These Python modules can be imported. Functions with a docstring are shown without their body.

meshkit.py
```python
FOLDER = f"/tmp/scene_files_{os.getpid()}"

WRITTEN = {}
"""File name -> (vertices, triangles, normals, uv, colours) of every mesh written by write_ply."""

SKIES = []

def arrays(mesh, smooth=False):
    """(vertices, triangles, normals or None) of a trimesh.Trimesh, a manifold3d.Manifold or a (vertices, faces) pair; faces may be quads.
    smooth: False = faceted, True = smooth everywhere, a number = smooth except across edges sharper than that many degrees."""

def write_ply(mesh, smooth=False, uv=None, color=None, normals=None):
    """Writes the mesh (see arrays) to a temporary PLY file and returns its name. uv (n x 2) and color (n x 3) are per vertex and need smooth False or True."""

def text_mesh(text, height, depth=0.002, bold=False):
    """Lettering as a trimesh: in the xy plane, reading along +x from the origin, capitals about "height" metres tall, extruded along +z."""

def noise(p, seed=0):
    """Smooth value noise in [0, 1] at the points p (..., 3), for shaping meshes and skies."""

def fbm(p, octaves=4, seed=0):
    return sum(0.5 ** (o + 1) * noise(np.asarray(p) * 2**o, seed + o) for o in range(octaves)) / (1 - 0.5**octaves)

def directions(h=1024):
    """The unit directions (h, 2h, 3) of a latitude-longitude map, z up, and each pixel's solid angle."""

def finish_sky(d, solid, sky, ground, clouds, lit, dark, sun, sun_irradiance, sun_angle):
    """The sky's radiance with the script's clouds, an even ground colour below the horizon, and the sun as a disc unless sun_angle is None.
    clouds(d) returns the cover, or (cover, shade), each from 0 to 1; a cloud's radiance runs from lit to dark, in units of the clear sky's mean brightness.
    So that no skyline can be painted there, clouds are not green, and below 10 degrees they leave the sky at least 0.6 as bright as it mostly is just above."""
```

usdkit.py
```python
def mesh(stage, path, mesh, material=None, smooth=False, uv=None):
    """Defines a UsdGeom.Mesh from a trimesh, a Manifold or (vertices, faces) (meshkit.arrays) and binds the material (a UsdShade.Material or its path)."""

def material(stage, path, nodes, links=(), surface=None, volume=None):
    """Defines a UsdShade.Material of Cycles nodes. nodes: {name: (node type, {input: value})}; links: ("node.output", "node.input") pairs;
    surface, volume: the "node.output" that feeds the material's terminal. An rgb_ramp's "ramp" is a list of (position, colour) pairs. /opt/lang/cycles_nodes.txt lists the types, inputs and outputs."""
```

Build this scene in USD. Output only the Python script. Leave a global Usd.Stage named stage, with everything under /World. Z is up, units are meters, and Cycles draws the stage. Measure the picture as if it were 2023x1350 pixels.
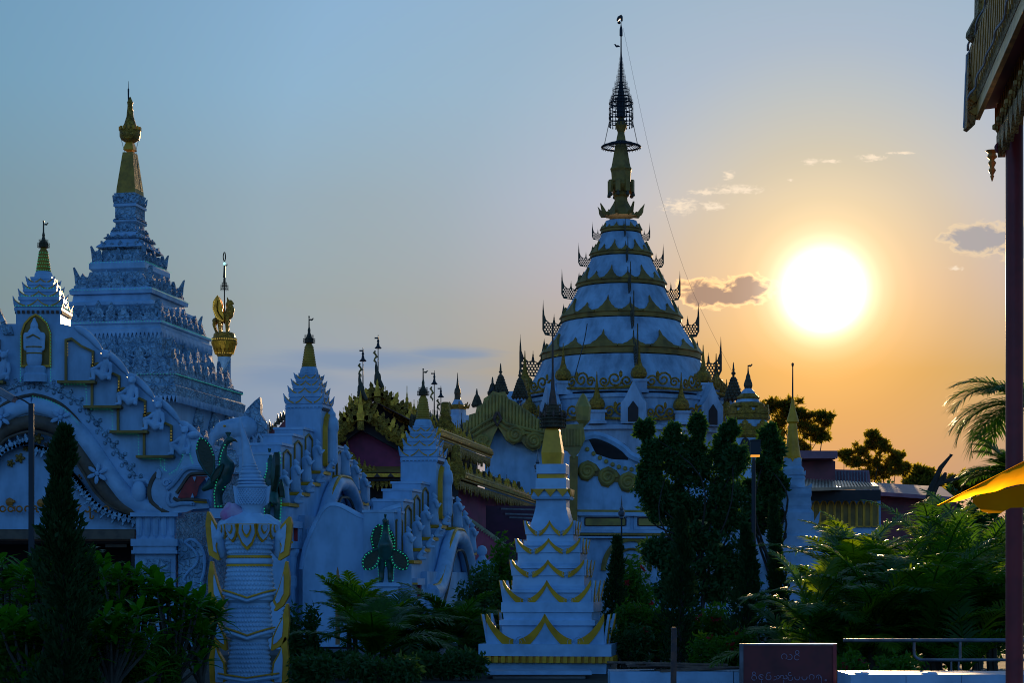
import math, random
import numpy as np, trimesh, manifold3d, usdkit
from manifold3d import Manifold, OpType
from shapely.geometry import Polygon, Point, LineString, box as sbox
from shapely.ops import unary_union
from shapely import affinity
from pxr import Usd, UsdGeom, UsdLux, UsdShade, Gf, Sdf

stage = Usd.Stage.CreateInMemory()
UsdGeom.SetStageUpAxis(stage, 'Z'); UsdGeom.SetStageMetersPerUnit(stage, 1)
UsdGeom.Xform.Define(stage, '/World')

# ---------------------------------------------------------------- camera, sky, sun
F, CX, HY, EYE = 3900.0, 1011.5, 1150.0, 1.65          # focal length in photo pixels, centre column, horizon row, eye height
cam = UsdGeom.Camera.Define(stage, '/World/camera')
cam.CreateHorizontalApertureAttr(36.0); cam.CreateVerticalApertureAttr(36.0 * 684 / 1024)
cam.CreateFocalLengthAttr(36.0 * F / 2023); cam.CreateVerticalApertureOffsetAttr(36.0 * (HY - 675) / 2023)
cam.CreateClippingRangeAttr(Gf.Vec2f(.1, 6000))
cam.AddTranslateOp().Set(Gf.Vec3d(0, 0, EYE)); cam.AddRotateXOp().Set(90)
cam.CreateExposureAttr(0.0)

SUN = np.array([616 / F, 1, 575 / F]); SUN /= np.linalg.norm(SUN)
sun = UsdLux.DistantLight.Define(stage, '/World/sun')
sun.CreateIntensityAttr(1.25); sun.CreateAngleAttr(0.5); sun.CreateNormalizeAttr(True)
sun.CreateColorAttr(Gf.Vec3f(1.0, .66, .34))
_z = SUN; _x = np.cross([0, 0, 1.], _z); _x /= np.linalg.norm(_x); _y = np.cross(_z, _x)
sun.AddTransformOp().Set(Gf.Matrix4d(*_x, 0, *_y, 0, *_z, 0, 0, 0, 0, 1))

class Nodes:
    """Collects shader nodes and links under automatic names."""
    def __init__(s): s.n, s.l, s.k = {}, [], 0
    def add(s, kind, outp, **kw):
        s.k += 1; nm = 'n%d' % s.k; vals = {}
        for a, b in kw.items():
            if isinstance(b, str) and '.' in b: s.l.append((b, nm + '.' + a))
            else: vals[a] = b
        s.n[nm] = (kind, vals); return nm + '.' + outp
    def math(s, t, a, b=0.0, c=0.0, clamp=False): return s.add('math', 'value', math_type=t, value1=a, value2=b, value3=c, use_clamp=clamp)
    def mixc(s, fac, a, b, mode='mix'): return s.add('mix_color', 'result', blend_type=mode, fac=fac, a=a, b=b, use_clamp=False)
    def ramp(s, fac, stops): return s.add('rgb_ramp', 'color', fac=fac, ramp=stops)
    def smooth(s, v, a, b): return s.add('map_range', 'result', range_type='smoothstep', value=v, from_min=a, from_max=b, to_min=0.0, to_max=1.0, clamp=True)
    def make(s, path, surface=None, volume=None): return usdkit.material(stage, path, s.n, s.l, surface=surface, volume=volume)

def make_sky():
    N = Nodes()
    raw = N.add('sky_texture', 'color', sky_type='single_scattering', sun_disc=False, sun_elevation=math.asin(SUN[2]), sun_rotation=math.atan2(SUN[0], SUN[1]), aerosol_density=0.3)
    d = N.add('texture_coordinate', 'generated')
    dot = N.add('vector_math', 'value', math_type='dot_product', vector1=d, vector2=tuple(SUN))
    ang = N.math('multiply', N.math('arccosine', N.math('minimum', dot, 1.0)), 180 / math.pi)
    sep = N.add('separate_xyz', 'x', vector=d); nd = sep.split('.')[0]
    X, Y, Z = nd + '.x', nd + '.y', nd + '.z'
    el = N.math('multiply', N.math('arcsine', Z), 180 / math.pi)
    # evening haze: the sky's colour by angle from the sun (square-root scale, 0..180 degrees) and by height
    G = [(0, (.60, .47, .29)), (2, (.58, .455, .30)), (4, (.467, .401, .36)), (7, (.375, .39, .522)), (11, (.366, .432, .595)), (16, (.409, .506, .70)), (21, (.388, .486, .64)), (27, (.352, .468, .60)), (60, (.33, .48, .70)), (180, (.28, .50, .92))]
    H = [(0, (.48, .36, .40)), (3, (.52, .40, .38)), (6, (.78, .635, .385)), (8.5, (1.014, .976, 1.056)), (11, (1.182, 1.31, 1.50)), (14, (1.289, 1.549, 1.66)), (17, (1.40, 1.70, 1.72)), (90, (1.40, 1.70, 1.8))]
    g = N.ramp(N.math('sqrt', N.math('divide', ang, 180.0)), [(math.sqrt(a / 180), c) for a, c in G])
    HF = [(0, (.38, .41, .8)), (3, (.49, .51, .90)), (5, (.60, .63, .93)), (8, (.92, .87, .82)), (11, (1.12, 1.15, 1.08)), (14, (1.25, 1.5, 1.5)), (17, (1.40, 1.70, 1.72)), (90, (1.40, 1.70, 1.8))]
    e01 = N.math('sqrt', N.math('divide', N.math('maximum', el, 0.0), 90.0))
    h = N.mixc(N.smooth(ang, 5.0, 14.0), N.ramp(e01, [(math.sqrt(a / 90), c) for a, c in H]), N.ramp(e01, [(math.sqrt(a / 90), c) for a, c in HF]))
    sky = N.mixc(1.0, N.mixc(1.0, raw, g, 'multiply'), h, 'multiply')
    # clouds, laid out on the tangent plane of the direction +y (only in front, y > 0)
    yy = N.math('maximum', Y, 0.05)
    u = N.math('multiply_add', N.math('divide', X, yy), F, CX)
    v = N.math('multiply_add', N.math('divide', Z, yy), -F, HY)
    front = N.smooth(Y, 0.3, 0.6)
    def noise(sx, sy, det, seed, dist=0.0):
        vec = N.add('combine_xyz', 'vector', x=N.math('divide', u, sx), y=N.math('divide', v, sy), z=seed)
        return N.add('noise_texture', 'fac', vector=vec, scale=1.0, detail=det, roughness=.55, distortion=dist)
    n1, n3, n2 = noise(30., 17., 8., 3.1, .5), noise(13., 6., 6., 5.3, .4), noise(230., 44., 6., 7.7, .5)
    def blob(cx, cy, rx, ry, amp, n):
        a = N.math('divide', N.math('subtract', u, cx), rx); b = N.math('divide', N.math('subtract', v, cy), ry)
        e = N.math('sqrt', N.math('add', N.math('multiply', a, a), N.math('multiply', b, b)))
        return N.math('add', N.math('subtract', 1.0, e), N.math('multiply', N.math('subtract', n, .5), amp))
    def union(items):
        r = items[0]
        for i in items[1:]: r = N.math('maximum', r, i)
        return r
    def cloud(sky, f, w, col, opac, rim=None, rimw=None):
        if rim is not None:
            cov = N.math('multiply', N.math('multiply', N.smooth(f, 0., w), opac), front)
            body = N.mixc(N.smooth(f, rimw[0], rimw[1]), rim, col)
            return N.mixc(cov, sky, body)
        cov = N.math('multiply', N.math('multiply', N.smooth(f, 0., w), opac), front)
        return N.mixc(cov, sky, col)
    sky = cloud(sky, union([blob(720, 712, 330, 34, .9, n2), blob(560, 745, 150, 45, .9, n2), blob(880, 700, 150, 22, .9, n2)]), .9, (2.35, 3.15, 4.5), .9)
    sky = cloud(sky, union([blob(500, 800, 220, 60, .8, n2), blob(830, 765, 260, 36, .9, n2)]), 1.0, (2.7, 3.5, 4.7), .65)
    sky = cloud(sky, union([blob(1396, 582, 72, 32, 1.5, n1), blob(1476, 570, 66, 30, 1.5, n1), blob(1436, 588, 100, 20, 1.3, n1)]), .22, (4.3, 2.75, 1.95), .95, (15., 9., 4.0), (.10, .50))
    sky = cloud(sky, union([blob(1935, 472, 86, 38, 1.2, n1), blob(2040, 480, 90, 48, 1.2, n1)]), .30, (4.0, 3.75, 3.9), .85, (10., 7.4, 4.4), (.08, .5))
    sky = cloud(sky, union([blob(1460, 374, 58, 12, 2.4, n3), blob(1345, 408, 44, 18, 2.4, n3), blob(1408, 408, 30, 12, 2.4, n3), blob(1390, 380, 40, 8, 2.4, n3), blob(1440, 346, 15, 11, 2.4, n3), blob(1600, 320, 18, 8, 2.4, n3), blob(1640, 318, 26, 5, 2.4, n3), blob(1722, 312, 32, 8, 2.4, n3), blob(1780, 302, 30, 4, 2.4, n3), blob(1562, 356, 8, 4, 2.4, n3), blob(1890, 530, 18, 6, 2.4, n3)]), 1.0, (9.8, 8.0, 6.0), .95)
    # the sun's own glare in the haze
    glow = N.ramp(N.math('divide', ang, 5.6), [(0, (40., 40., 36.)), (.9 / 6, (26., 25., 21.)), (1.12 / 6, (15., 14.2, 11.5)), (1.3 / 6, (8.4, 7.9, 6.3)), (1.5 / 6, (4.8, 4.4, 3.5)), (1.8 / 6, (2.5, 2.2, 1.75)), (2.2 / 6, (1.1, .9, .72)), (2.8 / 6, (.45, .34, .24)), (3.8 / 6, (.12, .08, .05)), (1, (0, 0, 0))])
    sky = N.mixc(1.0, sky, glow, 'add')
    s = N.add('background_shader', 'background', color=sky, strength=0.1)
    return N.make('/World/Looks/evening_sky', surface=s)
sky = UsdLux.DomeLight.Define(stage, '/World/sky')
UsdShade.MaterialBindingAPI.Apply(sky.GetPrim()).Bind(make_sky())
sky.GetPrim().SetCustomDataByKey('kind', 'structure')
# ---------------------------------------------------------------- helpers
def P(px, py, Y):
    """The point at distance Y that the photo shows at pixel (px, py)."""
    return np.array([(px - CX) / F * Y, Y, EYE + (HY - py) / F * Y])
STUFF = {'light_string', 'dentil', 'dentil_band', 'corner_crest', 'scroll', 'fringe', 'scale_armour', 'carved_border', 'flame_border', 'umbrella', 'petal_trim', 'cresting', 'bell_row', 'lettering'}   # pieces too small to pick apart, joined
_used = {}
def numbered(parent, name):
    k = _used.get((parent, name), 0); _used[(parent, name)] = k + 1
    return name if k == 0 else '%s_%03d' % (name, k)

class M:
    """Collects triangles; build() makes them one mesh."""
    def __init__(s): s.V, s.T, s.n = [], [], 0
    def add(s, v, t):
        v = np.asarray(v, float); t = np.asarray(t, int)
        if len(v) == 0 or len(t) == 0: return s
        if t.shape[1] == 4: t = np.vstack([t[:, [0, 1, 2]], t[:, [0, 2, 3]]])
        s.V.append(v); s.T.append(t + s.n); s.n += len(v); return s
    def arr(s): return np.vstack(s.V), np.vstack(s.T)
    def join(s, o, A=None, t=None):
        if o.n == 0: return s
        v, f = o.arr()
        if A is not None:
            v = v @ np.asarray(A).T
            if np.linalg.det(np.asarray(A)) < 0: f = f[:, ::-1]
        if t is not None: v = v + np.asarray(t)
        return s.add(v, f)
    def tm(s, mesh): return s.add(mesh.vertices, mesh.faces)
    def box(s, c, size, rz=0.0, taper=1.0):
        a, b, h = np.asarray(size, float) / 2
        v = np.array([[-a, -b, -h], [a, -b, -h], [a, b, -h], [-a, b, -h], [-a * taper, -b * taper, h], [a * taper, -b * taper, h], [a * taper, b * taper, h], [-a * taper, b * taper, h]])
        if rz: v = v @ RZ(rz).T
        return s.add(v + np.asarray(c, float), [[3, 2, 1, 0], [4, 5, 6, 7], [0, 1, 5, 4], [1, 2, 6, 5], [2, 3, 7, 6], [3, 0, 4, 7]])
    def rings(s, rings, cap=True, close=True):
        k, m = len(rings[0]), len(rings); v = np.vstack(rings); q = []
        for i in range(m - 1):
            for j in range(k if close else k - 1):
                a, b = i * k + j, i * k + (j + 1) % k
                q.append([a, b, b + k, a + k])
        t = np.array(q); t = np.vstack([t[:, [0, 1, 2]], t[:, [0, 2, 3]]])
        if cap:
            e = [[0, j + 1, j] for j in range(1, k - 1)] + [[(m - 1) * k, (m - 1) * k + j, (m - 1) * k + j + 1] for j in range(1, k - 1)]
            t = np.vstack([t, e])
        return s.add(v, t)
    def lathe(s, prof, n=16, c=(0, 0, 0), rot=0.0, ax=1.0, ay=1.0):
        """prof: (radius, z) from bottom to top."""
        th = np.arange(n) * 2 * math.pi / n + rot
        u = np.stack([np.cos(th) * ax, np.sin(th) * ay, 0 * th], 1)
        return s.rings([u * max(r, 1e-4) + np.array([c[0], c[1], c[2] + z]) for r, z in prof])
    def sq(s, prof, c=(0, 0, 0), ax=1.0, ay=1.0):
        """Stack of squares: (half width, z) from bottom to top."""
        u = np.array([[-ax, -ay, 0], [ax, -ay, 0], [ax, ay, 0], [-ax, ay, 0.]])
        return s.rings([u * max(r, 1e-4) + np.array([c[0], c[1], c[2] + z]) for r, z in prof])
    def tube(s, pts, r, n=6, flat=1.0, up=(0, 0, 1)):
        pts = np.asarray(pts, float); r = np.broadcast_to(np.asarray(r, float), (len(pts),)); R = []
        t = np.gradient(pts, axis=0); t /= np.maximum(np.linalg.norm(t, axis=1, keepdims=True), 1e-9)
        up = np.asarray(up, float)
        a = np.cross(t[0], up if abs(t[0] @ up) < .95 else [1, 0.03, 0]); a /= np.linalg.norm(a)
        th = np.arange(n) * 2 * math.pi / n
        for i in range(len(pts)):
            a = a - t[i] * (a @ t[i]); a /= max(np.linalg.norm(a), 1e-9); b = np.cross(t[i], a)
            R.append(pts[i] + r[i] * (np.cos(th)[:, None] * a * flat + np.sin(th)[:, None] * b))
        return s.rings(R)
    def ext(s, poly, y0, y1, A=None, t=None):
        """Extrudes a shapely polygon drawn in (x, z) from y0 (front) to y1."""
        for g in getattr(poly, 'geoms', [poly]):
            if g.geom_type != 'Polygon' or g.area < 1e-9: continue
            v2, f = trimesh.creation.triangulate_polygon(g, engine='earcut')
            n = len(v2); fr = np.c_[v2[:, 0], np.full(n, y0), v2[:, 1]]; bk = np.c_[v2[:, 0], np.full(n, y1), v2[:, 1]]
            a, b, c = v2[f[:, 0]], v2[f[:, 1]], v2[f[:, 2]]
            ccw = (b[:, 0] - a[:, 0]) * (c[:, 1] - a[:, 1]) - (b[:, 1] - a[:, 1]) * (c[:, 0] - a[:, 0]) > 0
            f = np.where(ccw[:, None], f, f[:, ::-1])
            V, T = [fr, bk], [f, f[:, ::-1] + n]; k = 2 * n
            for ring in [g.exterior] + list(g.interiors):
                p = np.array(ring.coords)[:-1]
                if (ring is g.exterior) != ring.is_ccw: p = p[::-1]
                m = len(p); V += [np.c_[p[:, 0], np.full(m, y0), p[:, 1]], np.c_[p[:, 0], np.full(m, y1), p[:, 1]]]
                i = np.arange(m); j = (i + 1) % m
                T.append(np.vstack([np.c_[k + i, k + m + i, k + m + j], np.c_[k + i, k + m + j, k + j]])[:, ::-1]); k += 2 * m
            v = np.vstack(V)
            if A is not None: v = v @ np.asarray(A).T
            if t is not None: v = v + np.asarray(t)
            s.add(v, np.vstack(T))
        return s
    def ell(s, c, r, n=10, A=None):
        m = n // 2 + 1; R = []
        th = np.arange(n) * 2 * math.pi / n
        for i in range(m):
            p = -math.pi / 2 + math.pi * (i + .02 if i == 0 else i - .02 if i == m - 1 else i) / (m - 1)
            R.append(np.stack([np.cos(th) * math.cos(p) * r[0], np.sin(th) * math.cos(p) * r[1], np.full(n, math.sin(p) * r[2])], 1))
        if A is not None: R = [q @ np.asarray(A).T for q in R]
        return s.rings([q + np.asarray(c, float) for q in R])
    def bar(s, a, b, w, h, up=(0, 0, 1)):
        """A beam of section w x h from a to b."""
        a, b = np.asarray(a, float), np.asarray(b, float); t = (b - a) / np.linalg.norm(b - a)
        x = np.cross(t, up); x /= np.linalg.norm(x); z = np.cross(x, t)
        q = [[-1, -1], [1, -1], [1, 1], [-1, 1]]
        return s.rings([np.array([p + x * i * w / 2 + z * j * h / 2 for i, j in q]) for p in (a, b)])
    def dots(s, pts, r, step):
        """Small lamps along a line of points."""
        pts = np.asarray(pts, float); d = np.r_[0, np.cumsum(np.linalg.norm(np.diff(pts, axis=0), axis=1))]
        o = np.array([[1, 0, 0], [-1, 0, 0], [0, 1, 0], [0, -1, 0], [0, 0, 1], [0, 0, -1.]]) * r
        t = np.array([[0, 2, 4], [2, 1, 4], [1, 3, 4], [3, 0, 4], [2, 0, 5], [1, 2, 5], [3, 1, 5], [0, 3, 5]])
        for x in np.arange(step / 2, d[-1], step): s.add(o + [np.interp(x, d, pts[:, k]) for k in range(3)], t)
        return s

def RZ(a): c, s = math.cos(a), math.sin(a); return np.array([[c, -s, 0], [s, c, 0], [0, 0, 1.]])
def RX(a): c, s = math.cos(a), math.sin(a); return np.array([[1, 0, 0], [0, c, -s], [0, s, c.__float__()]])
def RY(a): c, s = math.cos(a), math.sin(a); return np.array([[c, 0, s], [0, 1, 0], [-s, 0, c]])
MX = np.diag([-1., 1, 1])
def four(m, k=4):
    o = M()
    for i in range(k): o.join(m, RZ(i * 2 * math.pi / k))
    return o

class Thing:
    """A top-level object: an Xform at its base, whose children are its parts."""
    def __init__(s, name, label, cat, loc, yaw=0.0, group=None, kind=None):
        s.path = '/World/' + numbered('/World', name); s.loc = np.asarray(loc, float); s.yaw = yaw
        x = UsdGeom.Xform.Define(stage, s.path); x.AddTranslateOp().Set(Gf.Vec3d(*map(float, s.loc)))
        if yaw: x.AddRotateZOp().Set(math.degrees(yaw))
        p = x.GetPrim(); p.SetCustomDataByKey('label', label); p.SetCustomDataByKey('category', cat)
        if group: p.SetCustomDataByKey('group', group)
        if kind: p.SetCustomDataByKey('kind', kind)
    def local(s, v): return (np.asarray(v, float) - s.loc) @ RZ(-s.yaw).T
    def px(s, px, py, Y=None): return s.local(P(px, py, s.loc[1] if Y is None else Y))
    def part(s, name, m, mat, parent=None, smooth=False, label=None, world=False, kind=None):
        par = parent or s.path; path = par + '/' + numbered(par, name)
        v, f = m.arr() if isinstance(m, M) else (np.asarray(m.vertices), np.asarray(m.faces))
        if world: v = s.local(v)
        g = usdkit.mesh(stage, path, (v, f), mat, smooth=smooth)
        if label: g.GetPrim().SetCustomDataByKey('label', label)
        if kind or name in STUFF: g.GetPrim().SetCustomDataByKey('kind', 'stuff')
        return path
def solo(name, label, cat, m, mat, smooth=False, group=None, kind=None):
    """A thing that is one mesh, in world coordinates."""
    path = '/World/' + numbered('/World', name)
    p = usdkit.mesh(stage, path, m.arr() if isinstance(m, M) else m, mat, smooth=smooth).GetPrim()
    if kind != 'structure':
        p.SetCustomDataByKey('label', label); p.SetCustomDataByKey('category', cat)
    if group: p.SetCustomDataByKey('group', group)
    if kind: p.SetCustomDataByKey('kind', kind)

def skin(bones, edge=.03, it=8, seg=14):
    """One continuous body: hulls of sphere pairs (point, radius, point, radius), joined and smoothed."""
    parts = []
    for a, ra, b, rb in bones:
        sa = Manifold.sphere(ra, seg).translate(tuple(map(float, a))); sb = Manifold.sphere(rb, seg).translate(tuple(map(float, b)))
        parts.append(Manifold.batch_hull([sa, sb]))
    m = Manifold.batch_boolean(parts, OpType.Add).refine_to_length(edge).to_mesh()
    t = trimesh.Trimesh(m.vert_properties[:, :3], m.tri_verts, process=True)
    return trimesh.smoothing.filter_taubin(t, lamb=.5, nu=.52, iterations=it)

def bez(pts, n=24):
    """Smooth curve through the points (Catmull-Rom)."""
    p = np.asarray(pts, float); p = np.vstack([2 * p[0] - p[1], p, 2 * p[-1] - p[-2]]); out = []
    k = len(p) - 3
    for i in range(k):
        t = np.linspace(0, 1, max(2, n // k) + 1)[:-1 if i < k - 1 else None, None]
        a, b, c, d = p[i:i + 4]
        out.append(.5 * (2 * b + (c - a) * t + (2 * a - 5 * b + 4 * c - d) * t ** 2 + (3 * b - a - 3 * c + d) * t ** 3))
    return np.vstack(out)
def flame(w, h, lean=0.0):
    """Outline of a leaf-shaped antefix standing on z = 0."""
    q = [(-.5, 0), (.5, 0), (.56, .22), (.34, .36), (.36, .52), (.16, .62), (.17, .78), (0.0, 1), (-.17, .78), (-.16, .62), (-.36, .52), (-.34, .36), (-.56, .22)]
    return Polygon([(x * w + lean * z * h, z * h) for x, z in q])
def horn(w, h):
    """Outline of an upswept corner horn that grows from the origin towards +x."""
    q = [(0, 0), (.75, 0), (.95, .28), (1.0, .62), (1.12, 1.0), (.86, .74), (.62, .5), (.48, .3), (.3, .36), (.16, .3)]
    return Polygon([(x * w, z * h) for x, z in q])
def curl(cx, cz, r, turns=1.6, n=26, rev=False, a0=0.0):
    t = np.linspace(0, 1, n); a = a0 + (1 if not rev else -1) * turns * 2 * math.pi * t
    return np.c_[cx + r * (1 - .82 * t) * np.cos(a), 0 * t, cz + r * (1 - .82 * t) * np.sin(a)]
def swag_poly(hw, lo, hi, n=17):
    u = np.linspace(-1, 1, 2 * n - 1); z = lo + (hi - lo) * (1 - np.sin(math.pi * np.abs(u)) ** .82)
    return np.c_[u * hw, z]
def swag(hw, y, z0, lo, hi, th, lean, band, proud):
    """(white plate, gold arms) of one side: a crest with peaks at its ends and middle, standing at y = -|y| and leaning out."""
    c = swag_poly(hw, lo, hi); w = M(); g = M()
    w.ext(Polygon([(-hw, z0)] + [tuple(p) for p in c[::1]] + [(hw, z0)]).buffer(0), -th / 2, th / 2)
    for a, b in ((-1, -.56), (-.44, 0), (0, .44), (.56, 1)):
        k = np.array([p for p in c if a - .001 <= p[0] / hw <= b + .001])
        wd = band * (.55 + .45 * np.minimum(1, 2.2 * np.minimum(np.abs(k[:, 0] / hw), 1 - np.abs(k[:, 0] / hw)) + .15))
        g.ext(Polygon([tuple(p) for p in k] + [(p[0], p[1] - q) for p, q in zip(k[::-1], wd[::-1])]).buffer(band * .06), -th / 2 - proud, -th / 2 - .001)
    for m in (w, g):
        for i, v in enumerate(m.V): v[:, 1] += y - lean * (v[:, 2] - z0)
    return w, g

# ---------------------------------------------------------------- materials
MAT = {}
def mat(name, base, base2=None, scale=2.0, rough=.55, metal=0.0, bump=0.0, bscale=8.0, bdist=.02, carve=0.0, trans=None, emit=None, spec=.5, coat=0.0, streak=0.0, rnd=0.0, detail=5.):
    N = Nodes(); pos = N.add('geometry', 'position')
    col = tuple(base)
    if base2 is not None:
        n = N.add('noise_texture', 'fac', vector=pos, scale=scale, detail=detail, roughness=.6)
        if streak:
            v = N.add('vector_math', 'vector', math_type='multiply', vector1=pos, vector2=(streak, streak, 1.0))
            n = N.math('multiply_add', N.add('noise_texture', 'fac', vector=v, scale=scale * .7, detail=4., roughness=.6), .5, N.math('multiply', n, .5))
        col = N.ramp(n, [(0, base2), (.36, base2), (.58, base), (1, base)])
    if rnd:
        r = N.add('geometry', 'random_per_island'); col = N.mixc(N.math('multiply', r, rnd), col, tuple(min(1, c * 2.1 + .01) for c in base))
    kw = dict(base_color=col, roughness=rough, metallic=metal, specular_ior_level=spec)
    if coat: kw.update(coat_weight=coat, coat_roughness=.15)
    if bump or carve:
        h = None
        if bump: h = N.math('multiply', N.add('noise_texture', 'fac', vector=pos, scale=bscale, detail=6., roughness=.6), bump)
        if carve:
            w = N.add('noise_texture', 'color', vector=pos, scale=bscale * .8, detail=2.)
            q = N.add('vector_math', 'vector', math_type='multiply_add', vector1=w, vector2=(.25, .25, .25), vector3=pos)
            c = N.math('multiply', N.smooth(N.add('voronoi_texture', 'distance', vector=q, scale=bscale, feature='distance_to_edge'), 0., .22), carve)
            h = c if h is None else N.math('add', h, c)
        kw['normal'] = N.add('bump', 'normal', height=h, strength=1.0, distance=bdist)
    if emit: kw.update(emission_color=tuple(emit[:3]), emission_strength=emit[3])
    s = N.add('principled_bsdf', 'BSDF', **kw)
    if trans:
        t = N.add('translucent_bsdf', 'BSDF', color=tuple(trans[:3])); s = N.add('mix_closure', 'closure', fac=trans[3], closure1=s, closure2=t)
    MAT[name] = N.make('/World/Looks/' + name, surface=s); return MAT[name]
mat('sky_tinted_white', (.31, .53, .76), (.18, .33, .49), 1.1, .5, bump=.6, bscale=3., bdist=.015, streak=3.)  # blue skylight is mixed into the base colour of all four whites
mat('sky_tinted_smooth', (.34, .55, .76), (.23, .39, .56), 1.8, .38, bump=.3, bscale=6., bdist=.01)
mat('sky_tinted_carved', (.32, .52, .68), (.16, .28, .40), 2.5, .7, spec=.25, carve=.8, bump=.8, bscale=5.5, bdist=.07)
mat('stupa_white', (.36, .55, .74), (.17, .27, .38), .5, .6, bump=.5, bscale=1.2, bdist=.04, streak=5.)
mat('gold_paint', (.78, .37, .018), (.56, .25, .012), 3., .42, metal=.2, bump=.4, bscale=9., bdist=.01)
mat('gold_carved', (.56, .30, .03), (.26, .14, .02), 5., .45, metal=.3, carve=.9, bump=.6, bscale=9., bdist=.05)
mat('dull_gold', (.46, .25, .025), (.26, .14, .015), 2.5, .5, metal=.25, bump=.4, bscale=7.)
mat('gold_leaf', (.80, .43, .04), (.42, .21, .02), 6., .3, metal=.6, bump=.5, bscale=14., bdist=.012)
mat('old_gold', (.32, .19, .035), (.16, .095, .02), 1.2, .5, metal=.25, bump=.5, bscale=5., bdist=.02)
mat('dark_bronze', (.10, .075, .04), (.05, .04, .025), 4., .5, metal=.4)
mat('dark_metal', (.03, .033, .04), None, rough=.5, metal=.5)
mat('grey_steel', (.16, .19, .23), (.10, .11, .13), 6., .35, metal=.7)
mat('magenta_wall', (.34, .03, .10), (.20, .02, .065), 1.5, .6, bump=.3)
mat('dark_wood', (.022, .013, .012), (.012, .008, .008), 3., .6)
mat('red_paint', (.40, .02, .02), (.22, .012, .014), 6., .4)
mat('brown_band', (.12, .085, .055), (.07, .05, .035), 5., .55)
mat('peacock_green', (.012, .07, .06), (.008, .035, .02), 3., .3, coat=.4)
mat('peacock_wing', (.03, .04, .02), (.012, .03, .016), 4., .35, bump=.5, bscale=18., bdist=.02)
mat('maroon_post', (.24, .025, .03), (.17, .02, .025), 4., .4, bump=.15, bscale=4.)
mat('maroon_board', (.14, .018, .02), (.08, .012, .014), 5., .5)
mat('chalk', (.30, .24, .34), None, rough=.7)
mat('rust', (.12, .06, .04), (.05, .035, .035), 12., .75, bump=.6, bscale=30., bdist=.006)
mat('plank_wood', (.20, .12, .08), (.09, .055, .045), 9., .7, bump=.5, bscale=20., bdist=.01)
mat('roof_maroon', (.24, .05, .065), (.14, .035, .045), 1., .5)
mat('roof_purple', (.34, .15, .19), (.22, .10, .13), .8, .5)
mat('pale_concrete', (.40, .42, .46), (.26, .28, .32), 1.5, .7, bump=.4)
mat('soil', (.045, .04, .03), (.025, .028, .018), .7, .9, bump=1., bscale=3., bdist=.05)
mat('paving', (.16, .15, .15), (.10, .10, .10), 1.2, .8, bump=.5, bscale=6.)
mat('bark', (.045, .03, .02), (.02, .016, .012), 7., .85, bump=1., bscale=16., bdist=.02)
mat('pale_bark', (.075, .065, .05), (.04, .036, .03), 6., .8, bump=.6, bscale=16., bdist=.01)
mat('dark_leaf', (.042, .14, .036), None, rough=.5, spec=.3, trans=(.07, .20, .02, .28), rnd=.4)
mat('tree_leaf', (.045, .06, .010), None, rough=.5, spec=.3, trans=(.60, .50, .04, .6), rnd=.4)
mat('cypress_leaf', (.030, .095, .028), None, rough=.6, spec=.2, trans=(.04, .10, .01, .2), rnd=.3)
mat('palm_leaf', (.036, .14, .012), None, rough=.4, spec=.35, trans=(.12, .34, .010, .42), rnd=.4)
mat('young_palm_leaf', (.09, .19, .008), None, rough=.4, spec=.3, trans=(.40, .60, .010, .5), rnd=.3)
mat('frangipani_leaf', (.038, .21, .008), None, rough=.42, spec=.3, trans=(.12, .42, .012, .38), rnd=.5)
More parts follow.
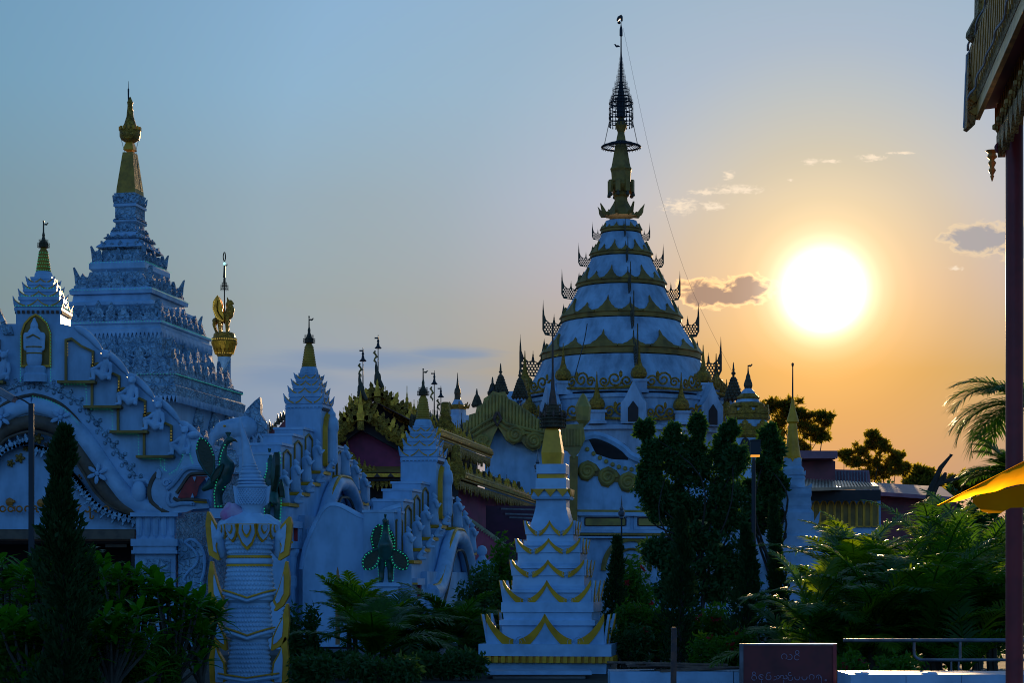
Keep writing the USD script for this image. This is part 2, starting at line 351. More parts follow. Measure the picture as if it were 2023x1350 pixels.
mat('shrub_leaf', (.06, .19, .016), None, rough=.45, spec=.3, trans=(.14, .36, .012, .4), rnd=.5)
mat('petal', (.75, .74, .62), None, rough=.5, trans=(.6, .6, .5, .3))
mat('red_flower', (.45, .03, .03), None, rough=.5, trans=(.6, .04, .03, .4))
def canvas():
    N = Nodes(); pos = N.add('geometry', 'position'); n = N.add('noise_texture', 'fac', vector=pos, scale=5., detail=4.)
    d = N.add('diffuse_bsdf', 'BSDF', color=N.ramp(n, [(.3, (.74, .26, .004)), (.6, (.88, .33, .005))])); t = N.add('translucent_bsdf', 'BSDF', color=(1.0, .45, .006)); g = N.add('glossy_bsdf', 'BSDF', color=(1.0, .43, .008), roughness=.45)
    MAT['yellow_canvas'] = N.make('/World/Looks/yellow_canvas', surface=N.add('mix_closure', 'closure', fac=N.math('multiply', N.add('layer_weight', 'facing', blend=.35), .8), closure1=N.add('mix_closure', 'closure', fac=.6, closure1=d, closure2=t), closure2=g))
canvas()
mat('green_led', (.02, .2, .12), None, emit=(.02, .50, .25, .7))
mat('amber_led', (.2, .15, .03), None, emit=(.75, .55, .12, .8))
mat('white_led', (.3, .5, .5), None, emit=(.45, 1.0, 1.0, 1.2))
mat('orange_lamp', (.4, .2, .05), None, emit=(1.0, .38, .04, .9))
mat('orange_letter', (.45, .16, .02), (.30, .10, .02), 8., .35, metal=.2)
mat('lamp_glass', (.06, .07, .09), None, rough=.15)
mat('temple_gilt', (.62, .33, .07), (.34, .18, .045), 7., .4, metal=.45, bump=.5, bscale=20., bdist=.006); mat('temple_carved', (.50, .28, .075), (.20, .11, .04), 9., .5, metal=.3, carve=.8, bump=.7, bscale=14., bdist=.025); mat('terracotta', (.34, .17, .06), (.2, .1, .04), 8., .6)
# ---------------------------------------------------------------- ground
m = M(); m.add([[-900, -60, 0], [900, -60, 0], [900, 1600, 0], [-900, 1600, 0.]], [[0, 1, 2, 3]])
solo('ground', '', '', m, MAT['soil'], kind='structure')
m = M(); m.add([[-60, 44, .004], [40, 44, .004], [40, 140, .004], [-60, 140, .004]], [[0, 1, 2, 3]])
solo('courtyard_pavement', '', '', m, MAT['paving'], kind='structure')
m = M(); m.add([[-25, -5, .004], [25, -5, .004], [25, 24.5, .004], [-25, 24.5, .004]], [[0, 1, 2, 3]])
solo('pavement', '', '', m, MAT['paving'], kind='structure')
YAW = -math.radians(8.2)

def vane_bird(m, c, s, flip=1):
    """A small bird-shaped weather vane."""
    q = [(-.5, .1), (-.2, .3), (.1, .25), (.3, .5), (.45, .45), (.62, .32), (.42, .28), (.3, 0), (.05, -.15), (-.2, -.05), (-.55, -.05)]
    m.ext(Polygon([(c[0] + flip * x * s, c[2] + z * s) for x, z in q]), c[1] - .02 * s, c[1] + .02 * s)

def umbrella(m, c, tiers, bell=0.0, rods=14):
    """Openwork tiered umbrella: tiers = (radius, z0, z1)."""
    for r, z0, z1 in tiers:
        t = max(.006, .045 * r)
        for z in (z0, (z0 + z1) / 2, z1):
            p = [(c[0] + r * math.cos(a), c[1] + r * math.sin(a), c[2] + z) for a in np.linspace(0, 2 * math.pi, 19)]
            m.tube(p, t, 4)
        for k in range(rods):
            a = 2 * math.pi * k / rods; q = np.array([c[0] + r * math.cos(a), c[1] + r * math.sin(a), c[2]])
            m.tube([q + [0, 0, z0], q + [0, 0, z1 + (z1 - z0) * .35]], [t * .8, t * .35], 4)
            if bell: m.lathe([(t * .3, -bell), (t * 1.3, -bell * .95), (t * .9, -bell * .5), (t * .25, 0)], 5, q + [0, 0, z0])
        for k in range(6):
            a = math.pi * k / 3; m.tube([(c[0], c[1], c[2] + z0), (c[0] + r * math.cos(a), c[1] + r * math.sin(a), c[2] + z0)], t * .6, 4)

# ---------------------------------------------------------------- small white stupa in front
def front_stupa():
    Y = 36.4; s = Y / F; X0, PY0 = 1092, 1350
    T = Thing('small_stupa', 'small white stepped stupa with gold garland trims, nearest of all, in the bottom middle', 'stupa', [(X0 - CX) * s, Y, 0], YAW)
    z = lambda py: EYE + (HY - py) * s
    h = lambda a: a * s * .955
    W, G = MAT['sky_tinted_smooth'], MAT['gold_paint']
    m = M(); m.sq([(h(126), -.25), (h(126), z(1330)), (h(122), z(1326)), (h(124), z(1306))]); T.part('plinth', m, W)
    m = M()
    for k in range(-9, 10): m.box((h(14 * k), -h(132), (z(1306) + z(1293)) / 2), (h(8), h(9), z(1293) - z(1305.5)))
    m = four(m); T.part('dentil_band', m, G)
    m = M(); m.sq([(h(128), z(1306)), (h(128), z(1293))]); T.part('dentil_backing', m, G)
    # (ledge half width, ledge bottom, ledge top, crest half width, crest peak, crest dip, band, lean, body half width, body top)
    tiers = [(134, 1293, 1270, 118, 1213, 1262, 21, .16, 92, 1209), (94, 1209, 1190, 89, 1148, 1184, 14, .14, 76, 1158),
             (73, 1158, 1138, 73, 1108, 1132, 10.5, .12, 66, 1114), (64, 1114, 1093, 64, 1066, 1087, 9.5, .12, 53, 1071), (48, 1071, 1057, 48, 1031, 1052, 9, .1, 44, 1058)]
    for i, (lw, lb, lt, cw, cp, cd, bd, ln, bw, bt) in enumerate(tiers):
        m = M(); m.sq([(h(lw), z(lb)), (h(lw), z(lt) - .004), (h(lw) - .004, z(lt))]); T.part('ledge', m, W)
        m = M(); m.sq([(h(bw), z(lt) - .01), (h(bw), z(lt) + (z(bt) - z(lt)) * .55), (h(bw * 1.06), z(lt) + (z(bt) - z(lt)) * .58), (h(bw * 1.06), z(lt) + (z(bt) - z(lt)) * .74), (h(bw * .97), z(lt) + (z(bt) - z(lt)) * .76), (h(bw * .99), z(bt) + .002)])
        body = T.part('tier_body', m, W)
        for k in range(4):
            w, g = swag(h(cw), -h(cw) - .0, z(lt) - .004, z(cd), z(cp), h(5), ln, h(bd), h(1.6))
            a = RZ(k * math.pi / 2)
            wm = M().join(w, a); gm = M().join(g, a)
            cp_ = T.part('crest_panel', wm, W); T.part('gold_trim', gm, G, parent=cp_)
            sc = M()                                  # small scroll relief in the two dips
            for u in (-.5, .5):
                for sg in (-1, 1):
                    c = curl(u * h(cw) + sg * h(cw) * .06, z(cd) - h(bd) * .15, h(bd) * .55, 1.2, 12, sg < 0); c[:, 1] = -h(cw) - h(3.4) - ln * (c[:, 2] - z(lt))
                    sc.tube(c, h(1.1), 4)
            T.part('scroll', M().join(sc, a), W, parent=cp_)
    m = M(); m.sq([(h(46), z(1058)), (h(43), z(1045)), (h(36), z(1022)), (h(31.5), z(1004)), (h(30.5), z(988))]); T.part('flared_shaft', m, W)
    m = M(); m.sq([(h(38), z(988)), (h(40), z(983)), (h(33), z(969)), (h(32), z(966))]); T.part('petal_cornice', m, W)
    m = M()
    for u in (-.66, 0, .66):
        m.ext(Polygon([(h(u * 38 - 13), z(968)), (h(u * 38 + 13), z(968)), (h(u * 38), z(984))]), -h(41), -h(32))
    T.part('petal_trim', four(m), G)
    for a, b, c, mt, nm in ((966, 947, 31.5, W, 'neck_block'), (947, 938, 28, G, 'gold_band'), (938, 919, 30.5, W, 'neck_block')):
        m = M(); m.sq([(h(c), z(a)), (h(c), z(b) - .003), (h(c) - .003, z(b))]); T.part(nm, m, mt)
    m = M(); m.sq([(h(19.5), z(919)), (h(21.5), z(896)), (h(14.5), z(852)), (h(13), z(847))]); T.part('gold_bell', m, G)
    m = M(); umbrella(m, (0, 0, 0), [(h(27), z(845), z(829)), (h(25), z(829), z(817)), (h(17.5), z(815), z(801))], rods=18)
    m.lathe([(h(22), z(846)), (h(23), z(820)), (h(14), z(818)), (h(13), z(802)), (h(3), z(800))], 12); T.part('umbrella', m, MAT['dark_bronze'])
    for k in range(9):
        a = k * 2 * math.pi / 9; m = M(); m.lathe([(h(1), 0), (h(2.6), h(4)), (h(2.4), h(8)), (h(.3), h(14))], 6, (h(27) * math.cos(a), h(27) * math.sin(a), z(826))); T.part('finial_bud', m, MAT['rust'])
    m = M(); m.lathe([(h(9), z(802)), (h(8), z(790)), (h(4.5), z(770)), (h(3.5), z(755)), (h(2.2), z(735)), (h(1.8), z(645)), (h(2.4), z(642)), (h(.4), z(638))], 10); T.part('spire', m, MAT['rust'])
    m = M(); vane_bird(m, (h(7), 0, z(704)), h(9)); T.part('weather_vane', m, G)
front_stupa()

# ---------------------------------------------------------------- spire shared by the gable gates
def gate_spire(T, cx, cy, z0, s, hw=45.0, lights=True):
    h = lambda a: a * s; c = (cx, cy, z0); k = hw / 45.0
    W, G = MAT['sky_tinted_white'], MAT['gold_paint']
    m = M(); m.sq([(h(44 * k), -h(10)), (h(44 * k), -h(7)), (h(47 * k), -h(1)), (h(47 * k), h(4)), (h(45 * k), h(4.5)), (h(45 * k), h(7))], c); T.part('cornice', m, W)
    m = M()
    for i in range(-4, 5): m.box((h(9.6 * i * k), -h(45.4 * k), -h(4.4)), (h(5), h(3), h(6)))
    T.part('dentil', M().join(four(m), None, c), MAT['rust'])
    tiers = [(38, 6, 27, 46), (31, 26, 43, 37), (25, 42, 57, 30), (20, 56, 69, 24)]
    for i, (w, a, b, ho) in enumerate(tiers):
        m = M(); m.sq([(h(w * k), h(a)), (h(w * k), h(a + (b - a) * .6)), (h(w * k * 1.07), h(a + (b - a) * .66)), (h(w * k * 1.07), h(b))], c)
        p = T.part('spire_tier', m, W)
        wp, gp = swag(h(ho * k), -h(ho * k), h(a), h(a + 3), h(a + (b - a) * .72), h(2.5), .12, h(2.6), h(.8))
        q = four(wp)
        for j in range(4):
            hn = M(); hn.ext(horn(h(13), h((b - a) * .98)), -h(1.6), h(1.6)); q.join(hn, RZ(math.pi / 4 + j * math.pi / 2), RZ(math.pi / 4 + j * math.pi / 2) @ [h(ho * k) * 1.30 - h(5), 0, h(a)])
        T.part('corner_crest', M().join(q, None, c), W, parent=p)
        T.part('gold_trim', M().join(four(gp), None, c), G, parent=p, kind='stuff')
    m = M(); m.lathe([(h(19), h(69)), (h(18), h(76)), (h(15), h(82))], 12, c); T.part('spire_bell', m, W)
    m = M(); pr = []
    for i in range(9):
        t = i / 9; r = 14.6 * (1 - t) + 8.4 * t; pr += [(h(r), h(82 + 42 * t)), (h(r * 1.05), h(83.6 + 42 * t)), (h(r), h(85.4 + 42 * t)), (h(r * .93), h(86 + 42 * t))]
    m.lathe(pr + [(h(5), h(130)), (h(5.5), h(134)), (h(3), h(142))], 14, c); T.part('ringed_cone', m, MAT['dull_gold'])
    m = M(); umbrella(m, c, [(h(12), h(131), h(138)), (h(9), h(138), h(145))], rods=12); m.lathe([(h(9), h(131)), (h(9), h(138)), (h(5), h(144)), (h(2.6), h(152)), (h(3), h(156)), (h(1.5), h(162)), (h(1.1), h(182))], 8, c)
    T.part('umbrella', m, MAT['dark_bronze'])
    m = M(); vane_bird(m, (cx + h(5), cy, z0 + h(176)), h(9)); m.box((cx, cy, z0 + h(183)), (h(2.5), h(2.5), h(3))); T.part('weather_vane', m, MAT['dark_bronze'])
    if lights:
        m = M()
        for b, ho in ((6, 46), (27, 37), (43, 30)):
            m.dots([(cx - h(ho * k), cy - h(ho * k + 4), z0 + h(b + 1)), (cx + h(ho * k), cy - h(ho * k + 4), z0 + h(b + 1)), (cx + h(ho * k + 4), cy + h(ho * k), z0 + h(b + 1))], h(.9), h(5.5))
        for q in range(6):
            t = q / 6; r = h(15.5 * (1 - t) + 9.4 * t); m.dots([(cx + r * math.cos(a), cy + r * math.sin(a), z0 + h(84 + 42 * t)) for a in np.linspace(math.pi * 1.05, 1.95 * math.pi, 9)], h(.8), h(4.5))
        T.part('light_string', m, MAT['green_led'])

# ---------------------------------------------------------------- statues
def seated_animal(H):
    """A seated guardian animal facing the camera, one knee drawn up to the left; height H."""
    b = [((0, 0, .14), .15, (.06, 0, .42), .15), ((.06, 0, .42), .15, (.10, -.02, .58), .115), ((.10, -.02, .58), .09, (.10, -.05, .74), .08), ((.10, -.07, .80), .13, (.09, -.13, .78), .10), ((.09, -.18, .75), .06, (.09, -.20, .74), .05),
         ((-.02, -.02, .16), .12, (-.30, -.10, .34), .085), ((-.30, -.10, .34), .08, (-.27, -.14, .05), .06), ((-.27, -.14, .05), .055, (-.36, -.24, .035), .04),
         ((.02, -.02, .13), .12, (.22, -.16, .16), .085), ((.22, -.16, .16), .075, (.24, -.20, .03), .055), ((.24, -.20, .035), .05, (.22, -.32, .03), .035),
         ((.22, -.02, .52), .075, (.27, -.10, .28), .055), ((.27, -.10, .28), .055, (.23, -.2, .16), .045), ((-.02, -.02, .54), .075, (-.18, -.08, .42), .055), ((-.18, -.08, .42), .05, (-.28, -.16, .37), .045),
         ((.0, -.06, .90), .04, (-.03, -.06, .95), .03), ((.2, -.06, .90), .04, (.23, -.06, .95), .03)]
    t = skin([(np.array(a) * H, ra * H, np.array(c) * H, rc * H) for a, ra, c, rc in b], .05 * H, 6, 10); return t
def worshipper(H):
    """A standing robed figure with joined hands and a topknot, facing +x; height H."""
    b = [((0, 0, .06), .13, (0, 0, .45), .105), ((.05, 0, .03), .09, (.09, 0, .03), .06), ((0, 0, .45), .115, (0, 0, .70), .125), ((0, .10, .72), .065, (0, -.10, .72), .065), ((0, 0, .72), .06, (.01, 0, .82), .05),
         ((.01, 0, .865), .07, (.02, 0, .885), .068), ((.075, 0, .87), .018, (.08, 0, .86), .016), ((-.01, 0, .94), .045, (-.01, 0, .965), .035), ((0, .14, .72), .05, (.05, .14, .54), .04), ((.05, .14, .54), .04, (.16, .02, .66), .03), ((0, -.14, .72), .05, (.05, -.14, .54), .04), ((.05, -.14, .54), .04, (.16, -.02, .66), .03)]
    return skin([(np.array(a) * H, ra * H, np.array(c) * H, rc * H) for a, ra, c, rc in b], .05 * H, 5, 10)
def kneeler(H):
    """A kneeling figure bowing towards +x; height H."""
    b = [((-.25, .1, .12), .13, (.2, .12, .1), .11), ((-.25, -.1, .12), .13, (.2, -.12, .1), .11), ((-.2, 0, .2), .2, (.05, 0, .55), .19), ((.05, 0, .6), .1, (.1, 0, .75), .09), ((.12, 0, .84), .14, (.14, 0, .86), .13), ((.06, .18, .55), .08, (.3, .04, .5), .06), ((.06, -.18, .55), .08, (.3, -.04, .5), .06)]
    return skin([(np.array(a) * H, ra * H, np.array(c) * H, rc * H) for a, ra, c, rc in b], .08 * H, 5, 8)

# ---------------------------------------------------------------- gable gate at the left, facing the camera
GY = 50.0
def serpent_curve(dx, dy):
    """The arch of the left gate (right half, photo pixels), shifted."""
    return [(65 + (x - 65), y) for x, y in ((65, 786 + dy), (92, 792 + dy), (122, 806 + dy), (150 - dx * .3, 832 + dy), (176 - dx * .55, 868 + dy * .8), (200 - dx * .8, 905 + dy * .6), (226 - dx, 945 + dy * .45), (254 - dx, 980 + dy * .3), (285 - dx * .8, 1000 + dy * .2), (322 - dx * .8, 1008 + dy * .2))]
def left_gate():
    s = GY / F; px = lambda x, y, d=0.0: P(x, y, GY) + np.array([0, d, 0])
    T = Thing('gable_gate', 'wide white gable gate with stepped animal niches and serpent arch, at the left edge', 'gate', [(65 - CX) * s, GY, 0])
    W, G, C = MAT['sky_tinted_white'], MAT['gold_paint'], MAT['sky_tinted_carved']
    z = lambda y: EYE + (HY - y) * s
    L = lambda x: (x - 65) * s
    # stepped gable wall (front face on local y = 0), cut away below the arch
    prof = [(65, 640), (120, 640), (146, 646)]
    for k in range(5):
        x, y = 161 + 51.5 * k, 655 + 47 * k
        prof += [(x, y), (x + 16, y + 10), (x + 32, y + 28), (x + 38, y + 36), (x + 38, y + 44)]
    prof += [(418, 880), (418, 1010), (285, 1014)]
    arch = bez([(x, y) for x, y in serpent_curve(30, 40)], 40)
    q = [(x - 65, y) for x, y in prof] + [(a[0] - 65, a[1]) for a in arch[::-1] if a[0] < 285]
    m = M()
    for sg in (1, -1):
        m.ext(Polygon([(sg * x * s, z(y)) for x, y in q]).buffer(0), 0, .55)
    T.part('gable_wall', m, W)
    m = M(); m.box((0, .35, (z(880) + z(1046)) / 2), (L(330) * 2, .3, z(880) - z(1046))); m.box((0, .45, (z(790) + z(880)) / 2), (L(200) * 2, .1, z(790) - z(880))); T.part('lintel_wall', m, W)
    m = M(); m.box((0, .1, (z(1047) + z(1066)) / 2), (L(268) * 2, .5, z(1047) - z(1066))); T.part('beam', m, MAT['brown_band'])
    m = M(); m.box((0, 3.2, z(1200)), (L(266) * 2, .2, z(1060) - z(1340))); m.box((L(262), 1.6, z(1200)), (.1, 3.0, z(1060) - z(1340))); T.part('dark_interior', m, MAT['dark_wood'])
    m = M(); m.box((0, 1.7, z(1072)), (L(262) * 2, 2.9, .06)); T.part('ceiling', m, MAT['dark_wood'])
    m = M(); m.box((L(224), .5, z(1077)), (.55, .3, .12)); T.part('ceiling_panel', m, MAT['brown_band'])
    # central tower
    hwT = 44 * s; cyT = hwT * 1.05
    m = M(); m.sq([(hwT, z(756)), (hwT, z(622))], (L(75), cyT, 0)); T.part('tower', m, W)
    gate_spire(T, L(75), cyT, z(612), s)
    niche = Polygon([(-26, 0), (26, 0), (26, 62), (20, 80), (9, 92), (0, 97), (-9, 92), (-20, 80), (-26, 62)])
    nb = affinity.scale(niche, s, s, origin=(0, 0))
    m = M(); m.ext(affinity.translate(nb, L(72), z(722)), -.05, .02); T.part('niche', m, MAT['old_gold'])
    m = M(); fr = nb.buffer(4 * s, join_style=2).difference(nb.buffer(.4 * s)); m.ext(affinity.translate(fr, L(72), z(722)), -.09, .0); T.part('niche_frame', m, G)
    m = M(); m.dots([(L(72) + x * s, -.10, z(722) + y * s) for x, y in ((30, -34), (30, 62), (22, 84), (8, 98))], .012, .075); m.dots([(L(72) + x * s, -.10, z(722) + y * s) for x, y in ((-30, -34), (-30, 62))], .012, .075); T.part('light_string', m, MAT['green_led'])
    m = M(); m.lathe([(.30, z(756)), (.30, z(742)), (.25, z(738)), (.27, z(728)), (.22, z(724))], 14, (L(72), -.12, 0), ay=.6); T.part('niche_pedestal', m, W)
    # pier and lower mouldings at the right
    m = M(); xs = (L(268), L(348)); cxp = (xs[0] + xs[1]) / 2; hw = (xs[1] - xs[0]) / 2
    m.box((cxp, .3, (z(1095) - .3) / 2), (hw * 2, .8, z(1095) + .3)); T.part('pier', m, W)
    m = M()
    for y0, y1, e in ((1095, 1088, 5), (1088, 1080, 2), (1080, 1066, 6), (1022, 1014, 7)): m.box((cxp, .25, (z(y0) + z(y1)) / 2), (hw * 2 + 2 * e * s, .9 + .02 * e, z(y1) - z(y0)))
    T.part('pier_moulding', m, W)
    for k in range(5):
        m = M(); x = L(277 + 16 * k); m.lathe([(.02, z(1065)), (.075, z(1058)), (.1, z(1042)), (.085, z(1022)), (.03, z(1016))], 8, (x, -.08, 0)); T.part('lotus_petal', m, W)
    m = M(); m.box((cxp, .05, (z(1065) + z(1022)) / 2), (hw * 1.9, .3, z(1022) - z(1065) + .02)); T.part('capital', m, W)
    m = M(); m.box((cxp, -.11, (z(1105) + z(1160)) / 2), (hw * 1.5, .03, z(1105) - z(1160))); T.part('carved_panel', m, C)
    m = M(); m.ext(Polygon([(L(352), z(1150)), (L(352), z(1066)), (L(385), z(1064)), (L(402), z(1080)), (L(408), z(1110)), (L(402), z(1150)), (L(398), z(1340)), (L(352), z(1340))]), .0, .5); T.part('bracket', m, C)
    br = [(364, 1074), (378, 1066), (395, 1078), (404, 1100), (403, 1130), (397, 1150), (398, 1180), (392, 1290), (400, 1320)]
    br2 = [(365, 1073), (382, 1086), (391, 1102), (386, 1118), (374, 1128), (362, 1146), (368, 1152)]
    m = M(); m.dots([px(x, y, -.03) - T.loc for x, y in br], .012, .06); m.dots([px(x, y, -.03) - T.loc for x, y in br2], .012, .06); T.part('light_string', m, MAT['green_led'])
    m = M(); m.tube([px(x, y, -.02) - T.loc for x, y in bez(br[:6], 16)], .035, 5); m.tube([px(x, y, -.02) - T.loc for x, y in bez(br2, 16)], .03, 5); T.part('scroll_moulding', m, W)
    # serpent bodies, trims
    for sg in (1, -1):
        fl = lambda pts, d: [np.array([sg * (x - 65) * s, d, z(y)]) for x, y in bez(pts, 44)]
        m = M(); r = np.r_[np.full(30, 17.), np.linspace(17, 22, 15)] * s; c = fl(serpent_curve(0, 14), .02); m.tube(c, np.interp(np.linspace(0, 1, len(c)), np.linspace(0, 1, 45), r), 10, up=(0, 1, 0)); T.part('serpent_body', m, MAT['sky_tinted_smooth'], smooth=60)
        m = M(); c = fl(serpent_curve(22, 46), .05); m.tube(c, 15 * s, 8, up=(0, 1, 0)); T.part('serpent_belly', m, MAT['brown_band'], smooth=60)
        m = M(); c = fl(serpent_curve(0, -6), -.06); m.tube(c, 3.2 * s, 5, up=(0, 1, 0)); T.part('gold_edge', m, MAT['brown_band'])
        m = M(); c = fl(serpent_curve(36, 66), -.05); m.tube(c, 3 * s, 5, up=(0, 1, 0)); T.part('inner_edge', m, MAT['brown_band'])
        m = M(); c = fl(serpent_curve(-34, -32), .02)
        for i in range(0, len(c) - 1):
            p = (c[i] + c[i + 1]) / 2; t = c[i + 1] - c[i]; a = math.atan2(t[2], t[0])
            m.ell(p + [0, -.03, 0], (.10, .07, .05 + .03 * (i % 2)), 6, RY(-a)); m.ell(p + RY(-a) @ [0, -.02, .12 * (1 if i % 2 else -1)], (.06, .05, .07), 6)
        T.part('carved_border', m, C, kind='stuff')
        m = M(); c = fl(serpent_curve(40, 92), -.02)
        for i in range(0, len(c) - 1):
            p = (c[i] + c[i + 1]) / 2; t = c[i + 1] - c[i]; a = math.atan2(t[2], t[0])
            m.ext(affinity.rotate(flame(.17, .30 if i % 2 else .2), 180 + math.degrees(a) + (0 if sg > 0 else 0), origin=(0, 0), use_radians=False), -.06, .05, t=p)
        T.part('flame_border', m, C, kind='stuff')
        for fx, fy in ((124, 815), (196, 925)):
            m = M()
            for k in range(6):
                a = k * math.pi / 3 + .4; m.ell((sg * (fx - 65) * s + .16 * math.cos(a), -.24, z(fy + 12) + .16 * math.sin(a)), (.12, .04, .055), 8, RY(-a))
            m.ell((sg * (fx - 65) * s, -.27, z(fy + 12)), (.06, .05, .06), 8); T.part('flower', m, W)
        if sg > 0:
            m = M(); m.dots(fl(serpent_curve(0, -2), -.14), .011, .07); T.part('light_string', m, MAT['green_led'])
    # niches down the gable
    for sg in (1, -1):
        for k in range(5):
            x1, yb = 186 + 51.5 * k, 757 + 49 * k; x0, yt = x1 - 66, yb - 104
            gx = lambda x: sg * (x - 65) * s
            if k < 4:
                pl = Polygon([(gx(x0 + 14), z(yb - 4)), (gx(x0 + 14), z(yt + 22)), (gx(x0 + 22), z(yt + 20)), (gx(x0 + 40), z(yt + 34)), (gx(x1 - 4), z(yt + 44)), (gx(x1 - 4), z(yb - 4))]).buffer(0)
                m = M(); m.ext(pl.buffer(5 * s, join_style=2).difference(pl.buffer(.5 * s)), -.10, .0); T.part('niche_frame', m, MAT['old_gold'])
                m = M(); m.box(((gx(x0) + gx(x1 + 4)) / 2, -.14, z(yb)), (74 * s, .34, 5 * s)); T.part('niche_ledge', m, MAT['old_gold'])
                m = M(); m.dots([(gx(x1 - 1), -.12, z(yt + 50)), (gx(x1 - 1), -.12, z(yb - 6))], .011, .075); m.dots([(gx(x0 + 16), -.12, z(yt + 24)), (gx(x0 + 16), -.12, z(yt + 55))], .011, .075); T.part('light_string', m, MAT['amber_led'])
                m = M(); m.dots([(gx(x0 + 8), -.15, z(yb + 4)), (gx(x1 - 14), -.15, z(yb + 4)), (gx(x1 - 14), -.04, z(yb + 47))], .011, .08); T.part('light_string', m, MAT['green_led'])
            y = 655 + 47 * k; x = 161 + 51.5 * k
            m = M(); c = bez([(gx(x - 14), -.02, z(y - 9)), (gx(x), -.02, z(y - 2)), (gx(x + 18), -.02, z(y + 12)), (gx(x + 34), -.02, z(y + 30)), (gx(x + 40), -.02, z(y + 38))], 12); m.tube(c, [.03, .06, .09, .10, .10, .10, .09, .09, .08, .07, .05, .04, .03][:len(c)] if len(c) <= 13 else .07, 6, up=(0, 1, 0)); T.part('step_coping', m, MAT['sky_tinted_smooth'], smooth=60)
    hn = M()
    hn.ext(affinity.translate(affinity.scale(horn(.35, .7), -1, 1, origin=(0, 0)), L(28), z(662)), -.05, .12); T.part('gable_horn', hn, C)
    # lettering over the opening: raised Burmese letters
    let = burmese_line([('o', 0), ('tha', 1), ('o', 2), ('wa', 3), ('na', 4), ('pa', 5), ('o', 6), ('la', 7), ('nga', 8), ('yaik', 9.1), ('daung', 10.3), ('pa', 11.4), ('bar', 12.5)], .052, .17, .034)
    m = M().join(let, None, (L(0), .0, z(1013))); T.part('lettering', m, MAT['orange_letter'])
    for fx, fy, r in ((16, 992, .11), (78, 994, .11)):
        m = M(); m.ell((L(fx), .15, z(fy)), (r, .06, r), 8); m.ell((L(fx + 8), .15, z(fy - 1)), (r * .5, .05, r * .4), 6); T.part('letter_mark', m, MAT['orange_letter'])
    for fx, fy, r, mt in ((36, 905, .13, 'old_gold'), (72, 866, .15, 'old_gold'), (18, 915, .1, 'old_gold'), (48, 885, .09, 'old_gold'), (90, 880, .1, 'rust'), (152, 944, .09, 'orange_letter'), (158, 966, .10, 'orange_letter')):
        m = M()
        for k in range(5): a = k * 1.257; m.ell((L(fx) + r * .6 * math.cos(a), .16, z(fy) + r * .6 * math.sin(a)), (r * .5, .05, r * .35), 7, RY(-a))
        m.ell((L(fx), .13, z(fy)), (r * .35, .06, r * .35), 7); T.part('wall_flower', m, MAT[mt])
    return T

def glyph_strokes(name):
    """Centre-line strokes of rounded letters in a unit box (x 0..1, z 0..1)."""
    arc = lambda cx, cz, r, a0, a1: [(cx + r * math.cos(a), cz + r * math.sin(a)) for a in np.radians(np.linspace(a0, a1, 14))]
    O = arc(.45, .5, .42, 0, 360)
    return {'o': [O], 'tha': [arc(.4, .5, .40, 20, 340), [(.78, .5), (1., .9), (1., .1)]], 'wa': [arc(.45, .5, .42, -60, 240)], 'na': [arc(.3, .7, .25, 0, 360), [(.52, .7), (.6, .1), (.9, .0)]],
            'pa': [arc(.45, .45, .42, 160, 380)], 'la': [arc(.3, .5, .28, 60, 300), arc(.75, .5, .28, -120, 120)], 'nga': [arc(.45, .5, .42, 40, 320)],
            'yaik': [[(0, .95), (.95, .95), (.5, .55), (.4, .3)]], 'daung': [arc(.35, .45, .40, 200, 430), [(.75, .6), (.75, -.9)], arc(.98, -.7, .26, 180, 410)], 'bar': [arc(.4, .5, .42, 90, 450)],
            'ti': [arc(.45, .4, .40, 20, 320), arc(.5, 1.15, .28, 0, 360)], 'aa': [arc(.3, .45, .4, -90, 90), [(.3, .05), (.0, .05)]], 'dhi': [arc(.45, .4, .4, -30, 300), arc(.42, 1.1, .25, -40, 320), [(.45, .82), (.7, .7)]],
            'ngu': [arc(.45, .5, .42, 40, 320), [(.5, .1), (.5, -.7)], [(.2, .75), (.6, .4)]], 'di': [arc(.45, .45, .42, 120, 420), [(.1, .9), (.3, 1.2), (.75, 1.2)]], 'sa': [[(.2, .6), (.6, .6), (.5, .1), (.1, .0)], arc(.75, .5, .3, -100, 100)],
            'nya': [arc(.3, .5, .3, -60, 200), arc(.85, .5, .3, -160, 90), [(.6, .1), (.6, -.5)]], 'bhi': [arc(.5, .35, .4, 150, 390), arc(.45, 1.0, .28, 60, 330)], 'ra': [arc(.4, .5, .35, -20, 200), [(.9, .6), (.9, -.8)], [(.4, .15), (.4, .6)]],
            'dot': [arc(.4, .0, .12, 0, 360)]}[name]
def burmese_line(items, r, size, depth, pitch=.21):
    m = M()
    for nm, at in items:
        for st in glyph_strokes(nm):
            m.tube([(at * pitch + x * size, -depth, zz * size) for x, zz in st], r * size * 1.6 if r < .01 else r * .45, 5, up=(0, 1, 0))
    return m
GATE = left_gate()

_an = seated_animal(.80)
for k, lb in enumerate(('highest, under the small spire tower', 'second below the spire tower', 'third below the spire tower', 'lowest, just above the makara head')):
    p = P(206 + 51.5 * k, 754 + 49 * k, GY)
    T = Thing('animal_statue', 'white seated animal statue in the gable niche %s' % lb, 'statue', p + [0, -.16, .0], group='animal statues in the niches of the left gable')
    T.part('figure', _an, MAT['sky_tinted_smooth'], smooth=True)
T = Thing('animal_statue', 'white seated animal statue cut off by the left picture edge, beside the niche tower', 'statue', P(6, 754, GY) + [0, -.16, 0], group='animal statues in the niches of the left gable')
T.part('figure', _an, MAT['sky_tinted_smooth'], smooth=True)
